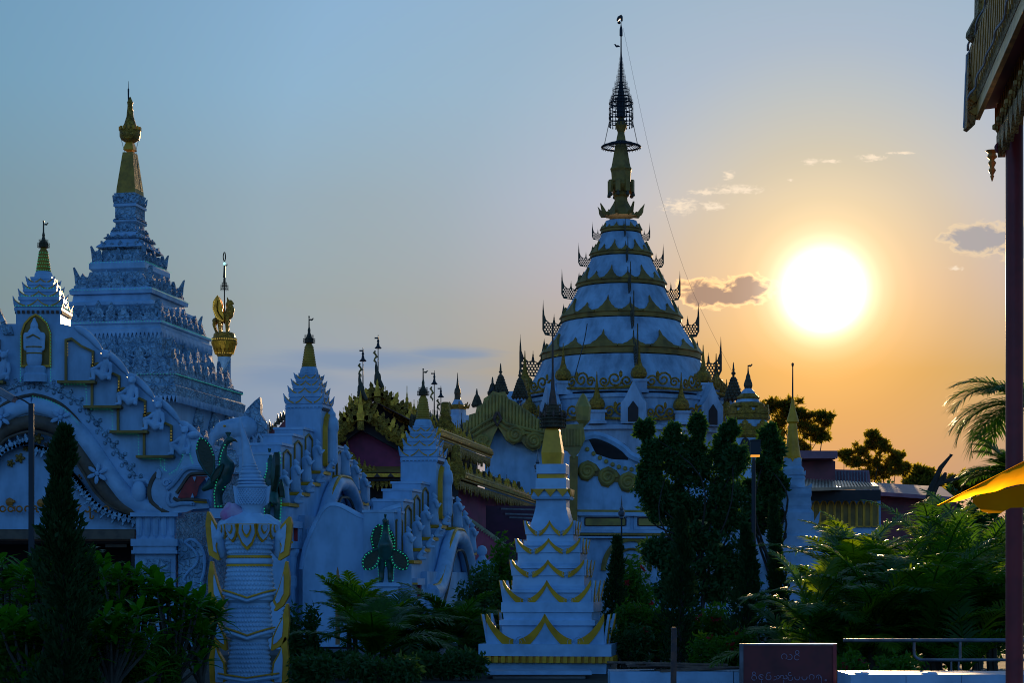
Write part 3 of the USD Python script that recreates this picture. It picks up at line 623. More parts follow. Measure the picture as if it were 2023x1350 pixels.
# robed figure in the tower niche
s = GY / F
T = Thing('niche_statue', 'white robed standing statue with banded sash inside the pointed tower niche', 'statue', P(71, 722, GY) + [0, -.17, 0])
t = skin([((0, 0, .08), .2, (0, 0, .62), .2), ((0, 0, .62), .19, (0, 0, .78), .17), ((.2, 0, .74), .08, (.21, -.02, .4), .06), ((-.2, 0, .74), .08, (-.21, -.02, .4), .06), ((0, 0, .8), .07, (0, 0, .9), .06), ((0, -.01, .96), .105, (0, -.01, 1.0), .10), ((0, 0, 1.08), .06, (0, 0, 1.16), .025), ((0, -.11, .96), .02, (0, -.115, .94), .018)], .04, 5, 12)
t.vertices[:, 1] *= .65
T.part('figure', t, MAT['sky_tinted_smooth'], smooth=True)
m = M()
for zz in (.28, .44): m.lathe([(.215, zz - .015), (.225, zz), (.215, zz + .015)], 16, ay=.65)
m.tube([(-.17, -.115, .66), (0, -.14, .74), (.17, -.115, .64)], .018, 5); T.part('sash', m, MAT['old_gold'])

# makara head with open jaws at the end of the serpent body
def makara():
    s = GY / F
    T = Thing('makara_head', 'white makara sea-monster head with open red jaws and fangs at the foot of the gable', 'statue', P(355, 1012, GY) + [0, -.1, 0])
    L = lambda pts: Polygon([((x - 355) * s, (1012 - y) * s) for x, y in pts]).buffer(0)
    W = MAT['sky_tinted_smooth']
    m = M(); m.ext(L([(296, 985), (300, 955), (312, 940), (322, 935), (345, 940), (360, 925), (366, 905), (366, 885), (372, 868), (384, 857), (396, 862), (402, 880), (404, 905), (410, 922), (415, 930), (415, 945), (380, 944), (366, 958), (352, 985), (362, 988), (410, 988), (414, 1004), (384, 1006), (370, 1012), (340, 1014), (316, 1006), (302, 998)]).buffer(.05).buffer(-.03), -.12, .35); T.part('head', m, W)
    m = M(); m.ext(L([(354, 985), (368, 958), (382, 942), (412, 943), (396, 962), (392, 980), (384, 987)]), -.155, -.11); T.part('mouth', m, MAT['red_paint'])
    for pts, r in (([(333, 968), (345, 958), (356, 944), (366, 932), (380, 926), (414, 929)], 4.5), ([(352, 976), (362, 962), (374, 944), (384, 938), (414, 937)], 3.5)):
        m = M(); m.tube([((x - 355) * s, -.15, (1012 - y) * s) for x, y in bez(pts, 18)], r * s, 6, up=(0, 1, 0)); T.part('upper_lip', m, W if r > 4 else MAT['brown_band'], smooth=60)
    for pts, r in (([(337, 975), (335, 990), (342, 1000), (360, 996), (384, 996), (384, 998)], 4.5), ([(346, 985), (356, 990), (375, 988), (411, 991)], 3.2)):
        m = M(); m.tube([((x - 355) * s, -.16, (1012 - y) * s) for x, y in bez(pts, 18)], r * s, 6, up=(0, 1, 0)); T.part('lower_lip', m, W if r > 4 else MAT['brown_band'], smooth=60)
    m = M(); m.tube([((x - 355) * s, -.155, (1012 - y) * s) for x, y in ((362, 931), (380, 924), (414, 926))], 1.6 * s, 5); m.tube([((x - 355) * s, -.165, (1012 - y) * s) for x, y in ((386, 993), (412, 994))], 1.6 * s, 5); T.part('gold_line', m, MAT['gold_paint'])
    for x, y, d in ((388, 944, 9), (412, 946, 7), (384, 985, -9)):
        m = M(); m.ext(L([(x - 4, y), (x + 3, y), (x, y + d)]), -.19, -.15); T.part('tooth', m, W)
    m = M(); m.tube(curl((332 - 355) * s, (1012 - 956) * s, 8 * s, 1.3) - [0, .16, 0], 2.5 * s, 6, up=(0, 1, 0)); m.ell(((332 - 355) * s, -.14, (1012 - 956) * s), (.045, .05, .045), 8); T.part('eye', m, W)
    m = M(); m.tube([((x - 355) * s, -.1, (1012 - y) * s) for x, y in bez([(314, 936), (304, 950), (298, 970), (302, 992), (320, 1008), (336, 1016)], 18)], 5 * s, 6, up=(0, 1, 0)); T.part('mane', m, MAT['brown_band'], smooth=60)
    m = M(); m.ext(L([(312, 945), (314, 932), (317, 926), (323, 936), (320, 948)]), -.17, -.05); T.part('ear', m, W)
    m = M(); m.ell(((384 - 355) * s, -.12, (1012 - 862) * s), (.16, .16, .1), 10); T.part('nose_tip', m, W, smooth=True)
    m = M(); m.dots([((x - 355) * s, -.16, (1012 - y) * s) for x, y in ((366, 880), (364, 905), (352, 930), (338, 938))], .012, .06); m.dots([((x - 355) * s, -.14, (1012 - y) * s) for x, y in ((374, 873), (378, 900), (384, 918))], .012, .06); m.dots([((x - 355) * s, -.15, (1012 - y) * s) for x, y in ((320, 906), (321, 922), (332, 932))], .012, .06); T.part('light_string', m, MAT['green_led'])
    m = M(); m.tube([((x - 355) * s, -.06, (1012 - y) * s) for x, y in bez([(265, 952), (290, 950), (300, 962)], 8)], .04, 5); m.ell(((276 - 355) * s, -.03, (1012 - 975) * s), (.20, .14, .32), 10); T.part('neck_scale', m, W, smooth=60)
makara()
# ---------------------------------------------------------------- tall white pagoda behind the left gate
def left_pagoda():
    Yc = 67.5; s = Yc / F; AY = 1.25
    T = Thing('tiered_pagoda', 'tall white carved square pagoda with gold pyramid spire, behind the left gable gate', 'pagoda', [(257 - CX) * s, Yc, 0], -math.radians(9.9))
    W, C, G = MAT['sky_tinted_white'], MAT['sky_tinted_carved'], MAT['gold_paint']
    def z(py, hw): return EYE + (HY - py) * (Yc - hw * AY * s) / F
    def row(name, pts, mt=W):
        m = M(); m.sq([(hw * s, z(y, hw)) for hw, y in pts], ay=AY); return T.part(name, m, mt)
    row('base_wall', [(172, 1350), (172, 880)], C); row('ledge', [(176, 880), (180, 874), (180, 868), (172, 866)])
    row('tier_wall', [(150, 866), (150, 792)], W)
    row('ledge', [(152, 790), (168, 784), (170, 764), (163, 760), (163, 744), (166, 742), (166, 736)], C)
    row('tier_wall', [(126, 742), (122, 690), (118, 662)], C); row('ledge', [(114, 664), (119, 658), (119, 650), (115, 648), (115, 642), (118, 640), (118, 635)])
    row('tier_wall', [(98, 640), (90, 606)], C); row('tier_moulding', [(88, 608), (93, 602), (93, 596), (84, 594)])
    row('tier_wall', [(80, 596), (78, 582)], W); row('ledge', [(76, 582), (83, 580), (84, 572), (80, 568)])
    row('tier_wall', [(64, 570), (56, 536)], C); row('ledge', [(52, 536), (57, 530), (57, 520), (54, 516)])
    row('tier_wall', [(42, 518), (38, 489)], C); row('roof_flare', [(48, 487), (46, 484), (36, 476), (30, 468)], W)
    row('ledge', [(26, 470), (28, 467), (28, 459), (26, 457)]); row('tier_wall', [(22, 458), (20, 440)], C)
    row('ledge', [(19, 442), (24, 437), (24, 433), (18, 428)]); row('tier_wall', [(21, 429), (21, 408)], C); row('ledge', [(20, 409), (23.5, 407), (23.5, 402), (21, 400)])
    row('crown_block', [(18, 401), (20, 392), (23, 381), (18, 380)], C)
    row('gold_pyramid', [(19.5, 381), (19, 372), (10.5, 300)], MAT['dull_gold'])
    m = M(); m.lathe([(9 * s, z(300, 0)), (15 * s, z(297, 0)), (12 * s, z(288, 0)), (9 * s, z(282, 0)), (11 * s, z(279, 0))], 4, rot=math.pi / 4); T.part('collar', m, G)
    m = M(); m.lathe([(10 * s, z(281, 0)), (18 * s, z(276, 0)), (20.5 * s, z(270, 0)), (20.5 * s, z(258, 0)), (17 * s, z(255, 0)), (14 * s, z(252, 0)), (12 * s, z(246, 0)), (7 * s, z(230, 0)), (5 * s, z(208, 0)), (6 * s, z(202, 0)), (4 * s, z(198, 0)), (1 * s, z(191, 0))], 16); T.part('gold_bulb', m, MAT['gold_carved'])
    for k in range(14):
        a = 2 * math.pi * k / 14; m = M(); m.box((20 * s * math.cos(a), 20 * s * math.sin(a), z(255, 0)), (.07, .07, .12), a); T.part('bulb_tooth', m, G)
    m = M(); m.lathe([(.022, z(225, 0)), (.022, z(195, 0)), (.03, z(176, 0)), (.012, z(174, 0)), (.008, z(160, 0))], 6, (-.06, 0, 0)); T.part('spire_rod', m, MAT['dark_metal'])
    for sg in (-1, 1):
        m = M(); m.tube([(sg * 20 * s, 0, z(268, 0)), (sg * 12 * s, 0, z(298, 0)), (sg * 22 * s, 0, z(380, 0))], .008, 4); T.part('guy_wire', m, MAT['dark_metal'])
    # crests: leaf-shaped antefixes along the ledges, big horns on the corners
    rnd = random.Random(5)
    def crest(hw, y0, y1, n, horn_h, corner=True):
        zz = z(y0, hw); hh = (y0 - y1) * s
        for side in range(4):
            L = hw if side % 2 == 0 else hw * AY; off = hw * AY if side % 2 == 0 else hw
            A = RZ(side * math.pi / 2)
            for i in range(n):
                u = (i + .5) / n * 2 - 1; big = 1.0 if abs(u) < 1.01 / n else (.72 if i % 2 else .86)
                m = M(); m.ext(flame(2 * L * s / n * (1.12 if i % 2 else .98), hh * big * rnd.uniform(.93, 1.07)), -.05, .05)
                m.ell((0, -.06, hh * big * .35), (L * s / n * .42, .05, hh * big * .22), 6)
                o = M().join(m, RX(-.10)); T.part('antefix', M().join(o, A, A @ [u * L * s * .93, -off * s * .97, zz]), C)
        if corner:
            for i in range(4):
                sx, sy = ((1, -1), (1, 1), (-1, 1), (-1, -1))[i]; a = math.atan2(sy, sx)
                m = M(); m.ext(horn(horn_h * s * .62, horn_h * s), -.08, .08); T.part('corner_horn', M().join(m, RZ(a), [sx * hw * s * .74, sy * hw * AY * s * .76, zz]), C)
    crest(78, 569, 534, 6, 42); crest(53, 517, 486, 5, 32); crest(112, 636, 594, 8, 44); crest(155, 738, 676, 8, 66); crest(26, 458, 444, 3, 10, False); crest(44, 490, 474, 5, 16); crest(36, 470, 462, 4, 10)
    crest(22, 401, 388, 3, 16); crest(23, 434, 428, 3, 8, False); crest(178, 868, 830, 9, 50)
    # standing figures carved against the walls of the two lowest storeys
    fig = skin([((0, 0, .05), .17, (0, 0, .45), .15), ((0, 0, .45), .17, (0, 0, .7), .19), ((0, 0, .75), .07, (0, 0, .86), .1), ((0, 0, .95), .06, (0, 0, 1.1), .02), ((.18, 0, .68), .07, (.3, 0, .5), .05), ((.3, 0, .5), .05, (.14, -.08, .45), .05), ((-.18, 0, .68), .07, (-.3, 0, .5), .05), ((-.3, 0, .5), .05, (-.14, -.08, .45), .05)], .09, 4, 8)
    for hw, y0, hh, us in ((122, 735, 1.05, (-.62, -.2, .22, .64)), (96, 637, .55, (-.75, -.45, -.15, .15, .45, .75)), (150, 866, 1.2, (-.2, .3, .75))):
        for side in (0, 1):
            L = hw if side == 0 else hw * AY; off = hw * AY if side == 0 else hw; A = RZ(side * math.pi / 2)
            for u in us:
                m = M(); m.add(fig.vertices * hh, fig.faces); T.part('wall_figure', M().join(m, A, A @ [u * L * s, -off * s - .04, z(y0, hw)]), C, smooth=True)
    for hw, y in ((170, 762), (119, 654)):                           # pointed fringe under the ledges
        m = M()
        for side in (0, 1):
            L = hw if side == 0 else hw * AY; off = (hw * AY if side == 0 else hw) * s; A = RZ(side * math.pi / 2); n = int(L / 4)
            for i in range(n):
                f = M(); f.ext(Polygon([(-.06, 0), (.06, 0), (0, -.22)]), -.02, .02); m.join(f, A, A @ [((i + .5) / n * 2 - 1) * L * s, -off - .01, z(y + 22 if hw > 150 else y + 4, hw)])
        T.part('fringe', m, W)
    m = M()
    for hw, y in ((118, 637), (84, 572), (57, 518), (166, 742)):
        a = hw * s + .05; b = hw * AY * s + .05; m.dots([(-a, -b, z(y, hw)), (a, -b, z(y, hw)), (a, b, z(y, hw))], .012, .11)
    T.part('light_string', m, MAT['green_led'])
left_pagoda()

# carved elephant head and slab at the pagoda's near corner
s = 61.0 / F
T = Thing('elephant_statue', 'pale carved elephant head with small gold eye jutting from a carved slab', 'statue', P(490, 905, 61))
q = lambda x, y, d=0.0: ((x - 490) * s, d, (905 - y) * s)
t = skin([(q(462, 848), .34, q(440, 850, -.1), .26), (q(485, 845, .1), .36, q(462, 848), .34), (q(440, 850, -.1), .24, q(424, 862, -.15), .16), (q(424, 862, -.15), .15, q(416, 885, -.15), .10), (q(470, 870), .2, q(480, 900), .28)], .09, 8)
T.part('head', t, MAT['sky_tinted_white'], smooth=True)
m = M(); m.ell(q(447, 844, -.37), (.05, .03, .035), 8); T.part('eye', m, MAT['gold_paint'])
m = M(); m.ext(Polygon([q(x, y)[::2] for x, y in ((470, 910), (472, 830), (488, 806), (502, 792), (512, 784), (514, 800), (513, 816), (527, 840), (528, 880), (522, 912))]), .1, .6); T.part('carved_slab', m, MAT['sky_tinted_carved'])
for x in (496, 511):
    m = M(); m.tube([q(x - 5, 890, .05), q(x - 6, 868, .05), q(x, 858, .05), q(x + 6, 868, .05), q(x + 5, 890, .05)], .05, 6); T.part('loop_relief', m, MAT['sky_tinted_smooth'])
m = M(); m.box(q(455, 905, .3), (1.9, 1.0, .5)); m.box(q(455, 925, .3), (1.6, .9, .4)); T.part('bracket', m, MAT['sky_tinted_carved'])

# ---------------------------------------------------------------- gable gates seen from the side, in the middle
def side_gate(dx, dy, where, order):
    Y = 52.0; s = Y / F; ox, oz = dx * s, -dy * s
    base = np.array([(606 - CX) * s + ox, Y + .6, 0])
    T = Thing('stair_gate', 'white stepped gable gate seen side on, with spire, %s' % where, 'gate', base, -math.radians(9.9))
    W, G = MAT['sky_tinted_white'], MAT['gold_paint']
    z = lambda y, Yq=52.0: EYE + (HY - y) * Yq / F + oz
    m = M(); m.sq([(.48, max(0.1, z(1010) - 2)), (.48, z(809)), (.5, z(806))], ay=1.2); T.part('tower', m, W)
    gate_spire(T, 0, 0, z(803), s, 36.5, lights=False)
    A90 = RZ(math.pi / 2)
    m = M(); fr = Polygon([(-.3, 0), (.3, 0), (.3, .9), (.2, 1.15), (0, 1.28), (-.2, 1.15), (-.3, .9)])
    m.ext(fr, -.03, .02, A90, (.5, .0, z(915))); T.part('niche', m, MAT['old_gold'])
    m = M(); m.ext(fr.buffer(.09).difference(fr), -.12, .02, A90, (.48, 0, z(915))); T.part('niche_frame', m, G)
    tops = [5.59, 5.35, 5.05, 4.74, 4.43]; feet = [4.53, 4.19, 3.89, 3.58]
    for sg in (-1, 1):
        for k in range(5 if sg > 0 else 4):
            y0, y1 = .57 + 1.0 * k, .57 + 1.0 * (k + 1); zt = tops[k] + oz
            m = M(); m.box((-.10, sg * (y0 + y1) / 2, zt / 2), (.76, y1 - y0, zt)); p = T.part('step_block', m, W)
            m = M(); m.box((-.10, sg * (y0 + y1) / 2, zt + .03), (.84, y1 - y0 + .03, .06)); T.part('step_coping', m, MAT['sky_tinted_smooth'])
            if k < 4:
                pl = Polygon([(y0 + .2, zt - 1.05), (y0 + .2, zt - .22), (y0 + .5, zt - .12), (y1 - .2, zt - .22), (y1 - .2, zt - 1.05)]); pl = affinity.scale(pl, sg, 1, origin=(0, 0))
                m = M(); m.ext(pl.buffer(.045, join_style=2).difference(pl), -.04, .02, A90, (.28, 0, 0)); T.part('niche_frame', m, MAT['old_gold'])
                m = M(); m.box((.52, sg * (y0 + y1) / 2, feet[k] + oz - .05), (.5, .9, .08)); T.part('niche_ledge', m, G)
                m = M(); m.box((.5, sg * (y0 + y1) / 2, (feet[k] + oz - .1) / 2), (.44, 1.0, feet[k] + oz - .1)); T.part('statue_plinth', m, W)
        pts = [(0, 4.25), (.6, 4.2), (1.2, 3.85), (1.8, 3.3), (2.5, 2.85), (3.3, 2.75)]
        c = bez([(.92, sg * y, zz + oz) for y, zz in pts], 24)
        m = M(); m.tube(c, np.linspace(.19, .24, len(c)), 10, up=(1, 0, 0)); T.part('serpent_body', m, MAT['sky_tinted_smooth'], smooth=60)
        c2 = bez([(1.0, sg * y, zz + .19 + oz) for y, zz in pts], 24); m = M(); m.tube(c2, .045, 6); T.part('gold_edge', m, G)
        c3 = bez([(1.0, sg * y * .85, zz - .36 + oz) for y, zz in pts], 24); m = M(); m.tube(c3, .04, 5); T.part('inner_edge', m, MAT['brown_band'])
    m = M(); m.box((.6, 0, (3.3 + oz) / 2), (.55, 7.0, 3.3 + oz)); T.part('arch_wall', m, W)
    # makara muzzle at the near foot
    yf = -4.0; zf = 3.05 + oz
    m = M(); m.box((.62, yf, zf), (.44, .9, .16)); m.box((.62, yf, zf - .5), (.44, .9, .18)); m.box((.62, yf + .3, zf - .25), (.4, .3, .5)); T.part('makara_jaw', m, MAT['sky_tinted_smooth'], kind='stuff')
    m = M(); m.box((.62, yf + .12, zf - .25), (.36, .1, .36)); T.part('mouth', m, MAT['red_paint'])
    m = M(); m.box((.62, yf - .46, zf - .05), (.46, .03, .05)); m.box((.62, yf - .46, zf - .44), (.46, .03, .05)); T.part('gold_line', m, G, kind='stuff')
    m = M(); m.lathe([(.16, 0), (.16, zf - 1.6), (.2, zf - 1.5), (.2, zf - 1.3), (.16, zf - 1.25), (.2, zf - .8), (.26, zf - .68), (.26, zf - .6)], 12, (.62, yf, 0)); T.part('column', m, W)
    def put(name, mesh, label, y, zz, group, x=.52):
        p = base + RZ(T.yaw) @ np.array([x, y, zz + oz]); q = Thing(name, label, 'statue', p, T.yaw + .5, group=group); q.part('figure', mesh, MAT['sky_tinted_smooth'], smooth=True)
    for k, o in enumerate(('topmost', 'second', 'third', 'lowest')):
        put('worshipper_statue', _wo, 'white robed standing statue, %s on the near steps of the %s side gate' % (o, order), -(.57 + k + .5), feet[k], 'robed statues on the side gates')
        put('kneeling_statue', _kn, 'small white kneeling statue, %s on the near steps of the %s side gate' % (o, order), -(.57 + k + .1), feet[k], 'kneeling statues on the side gates', .78)
        if k < 3: put('worshipper_statue', _wo, 'white robed standing statue, %s on the far steps of the %s side gate' % (o, order), .57 + k + .5, feet[k], 'robed statues on the side gates', .72)
    m = skin([((0, 0, .1), .18, (0, 0, .95), .16), ((0, 0, .95), .2, (0, 0, 1.1), .19), ((0, 0, 1.15), .08, (0, 0, 1.3), .12), ((0, 0, 1.4), .06, (0, 0, 1.5), .02)], .07, 4, 10)
    p = base + RZ(T.yaw) @ np.array([.62, 0, z(915)]); q = Thing('niche_statue', 'white standing statue in the tower niche of the %s side gate' % order, 'statue', p, T.yaw); q.part('figure', m, MAT['sky_tinted_smooth'], smooth=True)
_wo = worshipper(.84); _wo.vertices[:, :2] *= 1.3; _kn = kneeler(.36)
side_gate(0, 0, 'left of the golden roofed hall', 'left')
side_gate(228, 105, 'in front of the golden roofed hall', 'right')

# parapet walls with a sagging top between the gates
def parapet(name, label, pts, Y, th=.35):
    T = Thing(name, label, 'wall', [(pts[0][0] - CX) * Y / F, Y, 0])
    bot = [(pts[-1][0], 1279), (pts[0][0], 1279)]
    m = M(); pl = Polygon([((x - pts[0][0]) * Y / F, max(-.1, EYE + (HY - y) * Y / F)) for x, y in pts + bot]); m.ext(pl, 0, th); T.part('wall_face', m, MAT['sky_tinted_white'])
    m = M(); c = bez([((x - pts[0][0]) * Y / F, th / 2, EYE + (HY - y) * Y / F) for x, y in pts], 28); m.tube(c, .11, 6, flat=1.8); T.part('coping', m, MAT['sky_tinted_smooth'], smooth=50)
    return T
parapet('parapet_wall', 'white parapet wall with a sagging curved top between the two side gates', [(598, 1126), (604, 1085), (620, 1046), (636, 1014), (652, 1000), (672, 1002), (694, 1014), (718, 1025), (742, 1022), (764, 1010), (792, 1002)], 48.3)
parapet('parapet_wall', 'low white curved parapet right of the right side gate', [(868, 1130), (890, 1108), (912, 1112), (932, 1124), (952, 1120), (985, 1105)], 54.5)
for x, y, hh, Yq, lb in ((739, 1020, 26, 53.6, 'white round-headed post on the sagging parapet wall'), (952, 1118, 30, 54.7, 'white round-headed post on the low parapet near the magenta wall'), (845, 1000, 22, 54, 'white round-headed post behind the right side gate')):
    s = Yq / F; T = Thing('finial_post', lb, 'post', P(x, y, Yq) + [0, .1, 0], group='round-headed posts')
    m = M(); m.lathe([(.2, -.2), (.17, hh * s * .3), (.09, hh * s * .6), (.09, hh * s * .7), (.14, hh * s * .8), (.15, hh * s), (.10, hh * s + .1), (.02, hh * s + .14)], 12); T.part('shaft', m, MAT['sky_tinted_smooth'], smooth=50)
# low round wall and steps at the foot of the left side gate
s = 49.0 / F
T = Thing('garden_wall', 'low blue-white wall with a sloping top behind the palms, below the sagging parapet', 'wall', [(598 - CX) * s, 49, 0])
m = M(); m.ext(Polygon([((x - 598) * s, max(-.1, EYE + (HY - y) * s)) for x, y in ((598, 1122), (612, 1128), (640, 1142), (672, 1156), (760, 1160), (860, 1165), (860, 1300), (598, 1300))]), 0, .4); T.part('wall_face', m, MAT['sky_tinted_white'])

# ---------------------------------------------------------------- peacocks with fairy lights
def peacock(px, py, Y, H, yaw, label, spread=False, disc=False):
    T = Thing('peacock_statue', label, 'statue', P(px, py, Y), yaw, group='green peacock statues outlined with lights')
    b = [((.13, 0, .955), .048, (.10, 0, .95), .045), ((.09, 0, .94), .045, (.04, 0, .86), .042), ((.04, 0, .86), .045, (.02, 0, .72), .06), ((.02, 0, .72), .065, (.08, 0, .58), .115), ((.08, 0, .58), .118, (.03, 0, .44), .125), ((.03, 0, .44), .12, (-.10, 0, .36), .09), ((-.10, 0, .36), .08, (-.24, 0, .28), .04)]
    for sg in (-1, 1): b += [((.0, sg * .06, .36), .075, (-.05, sg * .07, .20), .05), ((-.05, sg * .07, .20), .048, (-.03, sg * .07, .03), .04), ((-.03, sg * .07, .025), .035, (.08, sg * .08, .02), .028)]
    body = skin([(np.array(a) * H, ra * H, np.array(c) * H, rc * H) for a, ra, c, rc in b], .05 * H, 6, 10); T.part('body', body, MAT['peacock_green'], smooth=True)
    m = M(); m.tube([(.16 * H, 0, .955 * H), (.20 * H, 0, .945 * H), (.23 * H, 0, .92 * H)], [.026 * H, .018 * H, .004 * H], 6); T.part('beak', m, MAT['dark_bronze'])
    m = M()
    for a in (-.3, 0, .3): m.tube([(.10 * H, 0, .99 * H), ((.10 + .3 * a * .3) * H, 0, 1.06 * H)], [.012 * H, .02 * H], 5)
    T.part('crest', m, MAT['peacock_green'], kind='stuff')
    zb = T.loc[2]; m = M()
    if spread: m.sq([(.20 * H, -zb), (.20 * H, -.12), (.24 * H, -.09), (.24 * H, 0)])
    else: m.join(M().box((0, .75, -.12), (.5, 2.0, .24)), RZ(-yaw))
    T.part('pedestal', m, MAT['sky_tinted_white'])
    drop = Polygon([(0, 0), (.05, .12), (.085, .3), (.08, .45), (.045, .56), (0, .62), (-.045, .56), (-.08, .45), (-.085, .3), (-.05, .12)])
    def feather(pos, rot, sc, name, lights=True):
        m = M(); g = affinity.scale(drop, sc * H, sc * H, origin=(0, 0)); m.ext(g, -.03 * H, .03 * H); o = M().join(m, rot, np.array(pos) * H); fp = T.part(name, o, MAT['peacock_wing'])
        m = M(); m.tube([(x, -.035 * H, y) for x, y in np.array(g.exterior.coords)], .012 * H, 4); T.part('feather_rim', M().join(m, rot, np.array(pos) * H), MAT['peacock_green'], parent=fp)
        if lights:
            m = M(); e = np.array(g.exterior.coords); m.dots([(x, -.05 * H, y) for x, y in (e[1:12] if spread else e[2:8])], .0075 * H, .045 * H); T.part('light_string', M().join(m, rot, np.array(pos) * H), MAT['green_led'], parent=fp)
    feather((-.12, 0, .42), RY(-.28) @ np.diag([1.35, 1, 1]), .95, 'tail_feather')
    if disc: feather((-.15, .06, .30), RZ(math.pi / 2) @ RY(-.30) @ np.diag([2.0, 1, 1]), 1.02, 'tail_feather')
    if spread:
        for sg in (-1, 1): feather((.04, sg * .10, .52), RZ(math.pi / 2) @ RY(math.pi - sg * .62) @ np.diag([2.1, 1, 1]), .62, 'wing')
    else:
        for sg in (-1, 1): feather((.06, sg * .125, .62), RY(math.pi + .55), .5, 'wing', False)
    m = M(); r = .010 * H
    for sg in (-1, 1): m.dots([(.075 * H, sg * .05 * H, .9 * H), (.02 * H, sg * .055 * H, .78 * H), (.0, sg * .09 * H, .66 * H), (.0, sg * .13 * H, .52 * H), (-.03 * H, sg * .14 * H, .38 * H), (-.07 * H, sg * .12 * H, .2 * H), (-.06 * H, sg * .11 * H, .03 * H), (.06 * H, sg * .10 * H, .03 * H)], r, .042 * H)
    m.dots([(.15 * H, 0, .60 * H), (.16 * H, 0, .5 * H), (.10 * H, 0, .36 * H), (.02 * H, 0, .26 * H)], r, .05 * H); T.part('light_string', m, MAT['green_led'])
peacock(437, 1006, 48.6, 1.78, -.1, 'green peacock statue in profile with lights, left of the guardian crown')
peacock(536, 1034, 48.0, 1.72, math.pi * .62, 'green peacock statue half hidden just right of the guardian crown')
peacock(762, 1152, 47.5, 1.55, -math.pi * .5, 'green peacock statue facing the viewer below the right side gate', True, True)

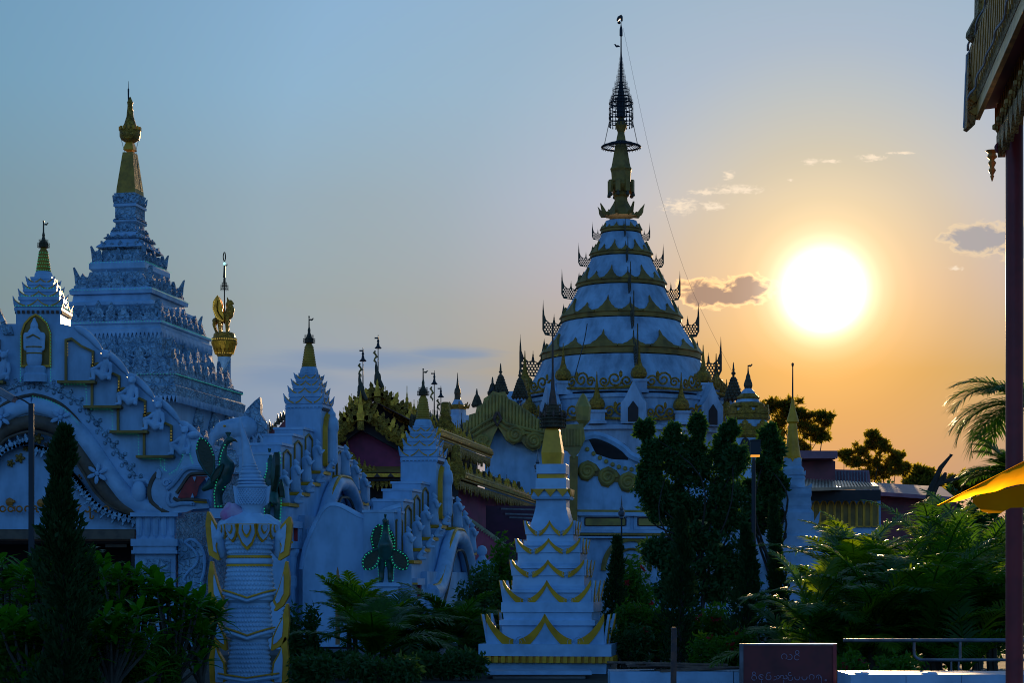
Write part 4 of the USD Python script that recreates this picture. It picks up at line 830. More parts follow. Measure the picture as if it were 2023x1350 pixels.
# ---------------------------------------------------------------- guardian figure seen from behind
def guardian():
    Y = 32.0; s = Y / F; X0 = 493; k_ = 32 / 39
    T = Thing('guardian_statue', 'tall crowned white guardian figure in scale armour with gold flame edges, seen from behind', 'statue', [(X0 - CX) * s, Y, 0])
    z = lambda y: EYE + (HY - y) * s; L = lambda x: (x - X0) * s
    W, G = MAT['sky_tinted_smooth'], MAT['gold_paint']
    FL = .72
    prof = [(64, 1400), (62, 1352), (46, 1346), (38, 1290), (37, 1264), (47, 1258), (43, 1230), (41, 1192), (50, 1186), (48, 1160), (43, 1122), (42, 1112), (41, 1098), (46, 1076), (53, 1050), (50, 1038), (40, 1026), (27, 1018), (18, 1012), (16, 1004)]
    m = M(); m.lathe([(r * s, max(-.05, z(y))) for r, y in prof], 28, ay=FL); T.part('body', m, W, smooth=40)
    def radius(y):
        ys = [p[1] for p in prof][::-1]; return np.interp(y, ys, [p[0] for p in prof][::-1])
    m = M(); row = 0
    for y in np.arange(1344, 1036, -9.0):
        if any(abs(y - b) < 7 for b in (1348, 1260, 1188, 1108)): continue
        row += 1; r0 = (radius(y) + .3) * s; n = 21
        for k in range(n):
            a = math.pi + (k + .5 * (row % 2) + .5) * math.pi / n
            c = np.array([r0 * math.cos(a), r0 * math.sin(a) * FL, z(y)]); out = np.array([math.cos(a), math.sin(a) / FL, 0]); out /= np.linalg.norm(out); tg = np.array([-out[1], out[0], 0])
            w, hh = 3.0 * s, 4.6 * s
            v = [c + tg * w + [0, 0, hh * .6], c - tg * w + [0, 0, hh * .6], c - tg * w - [0, 0, hh * .45], c - [0, 0, hh], c + tg * w - [0, 0, hh * .45], c + out * 2.6 * s - [0, 0, hh * .2]]
            m.add(v, [[0, 1, 5], [1, 2, 5], [2, 3, 5], [3, 4, 5], [4, 0, 5]])
    T.part('scale_armour', m, W)
    for yc, r, dip in ((1180, 52, 15), (1254, 50, 15), (1344, 63, 8)):   # skirt hems: hanging white rim with gold line
        for off, rr, mt, nm in ((0, 3.6, W, 'skirt_hem'), (-6.5, 2.0, G, 'gold_line')):
            c = []
            for a in np.linspace(math.pi * 1.02, math.pi * 1.98, 25):
                f = 1 - abs(math.cos(a)); c.append((r * s * math.cos(a), r * s * math.sin(a) * FL * .99, z(yc + dip * (f ** 1.2) + off - 7)))
            m = M(); m.tube(c, rr * s, 6); T.part(nm, m, mt, smooth=50)
    for y, r, e, mt, nm in ((1118, 46, 3, G, 'belt_line'), (1110, 47, 6, W, 'belt'), (1101, 45, 3, G, 'belt_line')):
        m = M(); m.lathe([(r * s - .03, z(y + e)), (r * s, z(y + e * .6)), (r * s, z(y - e * .6)), (r * s - .03, z(y - e))], 28, ay=FL); T.part(nm, m, mt, smooth=50)
    # arms and flame edges
    for sg in (-1, 1):
        arm = skin([((sg * .41, 0, z(1040)), .115, (sg * .50, -.04, z(1062)), .105), ((sg * .50, -.04, z(1062)), .10, (sg * .48, .08, z(1096)), .08), ((sg * .48, .08, z(1096)), .075, (sg * .31, .26, z(1078)), .065), ((sg * .28, 0, z(1032)), .13, (sg * .41, 0, z(1042)), .115)], .04, 6); T.part('arm', arm, W, smooth=True)
        fl = [[(56, 1066), (66, 1040), (80, 1014 if sg < 0 else 1024), (83, 1036), (81, 1062), (76, 1096), (60, 1106), (66, 1082), (62, 1070)],
              [(50, 1190), (62, 1160), (70, 1132), (74, 1112), (78, 1140), (77, 1176), (66, 1196), (52, 1206), (56, 1200)],
              [(48, 1262), (58, 1240), (68, 1222), (75, 1196), (77, 1230), (74, 1262), (60, 1276), (46, 1284)],
              [(46, 1340), (50, 1310), (62, 1290), (72, 1262), (76, 1300), (74, 1352), (72, 1400), (52, 1400)]]
        for pts in fl:
            pl = Polygon([(sg * x * s, max(-.05, z(y))) for x, y in pts]).buffer(.05).buffer(-.03); m = M(); m.ext(pl, -.10, .10); p = T.part('flame_edge', m, G)
            inner = pl.buffer(-.045); ii = affinity.translate(affinity.scale(inner, .8, .86), -sg * .03, 0)
            if not ii.is_empty: m = M(); m.ext(ii, -.125, -.095); T.part('flame_inset', m, W, parent=p)
    # collar with hanging tongues
    for a, w, hh in ((-90, .28, .43), (-125, .22, .3), (-55, .22, .3), (-155, .18, .25), (-25, .18, .25)):
        for k, (sc, mt, pr) in enumerate(((1, G, 0), (.84, W, .02), (.5, G, .035), (.36, W, .05))):
            g = Polygon([(-w / 2, 0), (-w * .55, -hh * .4), (-w * .3, -hh * .8), (0, -hh), (w * .3, -hh * .8), (w * .55, -hh * .4), (w / 2, 0)]); g = affinity.scale(g, sc, sc, origin=(0, -.02))
            m = M(); m.ext(g, -.06 - pr, .05); rr = 50 * s; ar = math.radians(a); o = M().join(m, RX(.16)); T.part('collar_tongue', M().join(o, RZ(ar + math.pi / 2), [rr * math.cos(ar), rr * FL * math.sin(ar), z(1036)]), mt)
    m = M(); m.lathe([(50 * s, z(1042)), (54 * s, z(1038)), (47 * s, z(1030)), (34 * s, z(1021)), (22 * s, z(1014)), (20 * s, z(1016))], 28, ay=FL); T.part('collar', m, W, smooth=50)
    t = skin([((L(448), -.02, z(1018)), .11, (L(462), -.02, z(1008)), .10), ((L(462), -.02, z(1008)), .11, (L(478), 0, z(1020)), .10), ((L(450), 0, z(1008)), .08, (L(453), 0, z(1000)), .06)], .04, 6); T.part('shoulder_cloth', t, MAT['pink_lit_cloth'], smooth=True)
    # head from behind: hair net, ear tabs, crown rings, leaning flame tip
    hc = L(498)
    m = M(); m.lathe([(17 * s, z(1016)), (19 * s, z(1006)), (26 * s, z(998)), (29 * s, z(983)), (28 * s, z(966)), (24 * s, z(961))], 20, (hc, 0, 0)); T.part('head', m, W, smooth=50)
    m = M()
    for k in range(12):
        for sg in (-1, 1):
            c = []
            for t in np.linspace(0, 1, 8): a = -math.pi / 2 + (k - 5.5) * .22 + sg * (t - .5) * .9; c.append((hc + 29.3 * s * math.cos(a), 29.3 * s * math.sin(a), z(998) + (z(966) - z(998)) * t))
            m.tube(c, .008, 4)
    T.part('hair_net', m, W, kind='stuff')
    for sg in (-1, 1):
        m = M(); m.ext(Polygon([(hc + sg * 23 * s, z(1002)), (hc + sg * 33 * s, z(994)), (hc + sg * 37 * s, z(960)), (hc + sg * 23 * s, z(966))]), -.05, .05); T.part('ear_tab', m, W)
    for y0, y1, r in ((966, 958, 31), (958, 952, 28), (952, 946, 27), (946, 938, 21), (938, 930, 20), (930, 924, 16), (924, 918, 15)):
        m = M(); m.lathe([(r * .9 * s, z(y0)), (r * s, z(y0 - (y0 - y1) * .35)), (r * s, z(y0 - (y0 - y1) * .65)), (r * .85 * s, z(y1))], 20, (hc - (966 - y0) * .12 * s, 0, 0)); T.part('crown_ring', m, W, smooth=50)
    c = bez([(hc - 6 * s, 0, z(919)), (hc - 9 * s, 0, z(900)), (hc - 13 * s, 0, z(875)), (hc - 20 * s, 0, z(848)), (hc - 25 * s, 0, z(822))], 14)
    m = M(); m.tube(c, np.linspace(14, 1, len(c)) ** 1.0 * s, 10); T.part('crown_tip', m, W, smooth=50)
mat('pink_lit_cloth', (.50, .38, .55), (.45, .06, .28), 2.2, .6)  # pink LED light on the cloth is painted in as magenta patches
guardian()

# ---------------------------------------------------------------- gilded winged creature on a lotus column
def winged_creature():
    Y = 76.0; s = Y / F; X0 = 443
    T = Thing('lotus_column', 'tall column with gold lotus capital behind the white pagoda', 'column', [(X0 - CX) * s, Y, 0])
    z = lambda y: EYE + (HY - y) * s
    m = M(); m.lathe([(13 * s, 0), (13 * s, z(706))], 14); T.part('shaft', m, MAT['sky_tinted_white'])
    m = M(); m.lathe([(12 * s, z(707)), (14 * s, z(704)), (16 * s, z(700)), (19 * s, z(690)), (22 * s, z(678)), (25 * s, z(675)), (25.5 * s, z(670)), (22 * s, z(667)), (21 * s, z(661)), (18 * s, z(658))], 20); T.part('lotus_bowl', m, MAT['gold_carved'])
    for k in range(16):
        a = 2 * math.pi * k / 16; m = M(); m.ext(affinity.scale(flame(.22, .5), 1, -1, origin=(0, 0)), -.03, .03); o = M().join(m, RX(.28)); T.part('lotus_petal', M().join(o, RZ(a), RZ(a) @ [0, -24 * s, z(676)]), MAT['gold_leaf'])
    m = M(); m.dots([(25.6 * s * math.cos(a), 25.6 * s * math.sin(a), z(672)) for a in np.linspace(math.pi, 2 * math.pi, 16)], .02, .09); m.dots([(17 * s * math.cos(a), 17 * s * math.sin(a), z(699)) for a in np.linspace(math.pi, 2 * math.pi, 16)], .02, .09); T.part('light_string', m, MAT['amber_led'])
    C = Thing('winged_beast', 'gilded winged four-legged beast statue standing on the lotus column under an umbrella', 'statue', [(X0 - CX) * s, Y, z(658)])
    q = lambda x, y, d=0.0: np.array([(x - X0) * s, d, (658 - y) * s])
    b = [(q(430, 632), .14, q(440, 628), .17), (q(440, 628), .17, q(452, 622), .19), (q(452, 622), .19, q(455, 612), .17), (q(455, 612), .15, q(452, 602), .12), (q(452, 602), .13, q(455, 598), .11), (q(456, 599), .08, q(460, 600), .05), (q(456, 604), .06, q(459, 605), .035), (q(451, 596), .05, q(449, 588), .015), (q(424, 634), .10, q(430, 632), .13)]
    for d in (-.16, .16): b += [(q(426, 636, d), .08, q(423, 642, d), .05), (q(423, 642, d), .05, q(428, 657, d), .045), (q(435, 634, d), .09, q(436, 657, d), .06), (q(450, 630, d), .09, q(449, 645, d), .06), (q(449, 645, d), .06, q(450, 657, d), .055)]
    C.part('body', skin(b, .05, 5, 10), MAT['gold_carved'], smooth=True)
    for d in (-.24, .24):
        m = M(); pl = Polygon([((x - X0) * s, (658 - y) * s) for x, y in ((445, 637), (436, 636), (427, 628), (422, 612), (423, 598), (428, 590), (432, 585), (436, 592), (440, 604), (442, 616), (444, 628))]); m.ext(pl, d - .05, d + .05); w = C.part('wing', m, MAT['gold_leaf'])
        for k in range(4):
            m = M(); m.tube([q(443, 634, d - .07), q(436 - 2 * k, 626 - 4 * k, d - .07), q(431 - k + 1.6 * k, 612 - 5 * k, d - .07), q(431 + 1.0 * k, 600 - 2 * k, d - .07)], .03, 5); C.part('feather', m, MAT['gold_leaf'], parent=w)
    m = M()
    for d in (-.30,): m.dots([q(443, 637, d), q(430, 630, d), q(423, 612, d), q(426, 594, d)], .02, .09); m.dots([q(441, 632, d), q(434, 618, d), q(431, 602, d)], .02, .09); m.dots([q(437, 637, d), q(437, 655, d)], .02, .09)
    C.part('light_string', m, MAT['amber_led'])
    m = M(); m.tube([q(443, 640, .05), q(443, 540, .05)], .022, 5); umbrella(m, q(443, 566, .05), [(7.5 * s, -5 * s, 1.5 * s), (5 * s, 1.5 * s, 7 * s), (2.4 * s, 8 * s, 15 * s)], .06, 12); m.tube([q(443, 548, .05), q(443, 522, .05)], [.06, .03], 6)
    m.tube([q(443 + 2.2 * math.cos(a), 507 + 9 * math.sin(a), .05) for a in np.linspace(0, 2 * math.pi, 14)], .02, 4); vane_bird(m, q(446, 525, .05), .14); C.part('umbrella', m, MAT['dark_bronze'])
    m = M(); m.ell(q(443, 521, .03), (.05, .05, .06), 8); C.part('lamp', m, MAT['white_led'])
winged_creature()
# ---------------------------------------------------------------- great stupa
def fan_mesh():
    """Openwork crown plate with three spires: outline in a unit box, outer edge at x = 1."""
    o = Polygon([(0, .05), (.35, -.02), (.9, .05), (1, .25), (1.0, .75), (.97, 1.28), (.93, .8), (.86, .6), (.72, .48), (.62, .5), (.57, .78), (.53, .5), (.42, .44), (.34, .55), (.27, .95), (.22, 1.18), (.17, .9), (.08, .62), (0, .5)])
    holes = []
    for i in range(10):
        for j in range(14):
            cx, cz = (i + .5 + .5 * (j % 2)) / 10, j / 11.8
            h = Point(cx, cz).buffer(.034, 2)
            if o.buffer(-.018).contains(h): holes.append(h)
    g = o.difference(unary_union(holes)); m = M(); m.ext(g, -.018, .018)
    for x, z0, z1 in ((.97, .7, 1.32), (.57, .6, .82), (.22, .8, 1.2)): m.tube([(x, 0, z0), (x, 0, z0 + (z1 - z0) * .4), (x, 0, z0 + (z1 - z0) * .45), (x, 0, z1)], [.02, .026, .010, .004], 4)
    return m
def great_stupa():
    Y = 122.0; s = Y / F; X0 = 1227
    T = Thing('great_stupa', 'huge white tapering stupa with gold crested bands and tall gold spire, behind everything', 'stupa', [(X0 - CX) * s, Y, 0], 0.1)
    z = lambda y, r=0: EYE + (HY - y) * (Y - r * s) / F
    W, G = MAT['stupa_white'], MAT['old_gold']
    n = 16; rot = math.pi / 16
    bands = [(31, 432, 38, 446, 455), (38.5, 456, 59, 492, 501), (59, 502, 86, 548, 558), (86, 559, 117, 612, 624), (117.5, 625, 156, 682, 697), (157, 698, 196, 772, 776)]
    fan = fan_mesh(); tot = len(bands)
    for i, (r0, y0, r1, y1, y2) in enumerate(bands):
        m = M(); pr = []
        for t in np.linspace(1, 0, 5): r = r0 + (r1 - r0) * (t ** 1.12); pr.append((r * s, z(y0 + (y1 - y0) * t, r)))
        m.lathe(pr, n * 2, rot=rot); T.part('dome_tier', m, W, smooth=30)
        if i == tot - 1: continue
        m = M(); m.lathe([((r1 - 3) * s, z(y2, r1)), ((r1 + 2.2) * s, z(y2 - 1, r1)), ((r1 + 2.2) * s, z(y1 + 1, r1)), ((r1 + .4) * s, z(y1 - 1, r1))], n * 2, rot=rot); T.part('gold_band', m, G, smooth=30)
        hh = (y1 - y0) * .66 * s + .14; sl = math.atan2((r1 - r0) * s, (y1 - y0) * s) * .8
        for k in range(n):
            a = rot + (k + .5) * 2 * math.pi / n; w = 2 * math.pi * r1 * s / n * 1.0
            big = k % 2 == 0
            q = [(-.5, 0), (.5, 0), (.5, .12), (.36, .16), (.3, .27), (.2, .36), (.13, .52), (.05, .64), (0, .95), (-.05, .64), (-.13, .52), (-.2, .36), (-.3, .27), (-.36, .16), (-.5, .12)]
            sc = 1.0 if big else .62
            m = M(); m.ext(Polygon([(x * w, zz * hh * (sc if abs(x) < .45 else 1)) for x, zz in q]), -.10, .06); o = M().join(m, RX(-sl)); A = RZ(a + math.pi / 2)
            T.part('band_crest', M().join(o, A, A @ [0, -(r1 + 1.0) * s, z(y1, r1) - .1]), G)
        sz = (.40 + .52 * (i / (tot - 2))) * 2.15
        for k in range(4):
            a = k * math.pi / 2; m = M().join(fan, RZ(a) * sz, RZ(a) @ [r1 * s - .27 * sz, 0, z(y2, r1) - .5 * sz]); T.part('crown_plate', m, MAT['dark_bronze'])
    m = M(); m.lathe([(200 * s, z(816, 200)), (203 * s, z(814, 200)), (203 * s, z(806, 200)), (199 * s, z(804, 200)), (199 * s, z(786, 200)), (203 * s, z(784, 200)), (203 * s, z(778, 200)), (196 * s, z(775, 200))], n, rot=rot); T.part('terrace', m, W)
    m = M(); m.lathe([(212 * s, 0), (212 * s, z(850, 212)), (220 * s, z(848, 212)), (220 * s, z(840, 212)), (208 * s, z(838, 212)), (206 * s, z(816, 206))], n, rot=rot); T.part('terrace', m, W)
    for k in range(16):                                                 # vases on pedestals and small niche gables round the terrace
        a = k * math.pi / 8 - math.pi / 2 + .02; c = np.array([206 * s * math.cos(a), 206 * s * math.sin(a), 0])
        up = k % 2 == 0; zb = z(776, 200) if up else z(838, 206); c = c * (.93 if up else 1.02)
        m = M(); m.sq([(.5, 0), (.5, .15), (.42, .2), (.42, .62), (.5, .66), (.5, .8)], c + [0, 0, zb]); p = T.part('pedestal', m, W)
        m = M(); m.lathe([(.2, .8), (.45, .95), (.5, 1.15), (.42, 1.4), (.22, 1.6), (.2, 1.7), (.13, 1.9), (.1, 2.2), (.06, 2.5), (.02, 3.1)], 10, c + [0, 0, zb]); T.part('gold_vase', m, MAT['gold_carved'], parent=p)
        if not up:
            m = M(); A = RZ(a + math.pi / 2); m.ext(Polygon([(-.75, 0), (-.75, 1.2), (-.5, 1.5), (0, 2.5), (.5, 1.5), (.75, 1.2), (.75, 0)]), -.25, .4); T.part('niche_gable', M().join(m, A, A @ [2.2, -205 * s, zb]), W)
            m = M(); m.ext(Polygon([(-.3, 0), (-.3, .8), (0, 1.2), (.3, .8), (.3, 0)]), -.32, -.24); T.part('niche_opening', M().join(m, A, A @ [2.2, -205 * s, zb + .1]), MAT['dark_wood'])
        m = M(); A = RZ(a + math.pi / 2)
        for u in (-1, 1):
            for o, r in ((.75, .36), (1.45, .46), (2.1, .3)): m.tube(curl(u * o, .25 + r, r, 1.5, 16, u < 0), .065, 5)
            m.ell((u * 1.1, 0, 1.0), (.12, .08, .22), 6)
        m.tube([(-2.4, 0, .12), (0, 0, .3), (2.4, 0, .12)], .08, 5); T.part('gold_scroll', M().join(m, A, A @ [0, -(196 if up else 209) * s, zb + .1]), MAT['gold_carved'], kind='stuff')
    rnd = random.Random(3)
    for k in range(13):                                                 # long dark rain streaks and a loose rope are part of the wear
        pass
    # gold spire
    m = M(); m.lathe([(33 * s, z(428)), (30 * s, z(425)), (22 * s, z(412)), (17 * s, z(404)), (14 * s, z(398)), (13 * s, z(390)), (17 * s, z(386)), (15 * s, z(383)), (12 * s, z(378)), (14 * s, z(374))], 8, rot=rot); T.part('lotus_base', m, G)
    for k in range(8):
        a = k * math.pi / 4 + math.pi / 8
        m = M(); m.ext(affinity.scale(horn(.6, .7), 1, 1), -.06, .06); T.part('lotus_horn', M().join(m, RZ(a), RZ(a) @ [26 * s, 0, z(428)]), G)
        m = M(); m.box((0, 0, 0), (.16, .3, .75)); T.part('bowl_horn', M().join(m, RZ(a), RZ(a) @ [23.5 * s, 0, z(369)]), G)
        m = M(); m.lathe([(.02, 0), (.12, .05), (.1, .2), (.02, .5)], 6, RZ(a) @ [24.5 * s, 0, z(390)]); T.part('hanging_bell', m, MAT['dark_bronze'])
    m = M(); m.lathe([(14 * s, z(378)), (20 * s, z(372)), (24 * s, z(366)), (22 * s, z(362)), (19 * s, z(361)), (21 * s, z(340)), (23 * s, z(335)), (21 * s, z(332)), (20 * s, z(330)), (11 * s, z(282)), (10.5 * s, z(280)), (7 * s, z(262)), (12 * s, z(249)), (11 * s, z(245)), (5 * s, z(232))], 8, rot=rot); T.part('spire', m, G)
    m = M(); q = lambda r, y: [(r * s * math.cos(a), r * s * math.sin(a), z(y)) for a in np.linspace(0, 2 * math.pi, 33)]
    m.tube(q(38, 290), .06, 4); m.tube(q(12, 281), .06, 4); m.tube(q(25, 284.5), .04, 4)
    for k in range(32):
        a = k * math.pi / 16; m.tube([(r * s * math.cos(a), r * s * math.sin(a), z(y)) for r, y in ((11, 281), (26, 284.5), (38, 290), (38.5, 294))], .025, 4)
    T.part('disc_canopy', m, MAT['dark_metal'], kind='stuff')
    m = M(); tr = [(23.5, 243, 226), (23.5, 226, 204), (20, 204, 192), (16.5, 192, 178), (12.5, 178, 165), (9, 165, 152), (6.5, 152, 140), (4.8, 140, 128), (3.6, 128, 116)]
    umbrella(m, (0, 0, 0), [(r * s, z(a), z(b)) for r, a, b in tr], .25, 20); m.lathe([(9 * s, z(232)), (8 * s, z(200)), (4 * s, z(170)), (2.6 * s, z(140)), (1.5 * s, z(100)), (1.3 * s, z(72)), (3.2 * s, z(70)), (3 * s, z(58)), (.8 * s, z(48)), (.4 * s, z(40))], 8); T.part('umbrella', m, MAT['dark_metal'])
    m = M(); vane_bird(m, (-8 * s, 0, z(92)), 11 * s, -1); T.part('weather_vane', m, MAT['dark_metal'])
    m = M(); m.ext(Polygon([(-9 * s, z(39)), (-7 * s, z(33)), (0, z(29)), (3 * s, z(33)), (3 * s, z(41)), (1 * s, z(41)), (-1 * s, z(36)), (-6 * s, z(41))]), -.1, .1); m.lathe([(.05, z(47)), (.12, z(45)), (.05, z(41))], 6, (-4 * s, 0, 0)); T.part('pennant', m, MAT['dark_metal'])
    for dx in (-1, 1): m = M(); m.tube([(dx * 24 * s, 0, z(243)), (dx * 33 * s, 0, z(285))], .02, 4); T.part('guy_wire', m, MAT['dark_metal'])
    c = bez([P(1231, 55, Y), P(1280, 285, Y - 3), P(1316, 424, Y - 5), P(1366, 570, Y - 7), P(1441, 725, Y - 10), P(1475, 790, Y - 11)], 24); m = M(); m.tube(c, .008, 4); T.part('cable', m, MAT['dark_metal'], world=True)
    c = bez([P(1160, 640, Y - 6), P(1155, 670, Y - 7), P(1146, 705, Y - 8), P(1135, 745, Y - 9)], 10); m = M(); m.tube(c, .03, 4); T.part('rope', m, MAT['dark_metal'], world=True)
great_stupa()

# small filigree trees of metal beside the great stupa
def filigree(px, ytop, ybase, Y, w, lb):
    s = Y / F; T = Thing('metal_finial_tree', lb, 'finial', P(px, ybase, Y)); H = (ybase - ytop) * s; w = w * s
    m = M(); m.tube([(0, 0, 0), (0, 0, H * .8), (0, 0, H)], [.12, .06, .02], 5); rnd = random.Random(int(px))
    for i in range(7):
        zz = H * (.04 + .085 * i); r = w * (1 - i / 8.0)
        m.tube([(r * math.cos(a), r * math.sin(a), zz) for a in np.linspace(0, 2 * math.pi, 13)], .04, 4)
        for k in range(12):
            a = k * math.pi / 6 + i * .3; c = np.array([r * math.cos(a), r * math.sin(a), zz]); m.tube([(0, 0, zz - .08), c, c + [0, 0, H * .05]], [.03, .05, .02], 4); m.ell(c + [0, 0, -.06], (.12, .12, .16), 5)
    m.lathe([(w * .16, H * .66), (w * .3, H * .70), (w * .1, H * .76), (w * .16, H * .79), (.02, H * .9)], 8); T.part('umbrella', m, MAT['dark_bronze'])
for a in ((989, 718, 776, 112, 13, 'dark metal filigree tree on the gold gable left of the great stupa'), (1027, 724, 785, 114, 14, 'dark metal filigree tree touching the left foot of the great stupa'), (942, 768, 800, 112, 8, 'small metal finial with a flag between blue pagoda and gold gable'), (1449, 716, 790, 112, 17, 'dark metal filigree tree at the right foot of the great stupa'), (973, 745, 778, 112, 7, 'smallest metal finial beside the filigree tree on the gold gable')): filigree(*a)

# ---------------------------------------------------------------- small pagodas right and left of the great stupa
def round_pagoda(px, Y, name, lb, rows, base_mat=None, n=8):
    s = Y / F; T = Thing(name, lb, 'pagoda', [(px - CX) * s, Y, 0], .15)
    z = lambda y: EYE + (HY - y) * s
    for nm, mt, pr in rows:
        m = M(); m.lathe([(max(.012, r * s), max(0, z(y))) for r, y in pr], n if mt != 'dark_bronze' else 10); T.part(nm, m, MAT[mt])
    return T, s, z
T, s, z = round_pagoda(1478, 100, 'small_pagoda', 'white octagonal pagoda with gold bands and arched windows, right of the great stupa',
    [('base', 'stupa_white', [(52, 1290), (52, 950), (56, 948), (56, 936), (50, 934)]), ('wall', 'stupa_white', [(46, 934), (46, 868)]), ('gold_eave', 'gold_carved', [(46, 868), (53, 862), (53, 854), (44, 850)]), ('tier', 'stupa_white', [(46, 851), (38, 830)]), ('gold_eave', 'gold_carved', [(40, 832), (45, 828), (45, 822), (36, 818)]),
     ('tier', 'stupa_white', [(37, 819), (30, 806)]), ('gold_eave', 'gold_carved', [(31, 808), (35, 804), (34, 799), (27, 796)]), ('tier', 'stupa_white', [(27, 797), (21, 789)]), ('gold_eave', 'gold_carved', [(22, 790), (24, 786), (14, 778)]), ('bell', 'stupa_white', [(15, 779), (13, 774), (7, 768)]),
     ('spire', 'dark_bronze', [(7, 769), (9, 762), (8, 756), (5, 748), (4, 742), (2, 738), (1, 725), (1, 722)])])
for k in range(8):
    a = k * math.pi / 4 + math.pi / 8
    m = M(); A = RZ(a + math.pi / 2); m.ext(Polygon([(-.28, 0), (-.28, .9), (-.15, 1.2), (0, 1.3), (.15, 1.2), (.28, .9), (.28, 0)]), -.06, .1); T.part('window', M().join(m, A, A @ [0, -46 * s * math.cos(math.pi / 8), z(918)]), MAT['dark_wood'])
    for y, r in ((850, 50), (818, 42)):
        m = M(); m.ext(flame(.9, .5), -.05, .05); T.part('eave_crest', M().join(m, A, A @ [0, -r * s * .92, z(y + 2)]), MAT['gold_carved'])
m = M(); vane_bird(m, (.1, 0, z(724)), .25); T.part('weather_vane', m, MAT['dark_bronze'])
T, s, z = round_pagoda(904, 130, 'small_pagoda', 'small pale blue pagoda with bronze top, seen between monastery and gold gable',
    [('base', 'stupa_white', [(40, 1240), (36, 850), (26, 822)]), ('gold_eave', 'gold_carved', [(15, 812), (17, 809), (16, 806)]), ('tier', 'stupa_white', [(17, 824), (17, 811), (13, 806)]), ('gold_eave', 'gold_carved', [(13, 807), (14, 803), (12, 800)]), ('tier', 'stupa_white', [(13, 802), (7, 790)]), ('spire', 'dark_bronze', [(7, 790), (6, 786), (6, 781), (7, 777), (6, 770), (3.5, 766), (2, 756), (1, 748), (.6, 737)])])
for k in range(8):
    a = k * math.pi / 4; m = M(); m.ext(horn(.35, .4), -.04, .04); T.part('corner_horn', M().join(m, RZ(a), RZ(a) @ [14 * s, 0, z(808)]), MAT['gold_carved'])

# white stupa with gold bell on the right
def right_stupa():
    Y = 60.0; s = Y / F; X0 = 1566
    T = Thing('small_stupa', 'slim white stepped stupa with gold bell and tall rod, at right among the palms', 'stupa', [(X0 - CX) * s, Y, 0], YAW)
    z = lambda y: EYE + (HY - y) * s; h = lambda a: a * s
    W, G = MAT['sky_tinted_smooth'], MAT['gold_paint']
    prof = [[(66, 1300), (66, 1150), (62, 1146), (62, 1120), (56, 1116), (56, 1090), (48, 1086), (48, 1060), (43, 1056), (41, 1015), (36, 1008)], [(35, 1010), (37, 1000), (35, 985), (37, 978), (36, 968), (33, 965)], [(25, 966), (23, 950), (25, 946), (21, 940), (22, 928), (17, 922)], [(17, 922), (17, 908), (15, 906)]]
    for pr in prof: m = M(); m.sq([(h(r), max(0, z(y))) for r, y in pr]); T.part('stepped_tier', m, W)
    for y, r in ((966, 36), (940, 24)):
        wp, gp = swag(h(r), -h(r), z(y), z(y) + h(1), z(y) + h(8), h(2), .1, h(2), h(.5)); T.part('crest', four(wp), W, kind='stuff')
    for sg, y, r in ((-1, 1090, 56), (1, 1090, 56), (-1, 1150, 66), (1, 1150, 66), (-1, 1040, 46), (1, 1040, 46)):
        for fr in (-1, 1): m = M(); m.ext(affinity.scale(horn(h(18), h(30)), sg, 1, origin=(0, 0)), -.1, .1); T.part('corner_horn', M().join(m, None, [sg * h(r - 12), fr * h(r - 10), z(y)]), W)
    m = M(); m.lathe([(h(13), z(912)), (h(16), z(906)), (h(15), z(898)), (h(11), z(870)), (h(9), z(845)), (h(8), z(838)), (h(12), z(834)), (h(11), z(828)), (h(7), z(815)), (h(4), z(800)), (h(2), z(788))], 14); T.part('gold_bell', m, G, smooth=40)
    m = M()
    for k in range(10): a = k * math.pi / 5; m.ext(affinity.scale(flame(h(9), h(9)), 1, -1, origin=(0, 0)), -.03, .03, RZ(a), RZ(a) @ [0, -h(16), z(905)])
    T.part('petal_trim', m, G)
    m = M(); m.lathe([(h(1.6), z(800)), (h(1.1), z(725)), (h(2.2), z(723)), (h(2.6), z(719)), (h(1), z(717))], 8); T.part('rod', m, MAT['rust'])
right_stupa()

# ---------------------------------------------------------------- monastery with golden roofs
def line_crest(T, name, a, b, n, hh, mt, down=False, th=.08, var=.3, seed=1, w=1.1, parts=True, shape=None, world=True):
    """Leaf-shaped crests (or a hanging fringe) along the line a-b."""
    a, b = np.asarray(a, float), np.asarray(b, float); d = b - a; L = np.linalg.norm(d); t = d / L; rnd = random.Random(seed)
    hz = math.atan2(t[1], t[0]); tot = M()
    for i in range(n):
        c = a + d * (i + .5) / n; f = shape or flame(L / n * w, 1.0)
        g = affinity.scale(f, 1, hh * rnd.uniform(1 - var, 1 + var) * (-1 if down else 1), origin=(0, 0)); m = M(); m.ext(g, -th / 2, th / 2); o = M().join(m, RZ(hz), c)
        if parts: T.part(name, o, mt, world=world)
        else: tot.join(o)
    if not parts: T.part(name, tot, mt, world=world, kind='stuff')
def spirelet(H, w):
    m = M(); m.lathe([(w, 0), (w * 1.1, H * .08), (w * .7, H * .14), (w * .85, H * .22), (w * .5, H * .3), (w * .62, H * .38), (w * .34, H * .46), (w * .4, H * .54), (w * .18, H * .62), (w * .2, H * .68), (w * .07, H * .8), (.012, H)], 8); return m
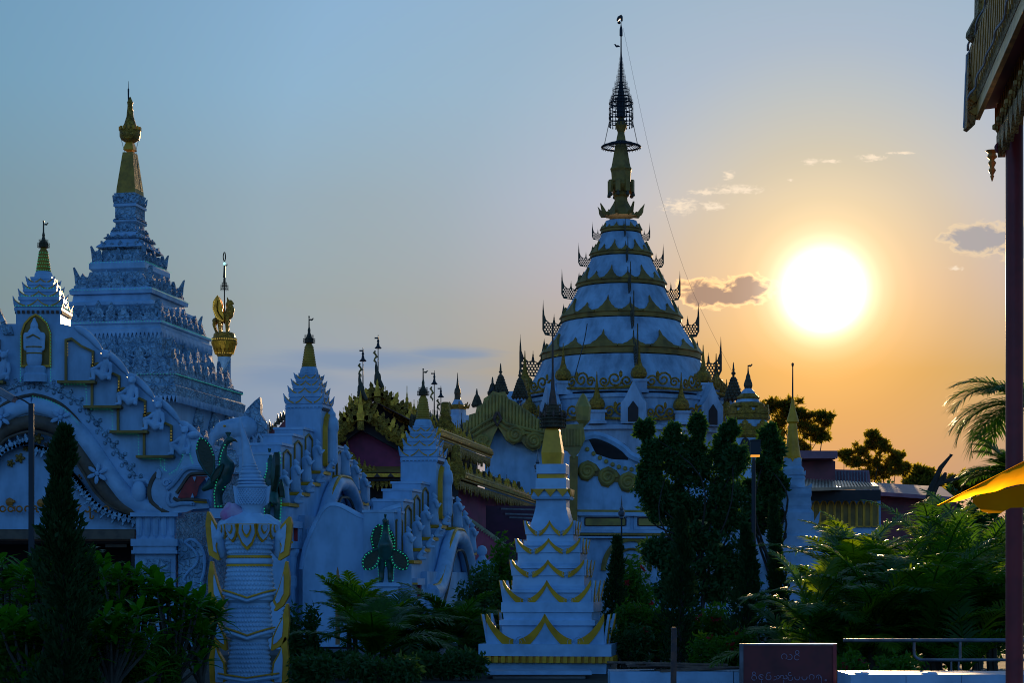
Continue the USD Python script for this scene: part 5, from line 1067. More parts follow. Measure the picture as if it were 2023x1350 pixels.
def monastery():
    Y = 70.0; s = Y / F
    T = Thing('monastery_hall', 'dark red monastery hall with carved golden gables, eaves and spires, behind the side gates', 'building', [(760 - CX) * s, Y + 2, 0])
    G, GL, MG, DW = MAT['gold_carved'], MAT['gold_leaf'], MAT['magenta_wall'], MAT['dark_wood']
    def back(p, q):                                    # depth of a pixel that lies towards the vanishing point from p
        return Y / (1 - (q - p) / (1690.0 - p))
    A = lambda x, y, d=0.0: P(x, y, Y + d)
    # front gable wall and the lower wall under the lean-to eave
    m = M(); m.ext(Polygon([tuple(A(x, y)[[0, 2]]) for x, y in ((640, 880), (713, 800), (800, 880), (800, 1290), (640, 1290))]), Y + .4, Y + .9); T.part('gable_wall', m, MG, world=True)
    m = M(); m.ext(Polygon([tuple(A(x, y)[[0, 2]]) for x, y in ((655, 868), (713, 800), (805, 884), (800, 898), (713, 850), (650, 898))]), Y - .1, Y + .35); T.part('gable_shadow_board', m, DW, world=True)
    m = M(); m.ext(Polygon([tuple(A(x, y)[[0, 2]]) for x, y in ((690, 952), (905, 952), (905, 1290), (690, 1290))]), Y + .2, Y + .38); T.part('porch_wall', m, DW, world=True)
    # bargeboards: thick gold strips with flame crests
    def barge(name, pts, Yd, w, n, hh, seed):
        c = np.array([P(x, y, Yd) for x, y in pts]); m = M(); m.tube(bez(c, 18), w, 6, flat=.8); p = T.part(name, m, G, world=True, smooth=50)
        cc = bez(c, n * 2)
        for i in range(n):
            q = cc[min(len(cc) - 1, 2 * i)]; r = cc[min(len(cc) - 1, 2 * i + 1)]; t = r - q; a = math.atan2(t[2], t[0]); rnd = random.Random(seed + i)
            m = M(); m.ext(affinity.rotate(flame(.42, hh * rnd.uniform(.7, 1.25)), math.degrees(a) * .5 + rnd.uniform(-9, 9), origin=(0, 0)), -.08, .08); m.ell((0, -.10, hh * .25), (.12, .07, .14), 6); T.part('flame_crest', M().join(m, None, q), G if i % 3 else GL, world=True)
            m = M(); m.tube(curl(0, 0, .17, 1.2, 12, i % 2 == 0), .045, 4); T.part('carved_scroll', M().join(m, None, q + [0, -w * .9, -.12]), G, world=True)
    barge('bargeboard', [(656, 884), (668, 866), (690, 838), (713, 806)], Y - .3, .17, 9, .55, 10); barge('bargeboard', [(713, 806), (740, 830), (770, 856), (796, 870), (812, 888)], Y - .3, .17, 13, .5, 40)
    barge('bargeboard', [(700, 812), (722, 792), (748, 782)], Y + 1.6, .15, 5, .5, 70); barge('bargeboard', [(748, 782), (775, 805), (805, 832), (836, 852)], Y + 1.6, .15, 9, .5, 90)
    m = M(); pts = [(748, 790), (700, 830), (713, 806), (812, 890), (836, 856)]; m.ext(Polygon([tuple(P(x, y, Y + 1.8)[[0, 2]]) for x, y in ((748, 786), (702, 828), (720, 850), (812, 890), (836, 856))]), Y + 1.8, Y + 2.1); T.part('upper_gable', m, DW, world=True)
    # gable masks: upright golden leaves at the apexes with dark birds above
    for x, y0, y1, d, w in ((713, 846, 786, -.6, 15), (746, 798, 762, 1.3, 13)):
        for k in (-1.6, -.8, 0, .8, 1.6):
            hh = (y0 - y1) * s * (1.0 if k == 0 else .62 if abs(k) < 1 else .45)
            m = M(); g = flame(w * s * .9, hh); m.ext(affinity.rotate(g, -k * 26, origin=(0, 0)), -.12 - .06 * (k == 0), .12); T.part('gable_leaf', M().join(m, None, P(x, y0 - 14, Y + d) + [k * w * s * .45, 0, 0]), MAT['gold_leaf'] if k == 0 else G, world=True)
        m = M(); m.box(P(x, y0 - 6, Y + d), (.22, .25, (y0 - y1) * s * .35)); T.part('apex_block', m, G, world=True)
        t = skin([((0, 0, .25), .13, (0, 0, .5), .12), ((0, 0, .5), .09, (-.05, 0, .8), .05), ((-.05, 0, .8), .05, (-.06, 0, 1.0), .02), ((.05, 0, .3), .1, (.16, 0, .1), .08)], .06, 4); T.part('apex_bird', M().tm(t).join(M()) if 0 else M().join(M().tm(t), None, P(x, y1 + 8, Y + d)), MAT['dark_bronze'], world=True)
    # ridge running back to the right, with spires
    r0, r1 = P(752, 786, Y + 1.8), P(850, 838, 76)
    m = M(); m.add([P(748, 784, Y + 1.8), P(836, 852, Y + 1.8), P(905, 866, 82), P(850, 815, 82)], [[0, 1, 2, 3]]); m.add([P(748, 784, Y + 2), P(836, 852, Y + 2), P(905, 866, 82.2), P(850, 815, 82.2)], [[3, 2, 1, 0]]); T.part('roof_slope', m, MAT['old_gold'], world=True)
    for x, y, yb, w, Yq in ((762, 764, 800, 6, 73), (777, 776, 806, 6, 73.5), (785, 782, 812, 7, 74), (804, 763, 818, 8, 74.5), (818, 790, 822, 7, 75), (825, 792, 830, 7, 75.5), (838, 800, 834, 6, 76), (694, 778, 812, 4, 71), (706, 774, 800, 4, 71), (684, 800, 826, 4, 71), (671, 818, 842, 4, 70.4), (678, 806, 836, 4, 70.6), (663, 828, 852, 4, 70.2), (836, 850, 880, 7, 73)):
        m = M(); m.join(spirelet((yb - y) * Yq / F, w * Yq / F), None, P(x, yb, Yq))
        for k in range(6): a = k * math.pi / 3; m.ext(flame(.2, (yb - y) * Yq / F * .42), -.04, .04, RZ(a), P(x, yb, Yq) + RZ(a) @ [0, -w * Yq / F, 0])
        T.part('roof_spire', m, GL, world=True)
    # front lean-to eave
    e0, e1 = A(690, 941, -1.0), A(802, 940, -1.0)
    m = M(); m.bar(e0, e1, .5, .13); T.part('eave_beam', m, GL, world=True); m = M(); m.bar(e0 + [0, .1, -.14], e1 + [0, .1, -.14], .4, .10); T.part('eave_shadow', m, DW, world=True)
    line_crest(T, 'fringe', e0 + [0, 0, -.18], e1 + [0, 0, -.18], 13, .30, G, True, .05, .3, 4)
    for u in (.14, .5, .74): m = M(); m.ext(Polygon([(-.12, 0), (.12, 0), (0, .14)]), -.3, -.2); T.part('eave_boss', M().join(m, None, e0 + (e1 - e0) * u + [0, 0, -.06]), MAT['rust'], world=True)
    m = M(); m.add([A(690, 935, -1), A(802, 934, -1), A(802, 922, .4), A(680, 922, .4)], [[0, 1, 2, 3]]); T.part('eave_roof', m, MAT['old_gold'], world=True)
    # eaves receding to the right, two storeys
    for (x0, y0, x1, y1, hc, w, seed) in ((866, 858, 968, 897, .9, .20, 3), (902, 938, 1062, 992, .55, .16, 9)):
        p0 = P(x0, y0, Y); p1 = P(x1, y1, back(x0, x1))
        m = M(); m.tube([p0, p1], w * .55, 10); m.tube([p0 + [.06, 0, w * .7], p1 + [.06, 0, w * .7]], w * .28, 8); m.tube([p0 + [.04, 0, -w * .7], p1 + [.04, 0, -w * .7]], w * .25, 8)
        for i in range(70): m.ell(p0 + (p1 - p0) * (i + .5) / 70 + [.05, 0, 0], (w * .62, w * .9, w * .6), 6)
        T.part('eave_beam', m, GL, world=True, smooth=50, kind='stuff')
        line_crest(T, 'fringe', p0 + [0, 0, -.2], p1 + [0, 0, -.2], 44, .36, G, True, .05, .3, seed)
        line_crest(T, 'cresting', p0 + [0, .2, .12], p1 + [0, .2, .12], 60, .16, GL, False, .06, .4, seed)
        m = M(); m.add([p0, p1, p1 + [-2.6, .6, 1.35], p0 + [-2.6, .6, 1.35]], [[0, 1, 2, 3]]); m.add([p0 - [0, 0, .02], p1 - [0, 0, .02], p1 + [-2.6, .6, 1.33], p0 + [-2.6, .6, 1.33]], [[3, 2, 1, 0]]); T.part('roof_slope', m, MAT['roof_maroon'], world=True)
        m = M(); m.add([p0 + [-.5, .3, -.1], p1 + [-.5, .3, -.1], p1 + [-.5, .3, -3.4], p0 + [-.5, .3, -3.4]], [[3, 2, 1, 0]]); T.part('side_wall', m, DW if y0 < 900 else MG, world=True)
        k = 26; rnd = random.Random(seed)
        for i in range(k):
            u = (i + .3) / k; c = p0 + (p1 - p0) * u + np.array([-.8, .3, .45]); m = M(); q = spirelet(rnd.uniform(.45, .8) * hc * (1.9 if i % 6 == 3 else 1), .14); m.join(q, None, c)
            for j in range(4): a = j * math.pi / 2 + .6; m.ext(flame(.26, rnd.uniform(.3, .6)), -.04, .04, RZ(a), c + RZ(a) @ [0, -.22, -.2])
            T.part('roof_spire', m, GL if i % 3 else MAT['dark_bronze'], world=True)
    # hanging corner brackets
    for x, y0, y1, d in ((902, 880, 968, 0), (880, 795, 872, 2)):
        m = M(); c = P(x, y0, Y + d); hh = (y1 - y0) * s; m.lathe([(.02, -hh), (.09, -hh * .9), (.16, -hh * .78), (.20, -hh * .5), (.16, -hh * .45), (.2, -hh * .3), (.16, -.05), (.12, 0)], 8, c); m.ext(flame(.6, hh * .7), -.1, .1, None, c + [0, 0, -hh * .75]); T.part('corner_bracket', m, G, world=True)
    # golden shrine panel on the red wall, left
    c = P(686, 937, Y - .5)
    m = M(); m.ext(Polygon([(-.34, 0), (-.34, .55), (-.25, .7), (-.1, .8), (0, 1.2), (.1, .8), (.25, .7), (.34, .55), (.34, 0)]), -.06, .06, None, c); T.part('shrine_panel', m, G, world=True)
    for dx, hh in ((-.42, .6), (.42, .62), (.62, .5), (.8, .35), (.95, .3), (-.2, .35), (.2, .35)):
        m = M(); m.ext(flame(.24, hh), -.1, .05, None, c + [dx, 0, 0]); T.part('shrine_leaf', m, G, world=True)
    m = M(); m.ext(Polygon([(-.07, .1), (-.07, .55), (0, .62), (.07, .55), (.07, .1)]), -.09, -.06, None, c); T.part('shrine_opening', m, DW, world=True)
    # red stair wall with a row of pale leaf copings
    a0, a1 = P(890, 1004, 66), P(1000, 1082, 70)
    m = M(); m.add([a0, a1, [a1[0], a1[1], 0], [a0[0], a0[1], 0]], [[0, 1, 2, 3]]); m.add([a0 + [0, .2, 0], a1 + [0, .2, 0], [a1[0], a1[1] + .2, 0], [a0[0], a0[1] + .2, 0]], [[3, 2, 1, 0]]); T.part('stair_wall', m, MG, world=True)
    d = a1 - a0
    for i in range(24):
        m = M(); m.ext(affinity.rotate(flame(.17, .34), 32, origin=(0, 0)), -.06, .06); T.part('coping_leaf', M().join(m, None, a0 + d * (i + .4) / 24 + [0, -.05, -.02]), MAT['pale_gold'], world=True)
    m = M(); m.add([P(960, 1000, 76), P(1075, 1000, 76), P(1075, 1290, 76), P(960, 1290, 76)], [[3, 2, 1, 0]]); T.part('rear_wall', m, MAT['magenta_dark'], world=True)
    for i, y in enumerate((1006, 1016, 1023)):
        m = M(); m.bar(P(988 + 8 * i, y, 74), P(1062, y + 2, 74.5), .2, .06); T.part('awning_slat', m, MAT['grey_steel'], world=True)
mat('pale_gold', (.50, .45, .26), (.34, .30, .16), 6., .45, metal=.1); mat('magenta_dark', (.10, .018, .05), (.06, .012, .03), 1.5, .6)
monastery()

# tall prayer-flag poles on the hall
for k, (x, y0, y1, Yq, w) in enumerate(((717, 687, 792, 71.5, 'leftmost, on the front gable'), (747, 662, 766, 72.5, 'tallest, on the rear gable'), (858, 732, 840, 78, 'behind the right spire tower'), (871, 763, 850, 79, 'rightmost and shortest'))):
    s = Yq / F; T = Thing('flag_pole', 'thin bronze pole with small umbrella and hanging streamer, %s' % w, 'pole', P(x, y1, Yq), group='streamer poles of the monastery hall'); H = (y1 - y0) * s
    m = M(); m.tube([(0, 0, 0), (0, 0, H)], [.035, .012], 6); T.part('pole', m, MAT['dark_bronze'])
    m = M(); m.lathe([(.12, H * .74), (.13, H * .75), (.06, H * .79), (.03, H * .86), (.05, H * .87), (.01, H * .95)], 8); T.part('umbrella', m, MAT['dark_metal'])
    m = M(); m.box((-.05, 0, H * .94), (.16, .02, .05)); T.part('pennant', m, MAT['dark_metal'])
    c = [(-.10 - .05 * math.sin(i * 1.7), 0, H * (.70 - .038 * i)) for i in range(8)]; m = M(); m.tube(c, [.03, .05, .035, .05, .03, .045, .03, .01], 5, flat=.5); T.part('streamer', m, MAT['old_gold'])

# ---------------------------------------------------------------- hall with the wavy golden gable
def gold_gable():
    Y = 88.0; s = Y / F
    T = Thing('gold_gable_hall', 'white hall with a pleated golden gable board and big scroll volutes, centre', 'building', [(1060 - CX) * s, Y + 2, 0])
    G, W = MAT['gold_board'], MAT['sky_tinted_white']
    q = lambda pts: Polygon([tuple(P(x, y, Y)[[0, 2]]) for x, y in pts]).buffer(0)
    left = [(912, 866), (912, 838), (926, 836), (927, 822), (940, 818), (942, 806), (954, 800), (956, 790), (968, 782), (974, 775), (984, 778), (998, 776), (1004, 790), (1018, 796), (1030, 806), (1044, 814), (1056, 826), (1070, 834), (1086, 842), (1086, 868), (1072, 876), (1066, 888), (1052, 893), (1040, 886), (1030, 874), (1014, 880), (1000, 872), (992, 858), (984, 846), (976, 862), (966, 890), (950, 880), (930, 880)]
    m = M(); m.ext(q(left), Y - .5, Y + .1); T.part('gable_board', m, G, world=True)
    for i, x in enumerate(np.arange(916, 1086, 6.6)):                  # pleats
        yt = np.interp(x, [912, 940, 956, 974, 998, 1018, 1044, 1070, 1086], [842, 818, 800, 782, 784, 800, 816, 836, 846]); yb = np.interp(x, [912, 950, 982, 1010, 1050, 1086], [866, 850, 832, 842, 854, 866])
        m = M(); m.tube([P(x, yb, Y - .5), P(x, (yt + yb) / 2, Y - .52), P(x, yt - 2, Y - .5)], [.05, .085, .06], 7); T.part('pleat', m, G, world=True, smooth=60)
    for cx, cy, r in ((1018, 860, 17), (1055, 872, 16), (952, 872, 11)):
        m = M(); m.tube(M_curl(cx, cy, r, Y - .55), .11, 6); T.part('volute', m, G, world=True, smooth=60); m = M(); m.ell(P(cx, cy, Y - .5), (r * s * .8, .12, r * s * .8), 12); T.part('volute_disc', m, G, world=True)
    for pts in ([(926, 856), (956, 836), (982, 822), (1000, 838), (1040, 848), (1086, 858)], [(930, 864), (960, 846), (982, 834), (1000, 848), (1036, 856), (1086, 864)]):
        m = M(); m.tube([P(x, y, Y - .58) for x, y in pts], .07, 5); T.part('moulding', m, G, world=True)
    m = M(); m.tube([P(982, 815, Y - .6), P(976, 828, Y - .66), P(982, 842, Y - .62), P(990, 828, Y - .66), P(984, 815, Y - .6)], .07, 5); T.part('apex_drop', m, MAT['rust'], world=True)
    right = [(1090, 846), (1150, 842), (1154, 872), (1142, 898), (1132, 910), (1120, 895), (1104, 890), (1090, 880)]
    m = M(); m.ext(q(right), Y - 1.3, Y - .8); T.part('gable_board', m, G, world=True)
    for x in np.arange(1094, 1152, 6): m = M(); m.tube([P(x, 882, Y - 1.3), P(x, 848, Y - 1.3)], .08, 6); T.part('pleat', m, G, world=True, smooth=60)
    m = M(); m.ext(q([(1124, 905), (1140, 905), (1138, 1080), (1124, 1080)]), Y - 1.25, Y - .7); T.part('pilaster', m, MAT['old_gold'], world=True)
    m = M(); m.lathe([(.04, 0), (.3, .3), (.36, .9), (.18, 1.3), (.04, 1.5)], 8, P(1152, 845, Y - 1)); T.part('corner_finial', m, G, world=True)
    m = M(); m.ext(q([(958, 905), (984, 835), (1086, 850), (1086, 1292), (958, 1292)]), Y + .1, Y + .6); T.part('wall', m, W, world=True)
    # right wing: white curved gable with oval opening and scroll band
    m = M(); g = q([(1140, 1292), (1140, 905), (1152, 868), (1172, 862), (1200, 868), (1230, 884), (1246, 900), (1262, 912), (1310, 930), (1440, 935), (1440, 1292)]); hole = q([(1160, 868), (1180, 868), (1206, 876), (1228, 888), (1240, 902), (1240, 912), (1206, 910), (1176, 900), (1168, 884)]); m.ext(g.difference(hole), Y - .8, Y - .3); T.part('wall', m, W, world=True)
    m = M(); m.ext(hole.buffer(.3), Y + .3, Y + .4); T.part('opening', m, MAT['dark_wood'], world=True)
    c = bez([P(1148, 866, Y - .9), P(1176, 860, Y - .9), P(1206, 870, Y - .9), P(1232, 886, Y - .9), P(1250, 902, Y - .9), P(1300, 920, Y - .9)], 20); m = M(); m.tube(c, .18, 6); T.part('coping', m, W, world=True, smooth=50)
    for i in range(10): m = M(); c = P(1160 + 12.5 * i, 888 + 4.6 * i + 12 * math.sin(math.pi * i / 9), Y - .85); m.ell(c, (.11, .06, .11), 7); T.part('flower_boss', m, G, world=True)
    for i, (cx, cy) in enumerate(((1160, 932), (1200, 944), (1240, 954), (1280, 966))):
        m = M(); m.tube(M_curl(cx, cy, 17, Y - .85), .13, 6); T.part('volute', m, G, world=True, smooth=60); m = M(); m.ell(P(cx, cy, Y - .8), (.34, .1, .34), 12); T.part('volute_disc', m, G, world=True)
        m = M(); m.ext(q([(cx - 20, cy + 6), (cx - 14, cy - 14), (cx, cy - 20), (cx + 16, cy - 12), (cx + 26, cy + 2), (cx + 24, cy + 12), (cx + 10, cy + 10), (cx, cy + 22), (cx - 14, cy + 18)]), Y - .86, Y - .78); T.part('scroll_plate', m, MAT['old_gold'], world=True)
    for y, w, mt in ((1010, .10, 'gold_board'), (1016, .16, 'sky_tinted_smooth'), (1050, .14, 'sky_tinted_smooth'), (1056, .09, 'old_gold'), (1062, .08, 'sky_tinted_smooth')):
        m = M(); m.bar(P(1140, y, Y - .9), P(1440, y + 2, Y - .9), .3, w); T.part('string_course', m, MAT[mt], world=True)
    for x0, x1 in ((1152, 1236), (1256, 1340), (1360, 1440)):
        p = q([(x0, 1024), (x1, 1024), (x1, 1042), (x0, 1042)]); m = M(); m.ext(p.buffer(.14, join_style=2).difference(p), Y - .88, Y - .78); T.part('panel_frame', m, MAT['sky_tinted_smooth'], world=True)
        m = M(); g = q([(x0 + 6, 1029), (x1 - 6, 1029), (x1 - 6, 1037), (x0 + 6, 1037)]).buffer(.06); m.ext(g, -.04 + Y - .85, Y - .79); T.part('gold_slot', m, G, world=True); m = M(); m.ext(g.buffer(.05).difference(g), Y - .86, Y - .79); T.part('slot_rim', m, MAT['rust'], world=True)
    for cx in (1248, 1390):
        for r, w, mt in ((56, .13, 'gold_board'), (38, .06, 'old_gold')):
            m = M(); m.tube([P(cx + r * math.cos(a), 1128 - r * 1.12 * math.sin(a), Y - .85) for a in np.linspace(0, math.pi, 20)], w, 6); T.part('arch_moulding', m, MAT[mt], world=True)
        m = M(); m.ext(q([(cx + 34 * math.cos(a), 1130 - 34 * math.sin(a)) for a in np.linspace(0, math.pi, 16)] + [(cx - 34, 1280), (cx + 34, 1280)]), Y - .84, Y - .8); T.part('arch_door', m, MAT['pale_concrete'], world=True)
def M_curl(cx, cy, r, Y):
    c = curl(0, 0, r * Y / F, 2.1, 34); return c + P(cx, cy, Y)
mat('gold_board', (.40, .29, .065), (.24, .17, .05), 1.6, .5, metal=.25, bump=.4, bscale=6.)
gold_gable()
# birds and the lamp bracket of the gold gable hall
T = Thing('perched_bird', 'small dark bird perched on the left shoulder of the golden gable', 'bird', P(969, 778, 87.6)); t = skin([((0, 0, .1), .07, (.08, 0, .17), .06), ((.08, 0, .17), .05, (.1, 0, .26), .05), ((0, 0, .1), .05, (-.14, 0, .05), .02)], .03, 4); T.part('body', t, MAT['dark_metal'], smooth=True); m = M(); m.tube([(.13, 0, .26), (.19, 0, .25)], [.02, .004], 5); T.part('beak', m, MAT['dark_metal'])

# ---------------------------------------------------------------- buildings at the right and far left
def right_halls():
    Y = 95.0; s = Y / F; q = lambda pts, Yq=Y: Polygon([tuple(P(x, y, Yq)[[0, 2]]) for x, y in pts])
    T = Thing('brown_hall', 'dark brown flat-roofed hall block behind the right white stupa', 'building', P(1640, 1280, 98) * [1, 1, 0])
    m = M(); m.ext(q([(1585, 912), (1640, 908), (1650, 912), (1650, 1280), (1585, 1280)], 98), 98, 104); T.part('wall', m, MAT['roof_maroon'], world=True)
    m = M(); m.ext(q([(1575, 892), (1652, 892), (1652, 907), (1575, 907)], 97), 96.6, 104.5); T.part('roof_slab', m, MAT['roof_purple'], world=True)
    m = M(); m.ext(q([(1642, 928), (1716, 930), (1720, 958), (1642, 952)], 100), 99.9, 100.2); T.part('tin_screen', m, MAT['roof_purple'], world=True)
    for x in np.arange(1645, 1717, 6): m = M(); m.bar(P(x, 931, 99.8), P(x + 1, 954, 99.8), .05, .06, (0, 1, 0)); T.part('screen_rib', m, MAT['grey_steel'], world=True)
    T = Thing('colonnade_hall', 'long low hall with sunlit tin roof and row of white and gold arches, at right', 'building', P(1660, 1280, 90) * [1, 1, 0])
    a, b, c, d = P(1585, 968, 88), P(1735, 964, 94), P(1725, 956, 99), P(1590, 948, 95)
    m = M(); m.add([a, b, c, d], [[0, 1, 2, 3]]); m.add([a - [0, 0, .05], b - [0, 0, .05], c - [0, 0, .05], d - [0, 0, .05]], [[3, 2, 1, 0]]); T.part('tin_roof', m, MAT['roof_tin'], world=True)
    for i in range(24): t = i / 23; m = M(); m.bar(a + (b - a) * t + [0, 0, .03], d + (c - d) * t + [0, 0, .03], .07, .06); T.part('roof_rib', m, MAT['roof_tin'], world=True)
    m = M(); m.bar(a, b, .1, .14); T.part('gutter', m, MAT['roof_tin'], world=True)
    m = M(); m.ext(q([(1590, 970), (1740, 968), (1740, 990), (1590, 990)], 91), 91, 91.3); T.part('fascia', m, MAT['dark_wood'], world=True)
    m = M(); m.ext(q([(1590, 990), (1740, 988), (1740, 1280), (1590, 1280)], 92), 92, 92.3); T.part('wall', m, MAT['sky_tinted_white'], world=True)
    for i in range(10):
        x = 1598 + i * 14.5; m = M(); o = q([(x - 5, 1040), (x - 5, 1000), (x - 3, 994), (x, 991), (x + 3, 994), (x + 5, 1000), (x + 5, 1040)], 91.9); m.ext(o, 91.9, 91.99); p = T.part('arch_panel', m, MAT['old_gold'], world=True); m = M(); m.ext(o.buffer(.05).difference(o), 91.85, 91.99); T.part('arch_rim', m, MAT['gold_paint'], world=True, parent=p)
    T = Thing('purple_hall', 'long low hall with faded purple roof behind the palms at right', 'building', P(1800, 1280, 105) * [1, 1, 0])
    m = M(); m.add([P(1690, 972, 104), P(1890, 986, 104), P(1860, 962, 112), P(1690, 952, 112)], [[0, 1, 2, 3]]); m.bar(P(1690, 973, 104), P(1890, 987, 104), .2, .2); T.part('roof', m, MAT['roof_purple'], world=True)
    m = M(); m.ext(q([(1690, 975), (1890, 988), (1890, 1200), (1690, 1200)], 105), 105, 112); T.part('wall', m, MAT['roof_maroon'], world=True)
    T = Thing('cream_shed', 'small cream ribbed sheet screen behind the dark tree, at right', 'fence', P(1436, 1190, 70) * [1, 1, 0])
    m = M(); m.box(P(1435, 1162, 70.2), (1.35, .06, .95)); T.part('sheet', m, MAT['cream_paint'], world=True)
    for i in range(13): m = M(); m.box(P(1402 + i * 5.6, 1164, 70.12), (.05, .05, .85)); T.part('rib', m, MAT['cream_paint'], world=True)
    m = M(); m.bar(P(1398, 1140, 70.1), P(1472, 1141, 70.1), .2, .1); T.part('cap', m, MAT['cream_paint'], world=True); m = M(); m.tube([P(1400, 1190, 70), P(1400, 1120, 70), P(1399, 1104, 70)], [.07, .05, .01], 6); T.part('gable_horn', m, MAT['rust'], world=True)
    # white curved garden walls glimpsed through the shrubs
    for k, (pts, Yq, lb) in enumerate((([(1366, 1180), (1374, 1160), (1392, 1152), (1412, 1158), (1426, 1176), (1430, 1192)], 66, 'pale blue round garden wall end glimpsed through the shrubs'), ([(1484, 1210), (1484, 1166), (1496, 1164), (1508, 1176), (1512, 1210)], 64, 'pale blue garden wall piece between two cypresses'), ([(1496, 1100), (1500, 1040), (1508, 1050), (1518, 1042), (1522, 1060), (1540, 1080), (1560, 1100)], 63.5, 'white carved wing wall left of the right stupa'))):
        m = M(); m.ext(q(pts + [(pts[-1][0], 1250), (pts[0][0], 1250)], Yq), Yq, Yq + .4); solo('garden_wall', lb, 'wall', m, MAT['sky_tinted_smooth'])
    T = Thing('far_roof', 'dark far roof with jagged crest between left pagoda and side gate', 'building', P(545, 1240, 112) * [1, 1, 0])
    m = M(); m.ext(q([(522, 1240), (522, 862), (534, 846), (546, 850), (556, 838), (566, 826), (574, 818), (584, 830), (584, 1240)], 112), 112, 118); T.part('wall', m, MAT['roof_maroon'], world=True)
    line_crest(T, 'cresting', P(524, 860, 111.9), P(574, 820, 111.9), 9, .5, MAT['dark_bronze'], False, .1, .4, 2)
mat('roof_tin', (.42, .30, .20), (.30, .20, .14), 3., .35, metal=.45); mat('cream_paint', (.62, .58, .42), (.46, .42, .30), 4., .6)
right_halls()
# ---------------------------------------------------------------- foliage tools
def leafset(m, c, size, rng, up=.35, aspect=.42, jit=.35, dirs=None):
    """Diamond leaves at the points c."""
    n = len(c); d = rng.normal(size=(n, 3)) if dirs is None else dirs + rng.normal(size=(n, 3)) * .5
    d[:, 2] += up * 0; d /= np.linalg.norm(d, axis=1, keepdims=True)
    w = np.cross(d, rng.normal(size=(n, 3))); w /= np.maximum(np.linalg.norm(w, axis=1, keepdims=True), 1e-6)
    L = size * (1 + jit * rng.uniform(-1, 1, n))[:, None]; nn = np.cross(d, w)
    v = np.stack([c, c + d * L * .5 + w * L * aspect * .5 - nn * L * .06, c + d * L, c + d * L * .5 - w * L * aspect * .5 - nn * L * .06], 1).reshape(-1, 3)
    k = np.arange(n)[:, None] * 4
    return m.add(v, np.vstack([k + [0, 1, 2], k + [0, 2, 3]]))
def in_ball(n, rng, surf=.5):
    d = rng.normal(size=(n, 3)); d /= np.linalg.norm(d, axis=1, keepdims=True); return d * (rng.uniform(0, 1, n) ** surf)[:, None]
def crown_tree(name, lb, base, H, blobs, leaf, nl, mt, seed, trunk_r=.15, group=None, cl=None, bark='bark', twigs=0, cr_r=(.24, .42)):
    """Trunk, limbs to each clump and leaf clumps; blobs = (centre offset, radii)."""
    rng = np.random.default_rng(seed); T = Thing(name, lb, 'tree', base, group=group)
    m = M(); top = np.array([0, 0, H * .55]); m.tube(bez([(0, 0, 0), (.1 * H * .1, 0, H * .25), top], 8), np.linspace(trunk_r, trunk_r * .55, len(bez([(0, 0, 0), (0, 0, 1), (0, 0, 2)], 8))), 7); T.part('trunk', m, MAT[bark])
    cr = M()
    for c, r in blobs:
        c = np.array(c, float); r = np.array(r, float); st = np.array([0, 0, H * rng.uniform(.25, .5)])
        m = M(); mid = (st + c) / 2 + rng.normal(size=3) * .08 * H * [1, 1, .3]; m.tube(bez([st, mid, c], 8), np.linspace(trunk_r * .5, trunk_r * .12, len(bez([st, mid, c], 8))), 5); T.part('limb', m, MAT[bark])
        k = cl or 9
        cc = c + in_ball(k, rng, .45) * r
        for q in cc:
            n = nl // (len(blobs) * k); leafset(cr, q + in_ball(n, rng, .6) * r * rng.uniform(*cr_r), leaf, rng)
        for _ in range(twigs): e = c + in_ball(1, rng, .1)[0] * r * 1.3; m = M(); m.tube([c, (c + e) / 2 + rng.normal(size=3) * .05 * r, e], [.03, .02, .006], 4); T.part('twig', m, MAT[bark])
    T.part('crown', cr, MAT[mt]); return T
def cypress(px, ytop, Y, w, lb, seed, mt='cypress_leaf', n=5200, taper=1.25, prof=None, name='cypress_tree', group=None, wob=.35, leaf=.10):
    """Narrow upright tree: leaf points in a wavering column."""
    rng = np.random.default_rng(seed); s = Y / F; base = P(px, 1290, Y); base[2] = 0; H = EYE + (HY - ytop) * s; T = Thing(name, lb, 'tree', base, group=group)
    m = M(); m.tube([(0, 0, 0), (.03, 0, H * .5), (0, 0, H * .93)], [.09, .05, .012], 6); T.part('trunk', m, MAT['bark'])
    t = rng.uniform(0, 1, n) ** .85; a = rng.uniform(0, 2 * math.pi, n)
    lump = .72 + wob * np.sin(t * 23 + seed) * np.sin(a * 2 + t * 9 + seed) + .25 * np.sin(t * 57 + a * 3) + .22 * np.sin(t * 91 + a * 5)
    r = w * s * np.minimum(1, (1 - t) * taper + .10) * np.clip(lump, .25, 1.3) * rng.uniform(.25, 1, n) ** .5
    if prof: yy = HY - (t * H - EYE) / s; r = np.interp(yy, [p[0] for p in prof], [p[1] for p in prof]) * s * np.clip(lump, .3, 1.25) * rng.uniform(.2, 1, n) ** .5
    c = np.c_[r * np.cos(a) + .12 * w * s * np.sin(t * 7 + seed), r * np.sin(a), t * H]
    d = np.c_[np.cos(a) * .6, np.sin(a) * .6, np.full(n, .9)]
    m = M(); leafset(m, c, leaf, rng, dirs=d * 1.6, aspect=.4); T.part('crown', m, MAT[mt]); return T
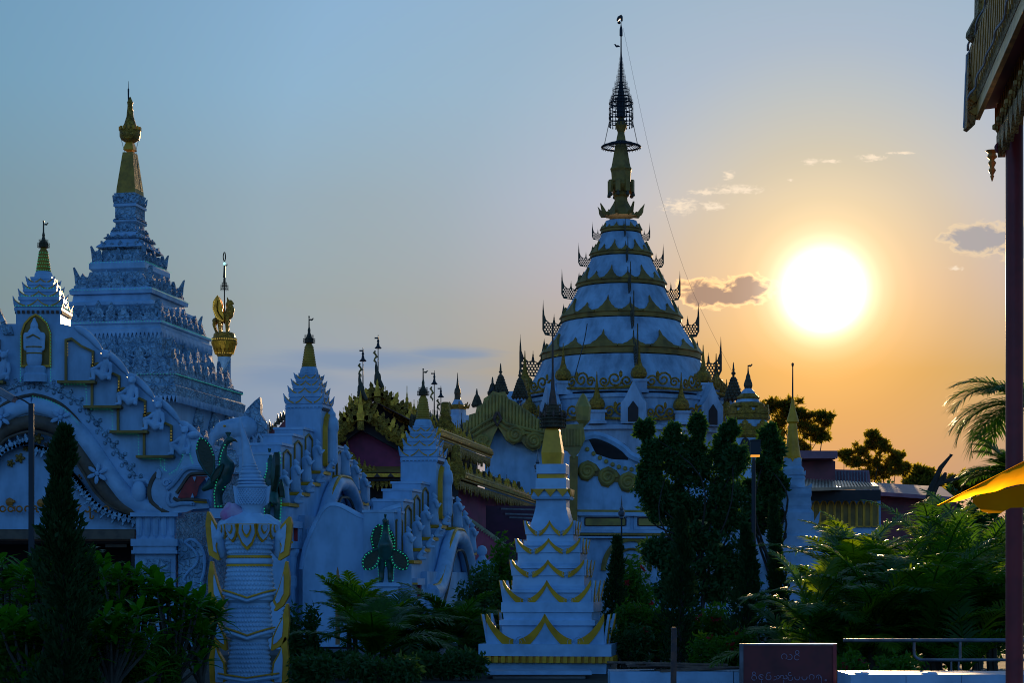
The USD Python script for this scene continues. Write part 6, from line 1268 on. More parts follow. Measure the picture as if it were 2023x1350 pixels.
def bush(px, ytop, Y, wx, lb, seed, mt='shrub_leaf', n=2200, leaf=.13, flowers=None, name='shrub', group=None, stems=6, aspect=.42):
    rng = np.random.default_rng(seed); s = Y / F; base = P(px, 1290, Y); base[2] = 0; H = EYE + (HY - ytop) * s; W = wx * s
    T = Thing(name, lb, 'shrub', base, group=group); cr = M(); ends = []
    for k in range(stems):
        a = rng.uniform(0, 2 * math.pi); e = np.array([math.cos(a) * W * rng.uniform(.1, .8), math.sin(a) * W * .6 * rng.uniform(.1, .9), H * rng.uniform(.55, .92)]); ends.append(e)
        m = M(); m.tube(bez([(0, 0, 0), e * [.4, .4, .5], e], 6), np.linspace(.035, .01, len(bez([(0, 0, 0), (0, 0, 1), (0, 0, 2)], 6))), 5); T.part('stem', m, MAT['bark'])
    q = n // (stems * 3)
    for e in ends:
        for f in (.45, .75, 1.0): leafset(cr, e * [1, 1, f] + in_ball(q, rng, .5) * [W * .42, W * .36, H * .2], leaf, rng, aspect=aspect)
    T.part('foliage', cr, MAT[mt])
    for k in range(flowers or 0):
        e = ends[k % stems]; c = e + in_ball(1, rng, .2)[0] * [W * .4, W * .3, H * .12] + [0, -W * .2, 0]; m = M(); leafset(m, np.repeat(c[None], 6, 0), .09, rng, aspect=.6); T.part('flower', m, MAT['red_flower'])
    return T
def frond(L, e0, droop, ll, lw, n, rng, sag=.25):
    """A feather leaf that starts at the origin towards +x at elevation e0 and bends down by droop along its length."""
    m = M(); k = 14; t = np.linspace(0, 1, k); el = e0 - droop * t ** 1.3; st = L / (k - 1)
    p = np.cumsum(np.r_[[[0, 0, 0]], np.c_[np.cos(el[:-1]), 0 * t[1:], np.sin(el[:-1])] * st], 0)
    m.tube(p, np.linspace(.018, .004, k) * L ** .5, 4)
    u = np.repeat(np.linspace(.16, .99, n), 2); sg = np.tile([1, -1], n); u = u + rng.uniform(-.008, .008, len(u))
    b = np.stack([np.interp(u, t, p[:, i]) for i in range(3)], 1); ee = np.interp(u, t, el)
    tg = np.c_[np.cos(ee), 0 * ee, np.sin(ee)]; up = np.c_[-np.sin(ee), 0 * ee, np.cos(ee)]; side = np.c_[0 * ee, sg, 0 * ee]
    l = ll * np.sin(np.clip(u * .9 + .12, 0, 1) * math.pi) ** .6 * rng.uniform(.85, 1.12, len(u))
    d = tg * .75 + side * .85 + up * .22 + rng.normal(size=(len(u), 3)) * .07; d /= np.linalg.norm(d, axis=1, keepdims=True)
    w = np.cross(d, up); w /= np.linalg.norm(w, axis=1, keepdims=True); dn = np.array([0, 0, -1.0])
    l = l[:, None]; mid = b + d * l * .5 + dn * l * sag * .15; tip = b + d * l * .95 + dn * l * sag
    v = np.stack([b - w * lw * .35, b + w * lw * .35, mid + w * lw * .5, mid - w * lw * .5, tip], 1).reshape(-1, 3); i = np.arange(len(u))[:, None] * 5
    return m.add(v, np.vstack([i + [0, 1, 2], i + [0, 2, 3], i + [3, 2, 4]]))
def palm(px, ybase, Y, lb, seed, stems=4, fr=7, L=1.9, spread=.35, H=(.3, 1.4), mt='palm_leaf', elev=(.55, 1.45), droop=(.9, 1.7), group=None, az=None, young=0, ll=.50, lw=.030, n=40, x0=None):
    rng = np.random.default_rng(seed); base = P(px, ybase, Y); base[2] = 0; T = Thing('palm_plant', lb, 'palm', base, group=group)
    for k in range(stems):
        a = rng.uniform(0, 2 * math.pi); b0 = np.array([math.cos(a), math.sin(a), 0]) * spread * rng.uniform(.2, 1); h = rng.uniform(*H); top = b0 * 1.25 + [0, 0, h]
        m = M(); m.tube([b0, (b0 + top) / 2 * [1.05, 1.05, 1], top], [.06, .05, .045], 7); T.part('stem', m, MAT['pale_bark'])
        for j in range(fr):
            z = az(rng) if az else 2 * math.pi * (j + rng.uniform(0, .8)) / fr
            f = frond(L * rng.uniform(.75, 1.1), rng.uniform(*elev), rng.uniform(*droop), ll * rng.uniform(.85, 1.1), lw, n, rng)
            T.part('frond', M().join(f, RZ(z), top + [0, 0, rng.uniform(-.05, .08)]), MAT['young_palm_leaf' if rng.uniform() < young else mt])
    return T
def big_leaf(L, W, bend):
    """A long oval leaf from the origin towards +x."""
    u = np.array([0, .3, .6, .85, 1.0]); w = np.array([.06, .8, 1.0, .6, 0.02]) * W / 2; z = -bend * u ** 2 * L
    c = np.c_[u * L, 0 * u, z]; l = c + np.c_[0 * u, w, .25 * w]; r = c + np.c_[0 * u, -w, .25 * w]; v = np.vstack([c, l, r]); t = []
    for i in range(4): t += [[i, i + 1, 5 + i + 1], [i, 5 + i + 1, 5 + i], [i, 10 + i, 10 + i + 1], [i, 10 + i + 1, i + 1]]
    return v, np.array(t)
def frangipani(px, ytop, Y, wx, lb, seed, tips=16, group='frangipani shrubs along the bottom left', leaves=11, flowers=1, L=.36):
    rng = np.random.default_rng(seed); s = Y / F; base = P(px, 1290, Y); base[2] = 0; H = EYE + (HY - ytop) * s; W = wx * s
    T = Thing('frangipani_shrub', lb, 'shrub', base, group=group)
    for k in range(tips):
        a = 2 * math.pi * k / tips + rng.uniform(-.3, .3); rr = math.sqrt(rng.uniform(.02, 1)); e = np.array([math.cos(a) * W * rr, math.sin(a) * W * .7 * rr, H * (.95 - .62 * rr * rng.uniform(.0, 1)) - .16])
        m = M(); c = bez([(0, 0, .0), e * [.25, .25, .35], e * [.8, .8, .75], e], 8); m.tube(c, np.linspace(.035, .014, len(c)), 6); T.part('branch', m, MAT['pale_bark'])
        for j in range(leaves):
            f = j / leaves; v, t = big_leaf(L * rng.uniform(.75, 1.1), L * .30, rng.uniform(.15, .6)); A = RZ(j * 2.4 + rng.uniform(-.3, .3)) @ RY(-rng.uniform(-.1, .35) - f * .9)
            m = M(); m.add(v @ A.T + e + [0, 0, -.07 + .11 * f], t); T.part('leaf', m, MAT['frangipani_leaf'])
        if k < flowers:
            m = M()
            for q in range(5):
                c = e + [rng.uniform(-.12, .12), rng.uniform(-.12, .05), .16 + rng.uniform(0, .1)]
                for i in range(5): A = RZ(i * 1.257) @ RY(-.5); v, t = big_leaf(.06, .042, .2); m.add(v @ A.T + c, t)
            T.part('flower_cluster', m, MAT['petal'])
    return T

# ---------------------------------------------------------------- trees behind the temple
def tree_px(name, lb, px, ybase, Y, blobs, leaf, nl, mt, seed, tr=.15, cl=None, twigs=0, group=None, cr_r=(.24, .42)):
    s = Y / F; base = P(px, ybase, Y); base[2] = 0
    H = EYE + (HY - min(b[1] for b in blobs)) * s
    bl = [(((x - px) * s, rnd_ * ry * s, EYE + (HY - y) * s), (rx * s, rx * s * .8, ry * s)) for (x, y, rx, ry), rnd_ in zip(blobs, np.random.default_rng(seed).uniform(-.6, .6, len(blobs)))]
    return crown_tree(name, lb, base, H, bl, leaf, nl, MAT and mt, seed, tr, group, cl, twigs=twigs, cr_r=cr_r)
tree_px('leafy_tree', 'open leafy tree glowing against the sun behind the right white stupa', 1585, 1280, 118, [(1525, 806, 26, 20), (1560, 800, 26, 16), (1590, 822, 28, 18), (1630, 826, 18, 15), (1600, 850, 30, 17), (1545, 840, 28, 22), (1620, 862, 22, 12), (1530, 870, 26, 20), (1580, 880, 26, 12), (1570, 815, 22, 14)], .27, 9000, 'tree_leaf', 11, .13, 20, 3, cr_r=(.15, .32))
tree_px('leafy_tree', 'round leafy tree with thin branches right of the brown hall', 1725, 1280, 128, [(1722, 866, 20, 14), (1705, 888, 22, 14), (1742, 884, 22, 16), (1770, 906, 20, 16), (1730, 912, 30, 16), (1690, 912, 20, 12), (1668, 898, 13, 12), (1760, 930, 26, 16), (1720, 936, 32, 14), (1785, 926, 12, 14)], .27, 9000, 'tree_leaf', 12, .12, 20, 3, cr_r=(.15, .32))
tree_px('leafy_tree', 'small dark leafy tree low on the horizon, left of the dead branches', 1822, 1280, 135, [(1812, 936, 18, 12), (1832, 940, 16, 12), (1800, 952, 14, 10), (1845, 952, 18, 10), (1822, 956, 26, 12)], .42, 3200, 'tree_leaf', 13, .12, 16, cr_r=(.16, .34))
tree_px('leafy_tree', 'low far tree on the horizon right of the dead branches', 1910, 1280, 150, [(1890, 952, 22, 10), (1915, 944, 24, 12), (1945, 950, 24, 12), (1880, 966, 24, 9), (1930, 966, 30, 10)], .5, 3000, 'tree_leaf', 14, .15, 7)
tree_px('leafy_tree', 'low far tree cut by the right picture edge behind the palms', 2010, 1280, 150, [(1985, 950, 24, 14), (2015, 940, 26, 16), (2040, 950, 26, 16), (2000, 968, 40, 10)], .5, 2600, 'tree_leaf', 15, .15, 7)
tree_px('leafy_tree', 'tree top peeping over the gable at the left picture edge', 2, 1280, 92, [(4, 690, 16, 16), (-14, 690, 16, 18), (14, 700, 10, 12)], .3, 1600, 'tree_leaf', 16, .15, 7)
for i, (x, y, w, Yq) in enumerate(((1720, 980, 60, 140), (1800, 985, 70, 142), (1880, 985, 70, 144), (1960, 985, 60, 146), (2040, 985, 60, 148))):
    bush(x, y - 12, Yq, w, 'dense dark %s far bush on the skyline' % ('first', 'second', 'third', 'fourth', 'last')[i] if 0 else ('far dark bush on the skyline, number one from the left', 'far dark bush on the skyline, second from the left', 'far dark bush on the skyline below the dead branches', 'far dark bush on the skyline, second from the right', 'far dark bush on the skyline at the right picture edge')[i], 60 + i, 'dark_leaf', 2400, .6, stems=8)

# big dark evergreen in the middle right, with several plumes
tree_px('evergreen_tree', 'big dark bushy evergreen with several plume tops, right of the centre', 1385, 1290, 57,
        [(1274, 850, 14, 22), (1285, 890, 24, 24), (1380, 848, 14, 26), (1440, 846, 14, 22), (1330, 870, 26, 26), (1375, 890, 32, 28), (1432, 890, 26, 28), (1320, 915, 36, 28), (1290, 930, 26, 26), (1400, 930, 44, 34), (1330, 965, 44, 34), (1420, 975, 44, 34), (1350, 1010, 44, 34), (1300, 1000, 26, 30), (1420, 1030, 44, 34), (1350, 1060, 46, 34), (1420, 1085, 44, 34), (1360, 1110, 50, 36), (1300, 1090, 40, 36), (1450, 1130, 40, 40), (1320, 1160, 60, 40), (1410, 1170, 60, 40), (1300, 960, 40, 36), (1450, 920, 26, 40), (1455, 1000, 36, 40)], .17, 42000, 'dark_leaf', 21, .07, 14, cr_r=(.34, .6))
tree_px('evergreen_tree', 'dark evergreen between lamp post and right white stupa', 1525, 1290, 59, [(1520, 870, 16, 26), (1535, 900, 18, 26), (1515, 920, 24, 28), (1528, 960, 24, 30), (1505, 985, 26, 30), (1480, 960, 14, 24), (1525, 1010, 20, 26), (1490, 1030, 26, 30)], .19, 13000, 'dark_leaf', 22, .1, 12, cr_r=(.3, .55))
# upright cypresses
cypress(126, 852, 26.5, 66, 'slim dark cypress in front of the left gate arch', 31, n=8200, leaf=.12, wob=.9, prof=[(850, 1), (866, 7), (900, 16), (985, 20), (1010, 27), (1060, 46), (1160, 50), (1350, 58)])
cypress(1216, 1064, 38, 34, 'slim dark cypress just right of the front stupa', 33, n=4200, leaf=.09)
cypress(1344, 1010, 36, 42, 'slim dark cypress behind the rusty post', 34, n=5600, leaf=.09)
cypress(1476, 1040, 36, 42, 'dark cypress left of the two near the sign board', 35, n=5600, leaf=.09)
cypress(1533, 985, 37, 34, 'tall slim cypress in front of the right white stupa', 36, n=5600, taper=1.0, leaf=.09)

# ---------------------------------------------------------------- garden planting
for k, a in enumerate(((16, 1078, 30, 70, 41, 'frangipani shrub with white flowers at the left picture edge', 15, 2), (92, 1100, 29, 62, 42, 'frangipani shrub under the slim cypress', 13, 1), (178, 1078, 30, 62, 43, 'frangipani shrub in front of the dark gate opening', 15, 2), (262, 1100, 29.5, 62, 44, 'frangipani shrub before the gate pier', 14, 1), (345, 1130, 29, 64, 45, 'frangipani shrub left of the guardian statue', 15, 1), (398, 1168, 30, 40, 46, 'small frangipani shrub touching the guardian statue', 11, 0), (220, 1180, 27.5, 90, 47, 'low frangipani shrub in front of the others at left', 15, 1), (60, 1190, 27, 80, 48, 'low dark frangipani shrub in the bottom left corner', 14, 0))):
    frangipani(a[0], a[1], a[2], a[3], a[5], a[4], int(a[6] * 1.7), flowers=a[7])
for k, (x, y, Y, w, sd, mt, n, lf, lb) in enumerate(((150, 1235, 28, 110, 51, 'shrub_leaf', 3400, .10, 'low bright leafy shrub under the frangipani, left'), (310, 1240, 28.5, 95, 52, 'shrub_leaf', 3400, .10, 'low bright leafy shrub before the guardian statue'), (20, 1250, 27, 90, 53, 'shrub_leaf', 2600, .10, 'low leafy shrub at the bottom left corner'), 
        (600, 1205, 37, 40, 55, 'dark_leaf', 1300, .12, 'thin dark shrub right of the guardian statue'), (610, 1300, 30, 60, 156, 'dark_leaf', 2200, .10, 'low dark shrub at the bottom edge right of the guardian'), (760, 1300, 30, 90, 157, 'dark_leaf', 2600, .10, 'low dark shrub at the bottom edge under the middle palms'), (592, 1270, 38, 34, 56, 'dark_leaf', 1500, .11, 'low dark shrub between guardian and palms'), (640, 1285, 33, 70, 57, 'dark_leaf', 2600, .11, 'low dark shrub left of the middle palms'), (890, 1280, 33, 70, 58, 'dark_leaf', 2600, .11, 'low dark shrub left of the front stupa'),
        (985, 1072, 42, 42, 59, 'shrub_leaf', 3200, .12, 'tall leafy shrub behind the front stupa, left side'), (948, 1135, 40, 50, 60, 'dark_leaf', 3200, .12, 'dark leafy shrub left of the front stupa'), (1030, 1160, 42, 60, 61, 'dark_leaf', 2400, .12, 'dark shrub hidden behind the front stupa'),
        (1262, 1105, 42, 62, 62, 'shrub_leaf', 3600, .12, 'bushy shrub with red flowers right of the front stupa'), (1300, 1180, 37, 80, 63, 'shrub_leaf', 3600, .11, 'broad green shrub behind the planks'), (1405, 1190, 38, 70, 64, 'shrub_leaf', 3000, .11, 'mixed shrub before the cream screen'), (1440, 1245, 33, 70, 65, 'shrub_leaf', 2800, .10, 'low shrub behind the sign board'), (1235, 1230, 36, 60, 66, 'dark_leaf', 2600, .11, 'dark shrub at the right foot of the front stupa'),
        (1600, 1185, 36, 90, 67, 'dark_leaf', 3600, .13, 'dark shrub under the palms, left'), (1700, 1190, 35, 110, 68, 'dark_leaf', 3800, .13, 'dark shrub under the palms, middle'), (1850, 1180, 35, 120, 69, 'dark_leaf', 4000, .13, 'dark shrub under the palms, right'), (1960, 1120, 38, 90, 70, 'dark_leaf', 3400, .13, 'tall dark shrub behind the maroon post'), (1690, 1282, 27, 55, 71, 'shrub_leaf', 1800, .09, 'low flowering shrub right of the sign board'), (1780, 1285, 27, 80, 72, 'shrub_leaf', 2400, .09, 'low shrub under the steel railing'))):
    bush(x, y, Y, w, lb, sd, mt, n, lf, flowers={62: 9, 64: 6, 65: 6, 66: 3, 71: 5}.get(sd, 0))
palm(800, 1290, 36.5, 'areca palm clump in the bottom middle with arching fronds', 81, 6, 8, 1.6, .5, (.0, .6), elev=(.35, 1.15))
palm(700, 1290, 37, 'young yellow-green palm left of the middle palm clump', 82, 3, 6, 1.3, .25, (.3, 1.0), 'young_palm_leaf', young=1, elev=(.9, 1.5), droop=(.6, 1.3), ll=.36)
palm(890, 1290, 38, 'areca palm leaning against the front stupa from the left', 83, 4, 7, 1.5, .3, (.1, .8))
palm(745, 1290, 34, 'low dark palm in the bottom middle', 84, 3, 7, 1.5, .3, (.1, .5))
P_ = ((1672, 33.5, 'areca palm with bright fronds in front of the right stupa', 85, 4, 8, 1.75, (.9, 1.6), .45), (1752, 35, 'areca palm second from the left in the right palm group', 86, 4, 8, 2.0, (1.0, 1.8), .3), (1835, 33, 'areca palm with an upright fan frond in the right group', 87, 4, 8, 2.1, (1.1, 1.9), .4), (1925, 34, 'areca palm beside the maroon post', 88, 4, 8, 2.1, (1.1, 1.9), .25), (1690, 30, 'low front palm behind the steel railing, left', 89, 3, 8, 1.7, (.6, 1.1), .2), (1800, 29.5, 'low front palm behind the steel railing, middle', 90, 3, 8, 1.7, (.5, 1.1), .2), (1900, 30, 'low front palm behind the steel railing, right', 91, 3, 8, 1.7, (.6, 1.2), .2), (1985, 31, 'palm cut by the maroon post at the right edge', 92, 3, 8, 1.8, (.8, 1.5), .2))
for x, Y, lb, sd, st, fr, L, H, yg in P_: palm(x, 1290, Y, lb, sd, st + 2, fr, L, .8, (H[0] * .4, H[1]), young=yg)
palm(2034, 1290, 52, 'tall palm with hanging fronds against the sky at the right edge', 93, 1, 12, 2.5, .1, (6.2, 6.3), 'palm_leaf', elev=(.0, .9), droop=(1.2, 2.0), az=lambda r: r.uniform(2.4, 3.9), ll=1.05, lw=.045, n=36)
palm(2018, 1290, 50, 'shorter palm with a fan of fronds just above the yellow canopy', 94, 1, 14, 1.8, .1, (4.0, 4.1), 'palm_leaf', elev=(.0, 1.3), droop=(.7, 1.5), az=lambda r: r.uniform(1.9, 4.4), ll=.7, lw=.055, n=36)
# dead branches
T = Thing('dead_tree', 'bare dark dead branches sticking up above the right palms', 'tree', P(1838, 1290, 48) * [1, 1, 0]); s = 48 / F
q = lambda x, y: ((x - 1838) * s, 0, EYE + (HY - y) * s)
for pts, r in (([(1832, 1270), (1830, 1010), (1838, 970), (1858, 925), (1879, 900)], (.11, .10, .085, .06, .03)), ([(1838, 990), (1852, 958), (1868, 936), (1868, 934)], (.07, .06, .04, .03)), ([(1846, 962), (1872, 950), (1896, 946)], (.05, .045, .02)), ([(1866, 950), (1868, 936)], (.045, .035)), ([(1872, 950), (1888, 938)], (.03, .015)), ([(1878, 902), (1882, 900), (1876, 898)], (.035, .02, .015))):
    m = M(); m.tube([q(*p) for p in pts], r, 7); T.part('branch', m, MAT['bark'])

# ---------------------------------------------------------------- lamps and small things
def lamp_left():
    Y = 41.0; s = Y / F; T = Thing('lamp_post', 'dark lamp post with an arm and floodlight at the left edge', 'lamp', P(62, 1290, Y) * [1, 1, 0]); z = lambda y: EYE + (HY - y) * s
    m = M(); m.box((0, 0, z(798) / 2), (9.5 * s, 9.5 * s, z(798))); T.part('post', m, MAT['dark_metal'])
    m = M(); m.tube([(-2 * s, 0, z(800)), (-14 * s, 0, z(792)), (-30 * s, 0, z(784))], .018, 5); T.part('arm', m, MAT['dark_metal'])
    m = M(); m.box((0, 0, 0), (44 * s, .34, .13)); p = T.part('floodlight', M().join(m, RY(.52), (-52 * s, 0, z(779))), MAT['grey_steel']); m = M(); m.box((0, 0, -.07), (38 * s, .28, .02)); T.part('lens', M().join(m, RY(.52), (-52 * s, 0, z(779))), MAT['lamp_glass'], parent=p)
lamp_left()
def lamp_right():
    Y = 51.0; s = Y / F; T = Thing('lamp_post', 'dark garden lamp post with square lantern glowing orange underneath, before the dark tree', 'lamp', P(1489, 1290, Y) * [1, 1, 0]); z = lambda y: EYE + (HY - y) * s
    m = M(); m.tube([(0, 0, 0), (0, 0, z(935)), (0, 0, z(905))], [.06, .055, .035], 8); T.part('post', m, MAT['dark_metal'])
    m = M(); m.box((3 * s, 0, (z(872) + z(899)) / 2), (19 * s, .24, z(872) - z(899))); m.box((3 * s, 0, z(871)), (21 * s, .28, .03)); T.part('lantern', m, MAT['dark_metal'])
    m = M(); m.box((3 * s, 0, z(901.5)), (17 * s, .2, 4 * s)); T.part('lamp', m, MAT['orange_lamp'])
lamp_right()
for k, (x, yt, yb, Yq, lb) in enumerate(((1062, 893, 1010, 62, 'thin pole lamp with small pointed lantern, left of the front stupa spire'), (1228, 985, 1120, 62, 'thin pole lamp with pointed lantern before the white hall panels'))):
    s = Yq / F; T = Thing('pole_lamp', lb, 'lamp', P(x, 1290, Yq) * [1, 1, 0]); z = lambda y: EYE + (HY - y) * s
    m = M(); m.tube([(0, 0, 0), (0, 0, z(yt + 40))], .025, 6); T.part('pole', m, MAT['dark_metal']); m = M(); m.lathe([(.02, 0), (.08, .04), (.05, .1), (.10, .14), (.11, .24), (.05, .3), (.07, .33), (.03, .42), (.02, .55), (.005, .75)], 10, (0, 0, z(yt + 42))); T.part('lantern', m, MAT['grey_steel'])
T = Thing('spotlight', 'small bright white lamp inside the dark gate opening', 'lamp', P(90, 1068, 46)); m = M(); m.ell((0, 0, 0), (.04, .03, .04), 8); m.ell((.05, 0, .03), (.02, .02, .02), 6); T.part('bulb', m, MAT['white_led'], kind='stuff'); m = M(); m.box((0, .06, 0), (.12, .05, .1)); T.part('housing', m, MAT['dark_metal'])
T = Thing('spirit_spire', 'small terracotta spire ornament before the blue wall, left of the green peacock', 'ornament', P(667, 1166, 43)); s = 43 / F
m = M(); m.lathe([(8 * s, 0), (9 * s, 3 * s), (6.5 * s, 5 * s), (7.5 * s, 12 * s), (5.5 * s, 14 * s), (6 * s, 20 * s), (4 * s, 22 * s), (4.4 * s, 28 * s), (2.5 * s, 30 * s), (2.5 * s, 36 * s), (.4 * s, 45 * s)], 10); T.part('spire', m, MAT['terracotta']); m = M(); m.lathe([(.05, -1.2), (.05, 0)], 8); m.lathe([(10 * s, -4 * s), (10 * s, 0)], 10); T.part('stand', m, MAT['terracotta'])

# ---------------------------------------------------------------- foreground
def foreground():
    # kerb, platform, planks
    T = Thing('garden_kerb', 'low white kerb wall running right from the front stupa', 'kerb', P(1205, 1330, 31) * [1, 1, 0])
    z1 = P(0, 1328, 31)[2]
    xs = np.linspace(P(1205, 0, 31)[0], P(2060, 0, 31)[0], 8)
    for a, b in zip(xs[:-1], xs[1:]): m = M(); m.box(((a + b) / 2, 31.4, z1 / 2), (b - a - .012, .8, z1)); T.part('kerb_block', m, MAT['sky_tinted_smooth'], world=True)
    T = Thing('stone_table', 'pale low slab table at the foot of the front stupa', 'table', P(1075, 1350, 33.6) * [1, 1, 0])
    m = M(); a, b = P(962, 1340, 33.6), P(1168, 1340, 33.6); m.box(((a[0] + b[0]) / 2, 33.9, .10), (b[0] - a[0], 1.0, .06)); T.part('top', m, MAT['sky_tinted_smooth'], world=True); m = M(); m.box(((a[0] + b[0]) / 2, 33.95, .035), (b[0] - a[0] - .2, .8, .07)); T.part('base', m, MAT['pale_concrete'], world=True)
    rnd = random.Random(8); T = Thing('plank_pile', 'untidy pile of weathered planks on the white kerb', 'planks', P(1345, 1326, 31.3))
    for i in range(11):
        l = rnd.uniform(.9, 1.7); m = M(); m.box((0, 0, 0), (l, .12, .028)); t = M().join(m, RZ(rnd.uniform(-.12, .12)) @ RY(rnd.uniform(-.04, .04)), (rnd.uniform(-.45, .45), rnd.uniform(-.25, .25), .02 + .03 * (i // 3) + .004 * (i % 3))); T.part('plank', t, MAT['plank_wood'])
    # rusty post
    T = Thing('rusty_post', 'leaning square rusty iron post in front of the planks', 'post', P(1329, 1350, 20) * [1, 1, 0]); s = 20 / F
    m = M(); m.box((0, 0, P(0, 1244, 20)[2] / 2), (11 * s, .06, P(0, 1244, 20)[2])); T.part('shaft', M().join(m, RY(.012)), MAT['rust']); m = M(); m.box((.012, 0, P(0, 1242, 20)[2]), (12 * s, .065, .02), 0, .6); T.part('cap', m, MAT['rust'])
    # sign board with chalk lettering
    Y = 20.5; s = Y / F; T = Thing('sign_board', 'maroon board with faint handwritten Burmese chalk lettering, bottom right', 'sign', P(1556, 1350, Y) * [1, 1, 0]); z = lambda y: EYE + (HY - y) * s; L = lambda x: (x - 1556) * s
    m = M(); m.box((0, 0, (z(1275) + z(1385)) / 2), (187 * s, .03, z(1275) - z(1385))); b = T.part('board', m, MAT['maroon_board'])
    for x0, x1, y0, y1 in ((1461, 1468, 1273, 1386), (1645, 1652, 1273, 1386), (1468, 1645, 1273, 1276)): m = M(); m.box((L((x0 + x1) / 2), -.005, (z(y0) + z(y1)) / 2), ((x1 - x0) * s, .05, z(y0) - z(y1))); T.part('frame_bar', m, MAT['maroon_post'] if x0 > 1600 else MAT['grey_steel'])
    for x in (1475, 1638): m = M(); m.box((L(x), .04, z(1385) / 2), (.05, .04, z(1385) + .1)); T.part('leg', m, MAT['grey_steel'])
    def write(items, y, h, pitch):
        for i, nm in enumerate(items[1]):
            m = M()
            for st in glyph_strokes(nm): m.tube([(L(items[0]) + i * pitch * s + x * h * s, -.018, z(y) + zz * h * s) for x, zz in st], .0035, 4, up=(0, 1, 0))
            T.part('letter', m, MAT['chalk'], parent=b)
    write((1543, ('wa', 'aa', 'ti')), 1305, 13, 12.5); write((1484, ('dhi', 'ngu', 'di', 'sa', 'nya', 'bhi', 'pa', 'pa', 'wa', 'ra', 'dot')), 1345, 12, 14.2)
    # low white parapet in front of the railing
    T = Thing('garden_kerb', 'low white parapet with a sunlit top running right from the sign board', 'kerb', P(1800, 1350, 19.6) * [1, 1, 0]); z2 = P(0, 1334, 19.6)[2]; xs = np.linspace(P(1680, 0, 19.6)[0], P(2120, 0, 19.6)[0], 5)
    for i, (a, b) in enumerate(zip(xs[:-1], xs[1:])): m = M(); m.box(((a + b) / 2, 20.0, z2 / 2), (b - a - .006, .8, z2)); T.part('kerb_block', m, MAT['sky_tinted_smooth'], world=True)
    for x in (1702, 1836): m = M(); m.ell(P(x, 1333, 19.7), (.09, .06, .022), 10); T.part('plaster_lump', m, MAT['sky_tinted_smooth'], world=True, smooth=True)
    # steel railing
    Y = 22.0; s = Y / F; T = Thing('steel_railing', 'brushed steel tube railing with a rounded end loop, bottom right', 'railing', P(1800, 1350, Y) * [1, 1, 0]); z = lambda y: EYE + (HY - y) * s; L = lambda x: (x - 1800) * s
    m = M(); m.tube([(L(1666), 0, z(1266)), (L(2080), 0, z(1266))], 4.2 * s, 10); T.part('top_rail', m, MAT['grey_steel'], smooth=60)
    m = M(); m.tube(bez([(L(1806), 0, z(1270)), (L(1806), 0, z(1288)), (L(1808), 0, z(1298)), (L(1818), 0, z(1304)), (L(1840), 0, z(1305)), (L(2080), 0, z(1305))], 30), 3 * s, 8); T.part('lower_rail', m, MAT['grey_steel'], smooth=60)
    for x in (1897, 2040): m = M(); m.tube([(L(x), 0, z(1268)), (L(x), 0, z(1304))], 3 * s, 8); T.part('upright', m, MAT['grey_steel'], smooth=60)
    for x in (1880, 1895, 2030): m = M(); m.tube([(L(x), .02, z(1305)), (L(x), .02, 0)], 2 * s, 8); T.part('leg', m, MAT['grey_steel'], smooth=60)
    # yellow canvas canopy
    T = Thing('yellow_canopy', 'bright yellow canvas canopy corner with a hanging valance, at the right edge', 'canopy', P(2060, 1000, 12.5))
    C, R, A = P(1853, 1000, 13.0), P(2140, 925, 11.5), P(2150, 850, 17.0); n = 14; V = []; Tt = []
    for i in range(n + 1):
        h = C + (R - C) * i / n; t = C + (A - C) * i / n
        for j in range(6): u = j / 5; p = h + (t - h) * u; p = p + [0, 0, -.05 * math.sin(math.pi * u) * i / n + .006 * math.sin(i * 1.9 + j)]; V.append(p)
    for i in range(n):
        for j in range(5): a = i * 6 + j; Tt.append([a, a + 6, a + 7, a + 1])
    m = M(); m.add(V, Tt); T.part('canvas', m, MAT['yellow_canvas'], world=True, smooth=True)
    V = []; Tt = []
    for i in range(n + 1):
        t = .26 + .74 * i / n; h = C + (R - C) * t + [0, -.012, -.004]; d = min(1, .25 + i * .45) * .135 * (1 + .08 * math.sin(i * 2.1)); V += [h, h + [.01 * math.sin(i * 1.3), -.01 * math.sin(i * 1.7), -d]]
    for i in range(n): a = 2 * i; Tt.append([a, a + 1, a + 3, a + 2])
    m = M(); m.add(V, Tt); T.part('valance', m, MAT['yellow_canvas'], world=True, smooth=True)
    m = M(); m.tube([C, (C + A) / 2, A], [.006, .01, .012], 5); T.part('edge_hem', m, MAT['yellow_canvas'], world=True)
    m = M(); m.tube([A, [A[0], A[1], 0]], .03, 8); T.part('pole', m, MAT['grey_steel'], world=True)
foreground()

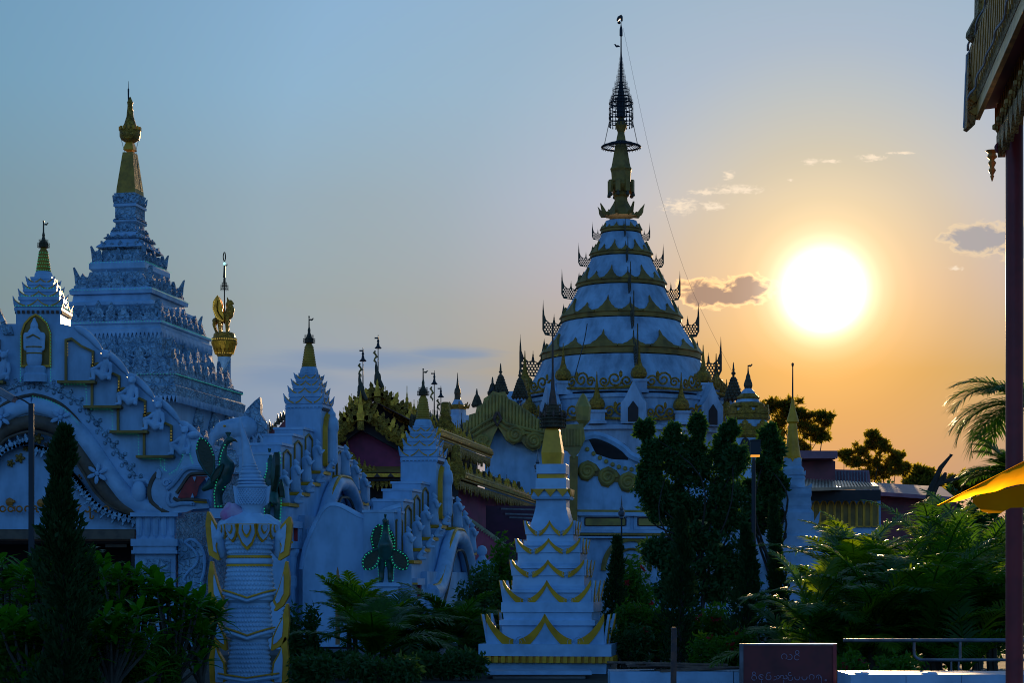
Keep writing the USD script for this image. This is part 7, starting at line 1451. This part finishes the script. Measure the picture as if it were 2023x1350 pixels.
def pavilion_corner():
    """Maroon post and carved gilt eave of the pavilion at the right edge."""
    Y = 17.0; s = Y / F; T = Thing('pavilion_corner', 'carved old-gold pavilion eave on a round maroon post, at the right edge', 'pavilion', P(2004, 1350, 16.7) * [1, 1, 0])
    m = M(); r = 17 * 16.7 / F; m.lathe([(r, 0), (r, P(0, 200, 16.7)[2])], 24, (0, 0, 0)); T.part('post', m, MAT['maroon_post'], smooth=40)
    A0 = P(1926, 206, Y); d = np.array([-.40, -3.03, 0]); d /= np.linalg.norm(d); nrm = np.array([d[1], -d[0], 0]); nrm = nrm if nrm[0] > 0 else -nrm    # inward
    at = lambda u, inn, dz: A0 + d * u + nrm * inn + np.array([0, 0, dz])
    def sheet(name, u0, u1, p0, p1, mt, th=.03):
        m = M(); a, b, c, e = at(u0, *p0), at(u1, *p0), at(u1, *p1), at(u0, *p1); nn = np.cross(b - a, e - a); nn /= np.linalg.norm(nn); q = [a, b, c, e]
        m.rings([np.array(q) - nn * th / 2, np.array(q) + nn * th / 2]); T.part(name, m, mt, world=True)
    G, C = MAT['temple_gilt'], MAT['temple_carved']
    LEN = 8.0
    sheet('fascia_board', -.02, LEN, (.03, 0), (-.03, .46), C, .05)
    for k in range(64):                                            # slanting slats of the lattice panel
        u = .05 + .12 * k; m = M(); m.bar(at(u, -.02, .05), at(u + .16, -.05, .42), .03, .016, up=nrm); T.part('slat', m, MAT['temple_gilt'], world=True)
    for dz, nm in ((.02, 'light_tube'), (.47, 'light_tube')):
        m = M(); c = [at(u, -.06 - .012 * math.sin(u * 9), dz + .012 * math.sin(u * 7)) for u in np.linspace(0, LEN, 60)]; m.tube(c, .010, 6); T.part(nm, m, MAT['pale_concrete'], world=True)
    sheet('soffit', 0.0, LEN, (.04, -.03), (.62, .02), MAT['roof_maroon'], .04); sheet('lower_band', .02, LEN, (.02, -.14), (.03, .0), G, .04)
    sheet('valance_board', .05, LEN, (.22, -.05), (.20, -.34), C, .05)
    for k in range(26):                                            # hanging lobes of the valance
        u = .22 + .30 * k; m = M(); o = Polygon([(-.13, 0), (.13, 0), (.12, -.08), (.05, -.15), (0, -.21), (-.05, -.15), (-.12, -.08)]); m.ext(o, -.03, .03); az = math.atan2(d[1], d[0]); p = T.part('valance_lobe', M().join(m, RZ(az), at(u, .20, -.30)), C, world=True)
        m = M(); m.tube(curl(0, -.03, .07, 1.3, 14), .012, 4); m.ell((0, -.02, -.03), (.03, .03, .03), 6); T.part('carved_scroll', M().join(m, RZ(az), at(u, .165, -.22)), G, world=True, parent=p)
    for u in np.arange(.1, LEN, .15): m = M(); m.tube([at(u, .165, -.06), at(u, .165, -.24)], .010, 5); T.part('flute', m, G, world=True)
    sheet('ceiling', -.1, LEN, (.25, -.02), (3.5, .3), MAT['roof_maroon'], .04)
    q = lambda pts: Polygon([tuple(P(x, y, Y)[[0, 2]]) for x, y in pts])
    m = M(); m.ext(q([(1910, 106), (1919, 94), (1932, 97), (1939, 122), (1934, 170), (1930, 205), (1922, 250), (1912, 259), (1905, 256), (1907, 236), (1908, 180)]), Y - .08, Y + .04); e = T.part('end_board', m, C, world=True)
    for y in (125, 150, 175, 200, 225): m = M(); m.ext(q([(1909, y), (1922, y - 8), (1930, y), (1920, y + 8)]), Y - .11, Y - .07); T.part('carved_scale', m, G, world=True, parent=e)
    m = M(); m.tube([P(x, y, Y - .1) for x, y in ((1904, 252), (1906, 200), (1908, 150), (1911, 108), (1920, 95), (1933, 97))], .008, 6); T.part('light_tube', m, MAT['pale_concrete'], world=True)
    q = lambda pts: Polygon([tuple(P(x, y, Y - .45)[[0, 2]]) for x, y in pts])
    m = M(); m.ext(q([(1931, -20), (1930, 28), (1914, 58), (1913, 68), (1920, 76), (1934, 82), (1944, 76), (1952, 50), (1962, 20), (1975, -20)]), Y - .5, Y - .35); T.part('upper_leaf', m, C, world=True)
    m = M(); m.ext(q([(1938, -20), (1936, 28), (1926, 58), (1936, 62), (1946, 40), (1952, -20)]), Y - .54, Y - .49); T.part('upper_leaf', m, G, world=True)
    sheet('upper_roof', .3, LEN, (.05, .5), (.9, 1.6), C, .06)
    c = P(1960, 302, Y); m = M(); m.lathe([(z_, zz) for z_, zz in ((.004, -.245), (.018, -.2), (.012, -.19), (.034, -.15), (.018, -.125), (.036, -.085), (.018, -.06), (.046, -.035), (.03, -.005), (.06, .02))], 10, c); T.part('pendant', m, G, world=True, smooth=40)
    for pts in ([(1987, 296), (1974, 300), (1968, 290), (1976, 282)], [(1987, 276), (1978, 278), (1974, 270)]):
        m = M(); m.tube(bez([P(x, y, 16.75) for x, y in pts], 10), .018, 6); T.part('bracket_curl', m, MAT['maroon_post'], world=True)

pavilion_corner()
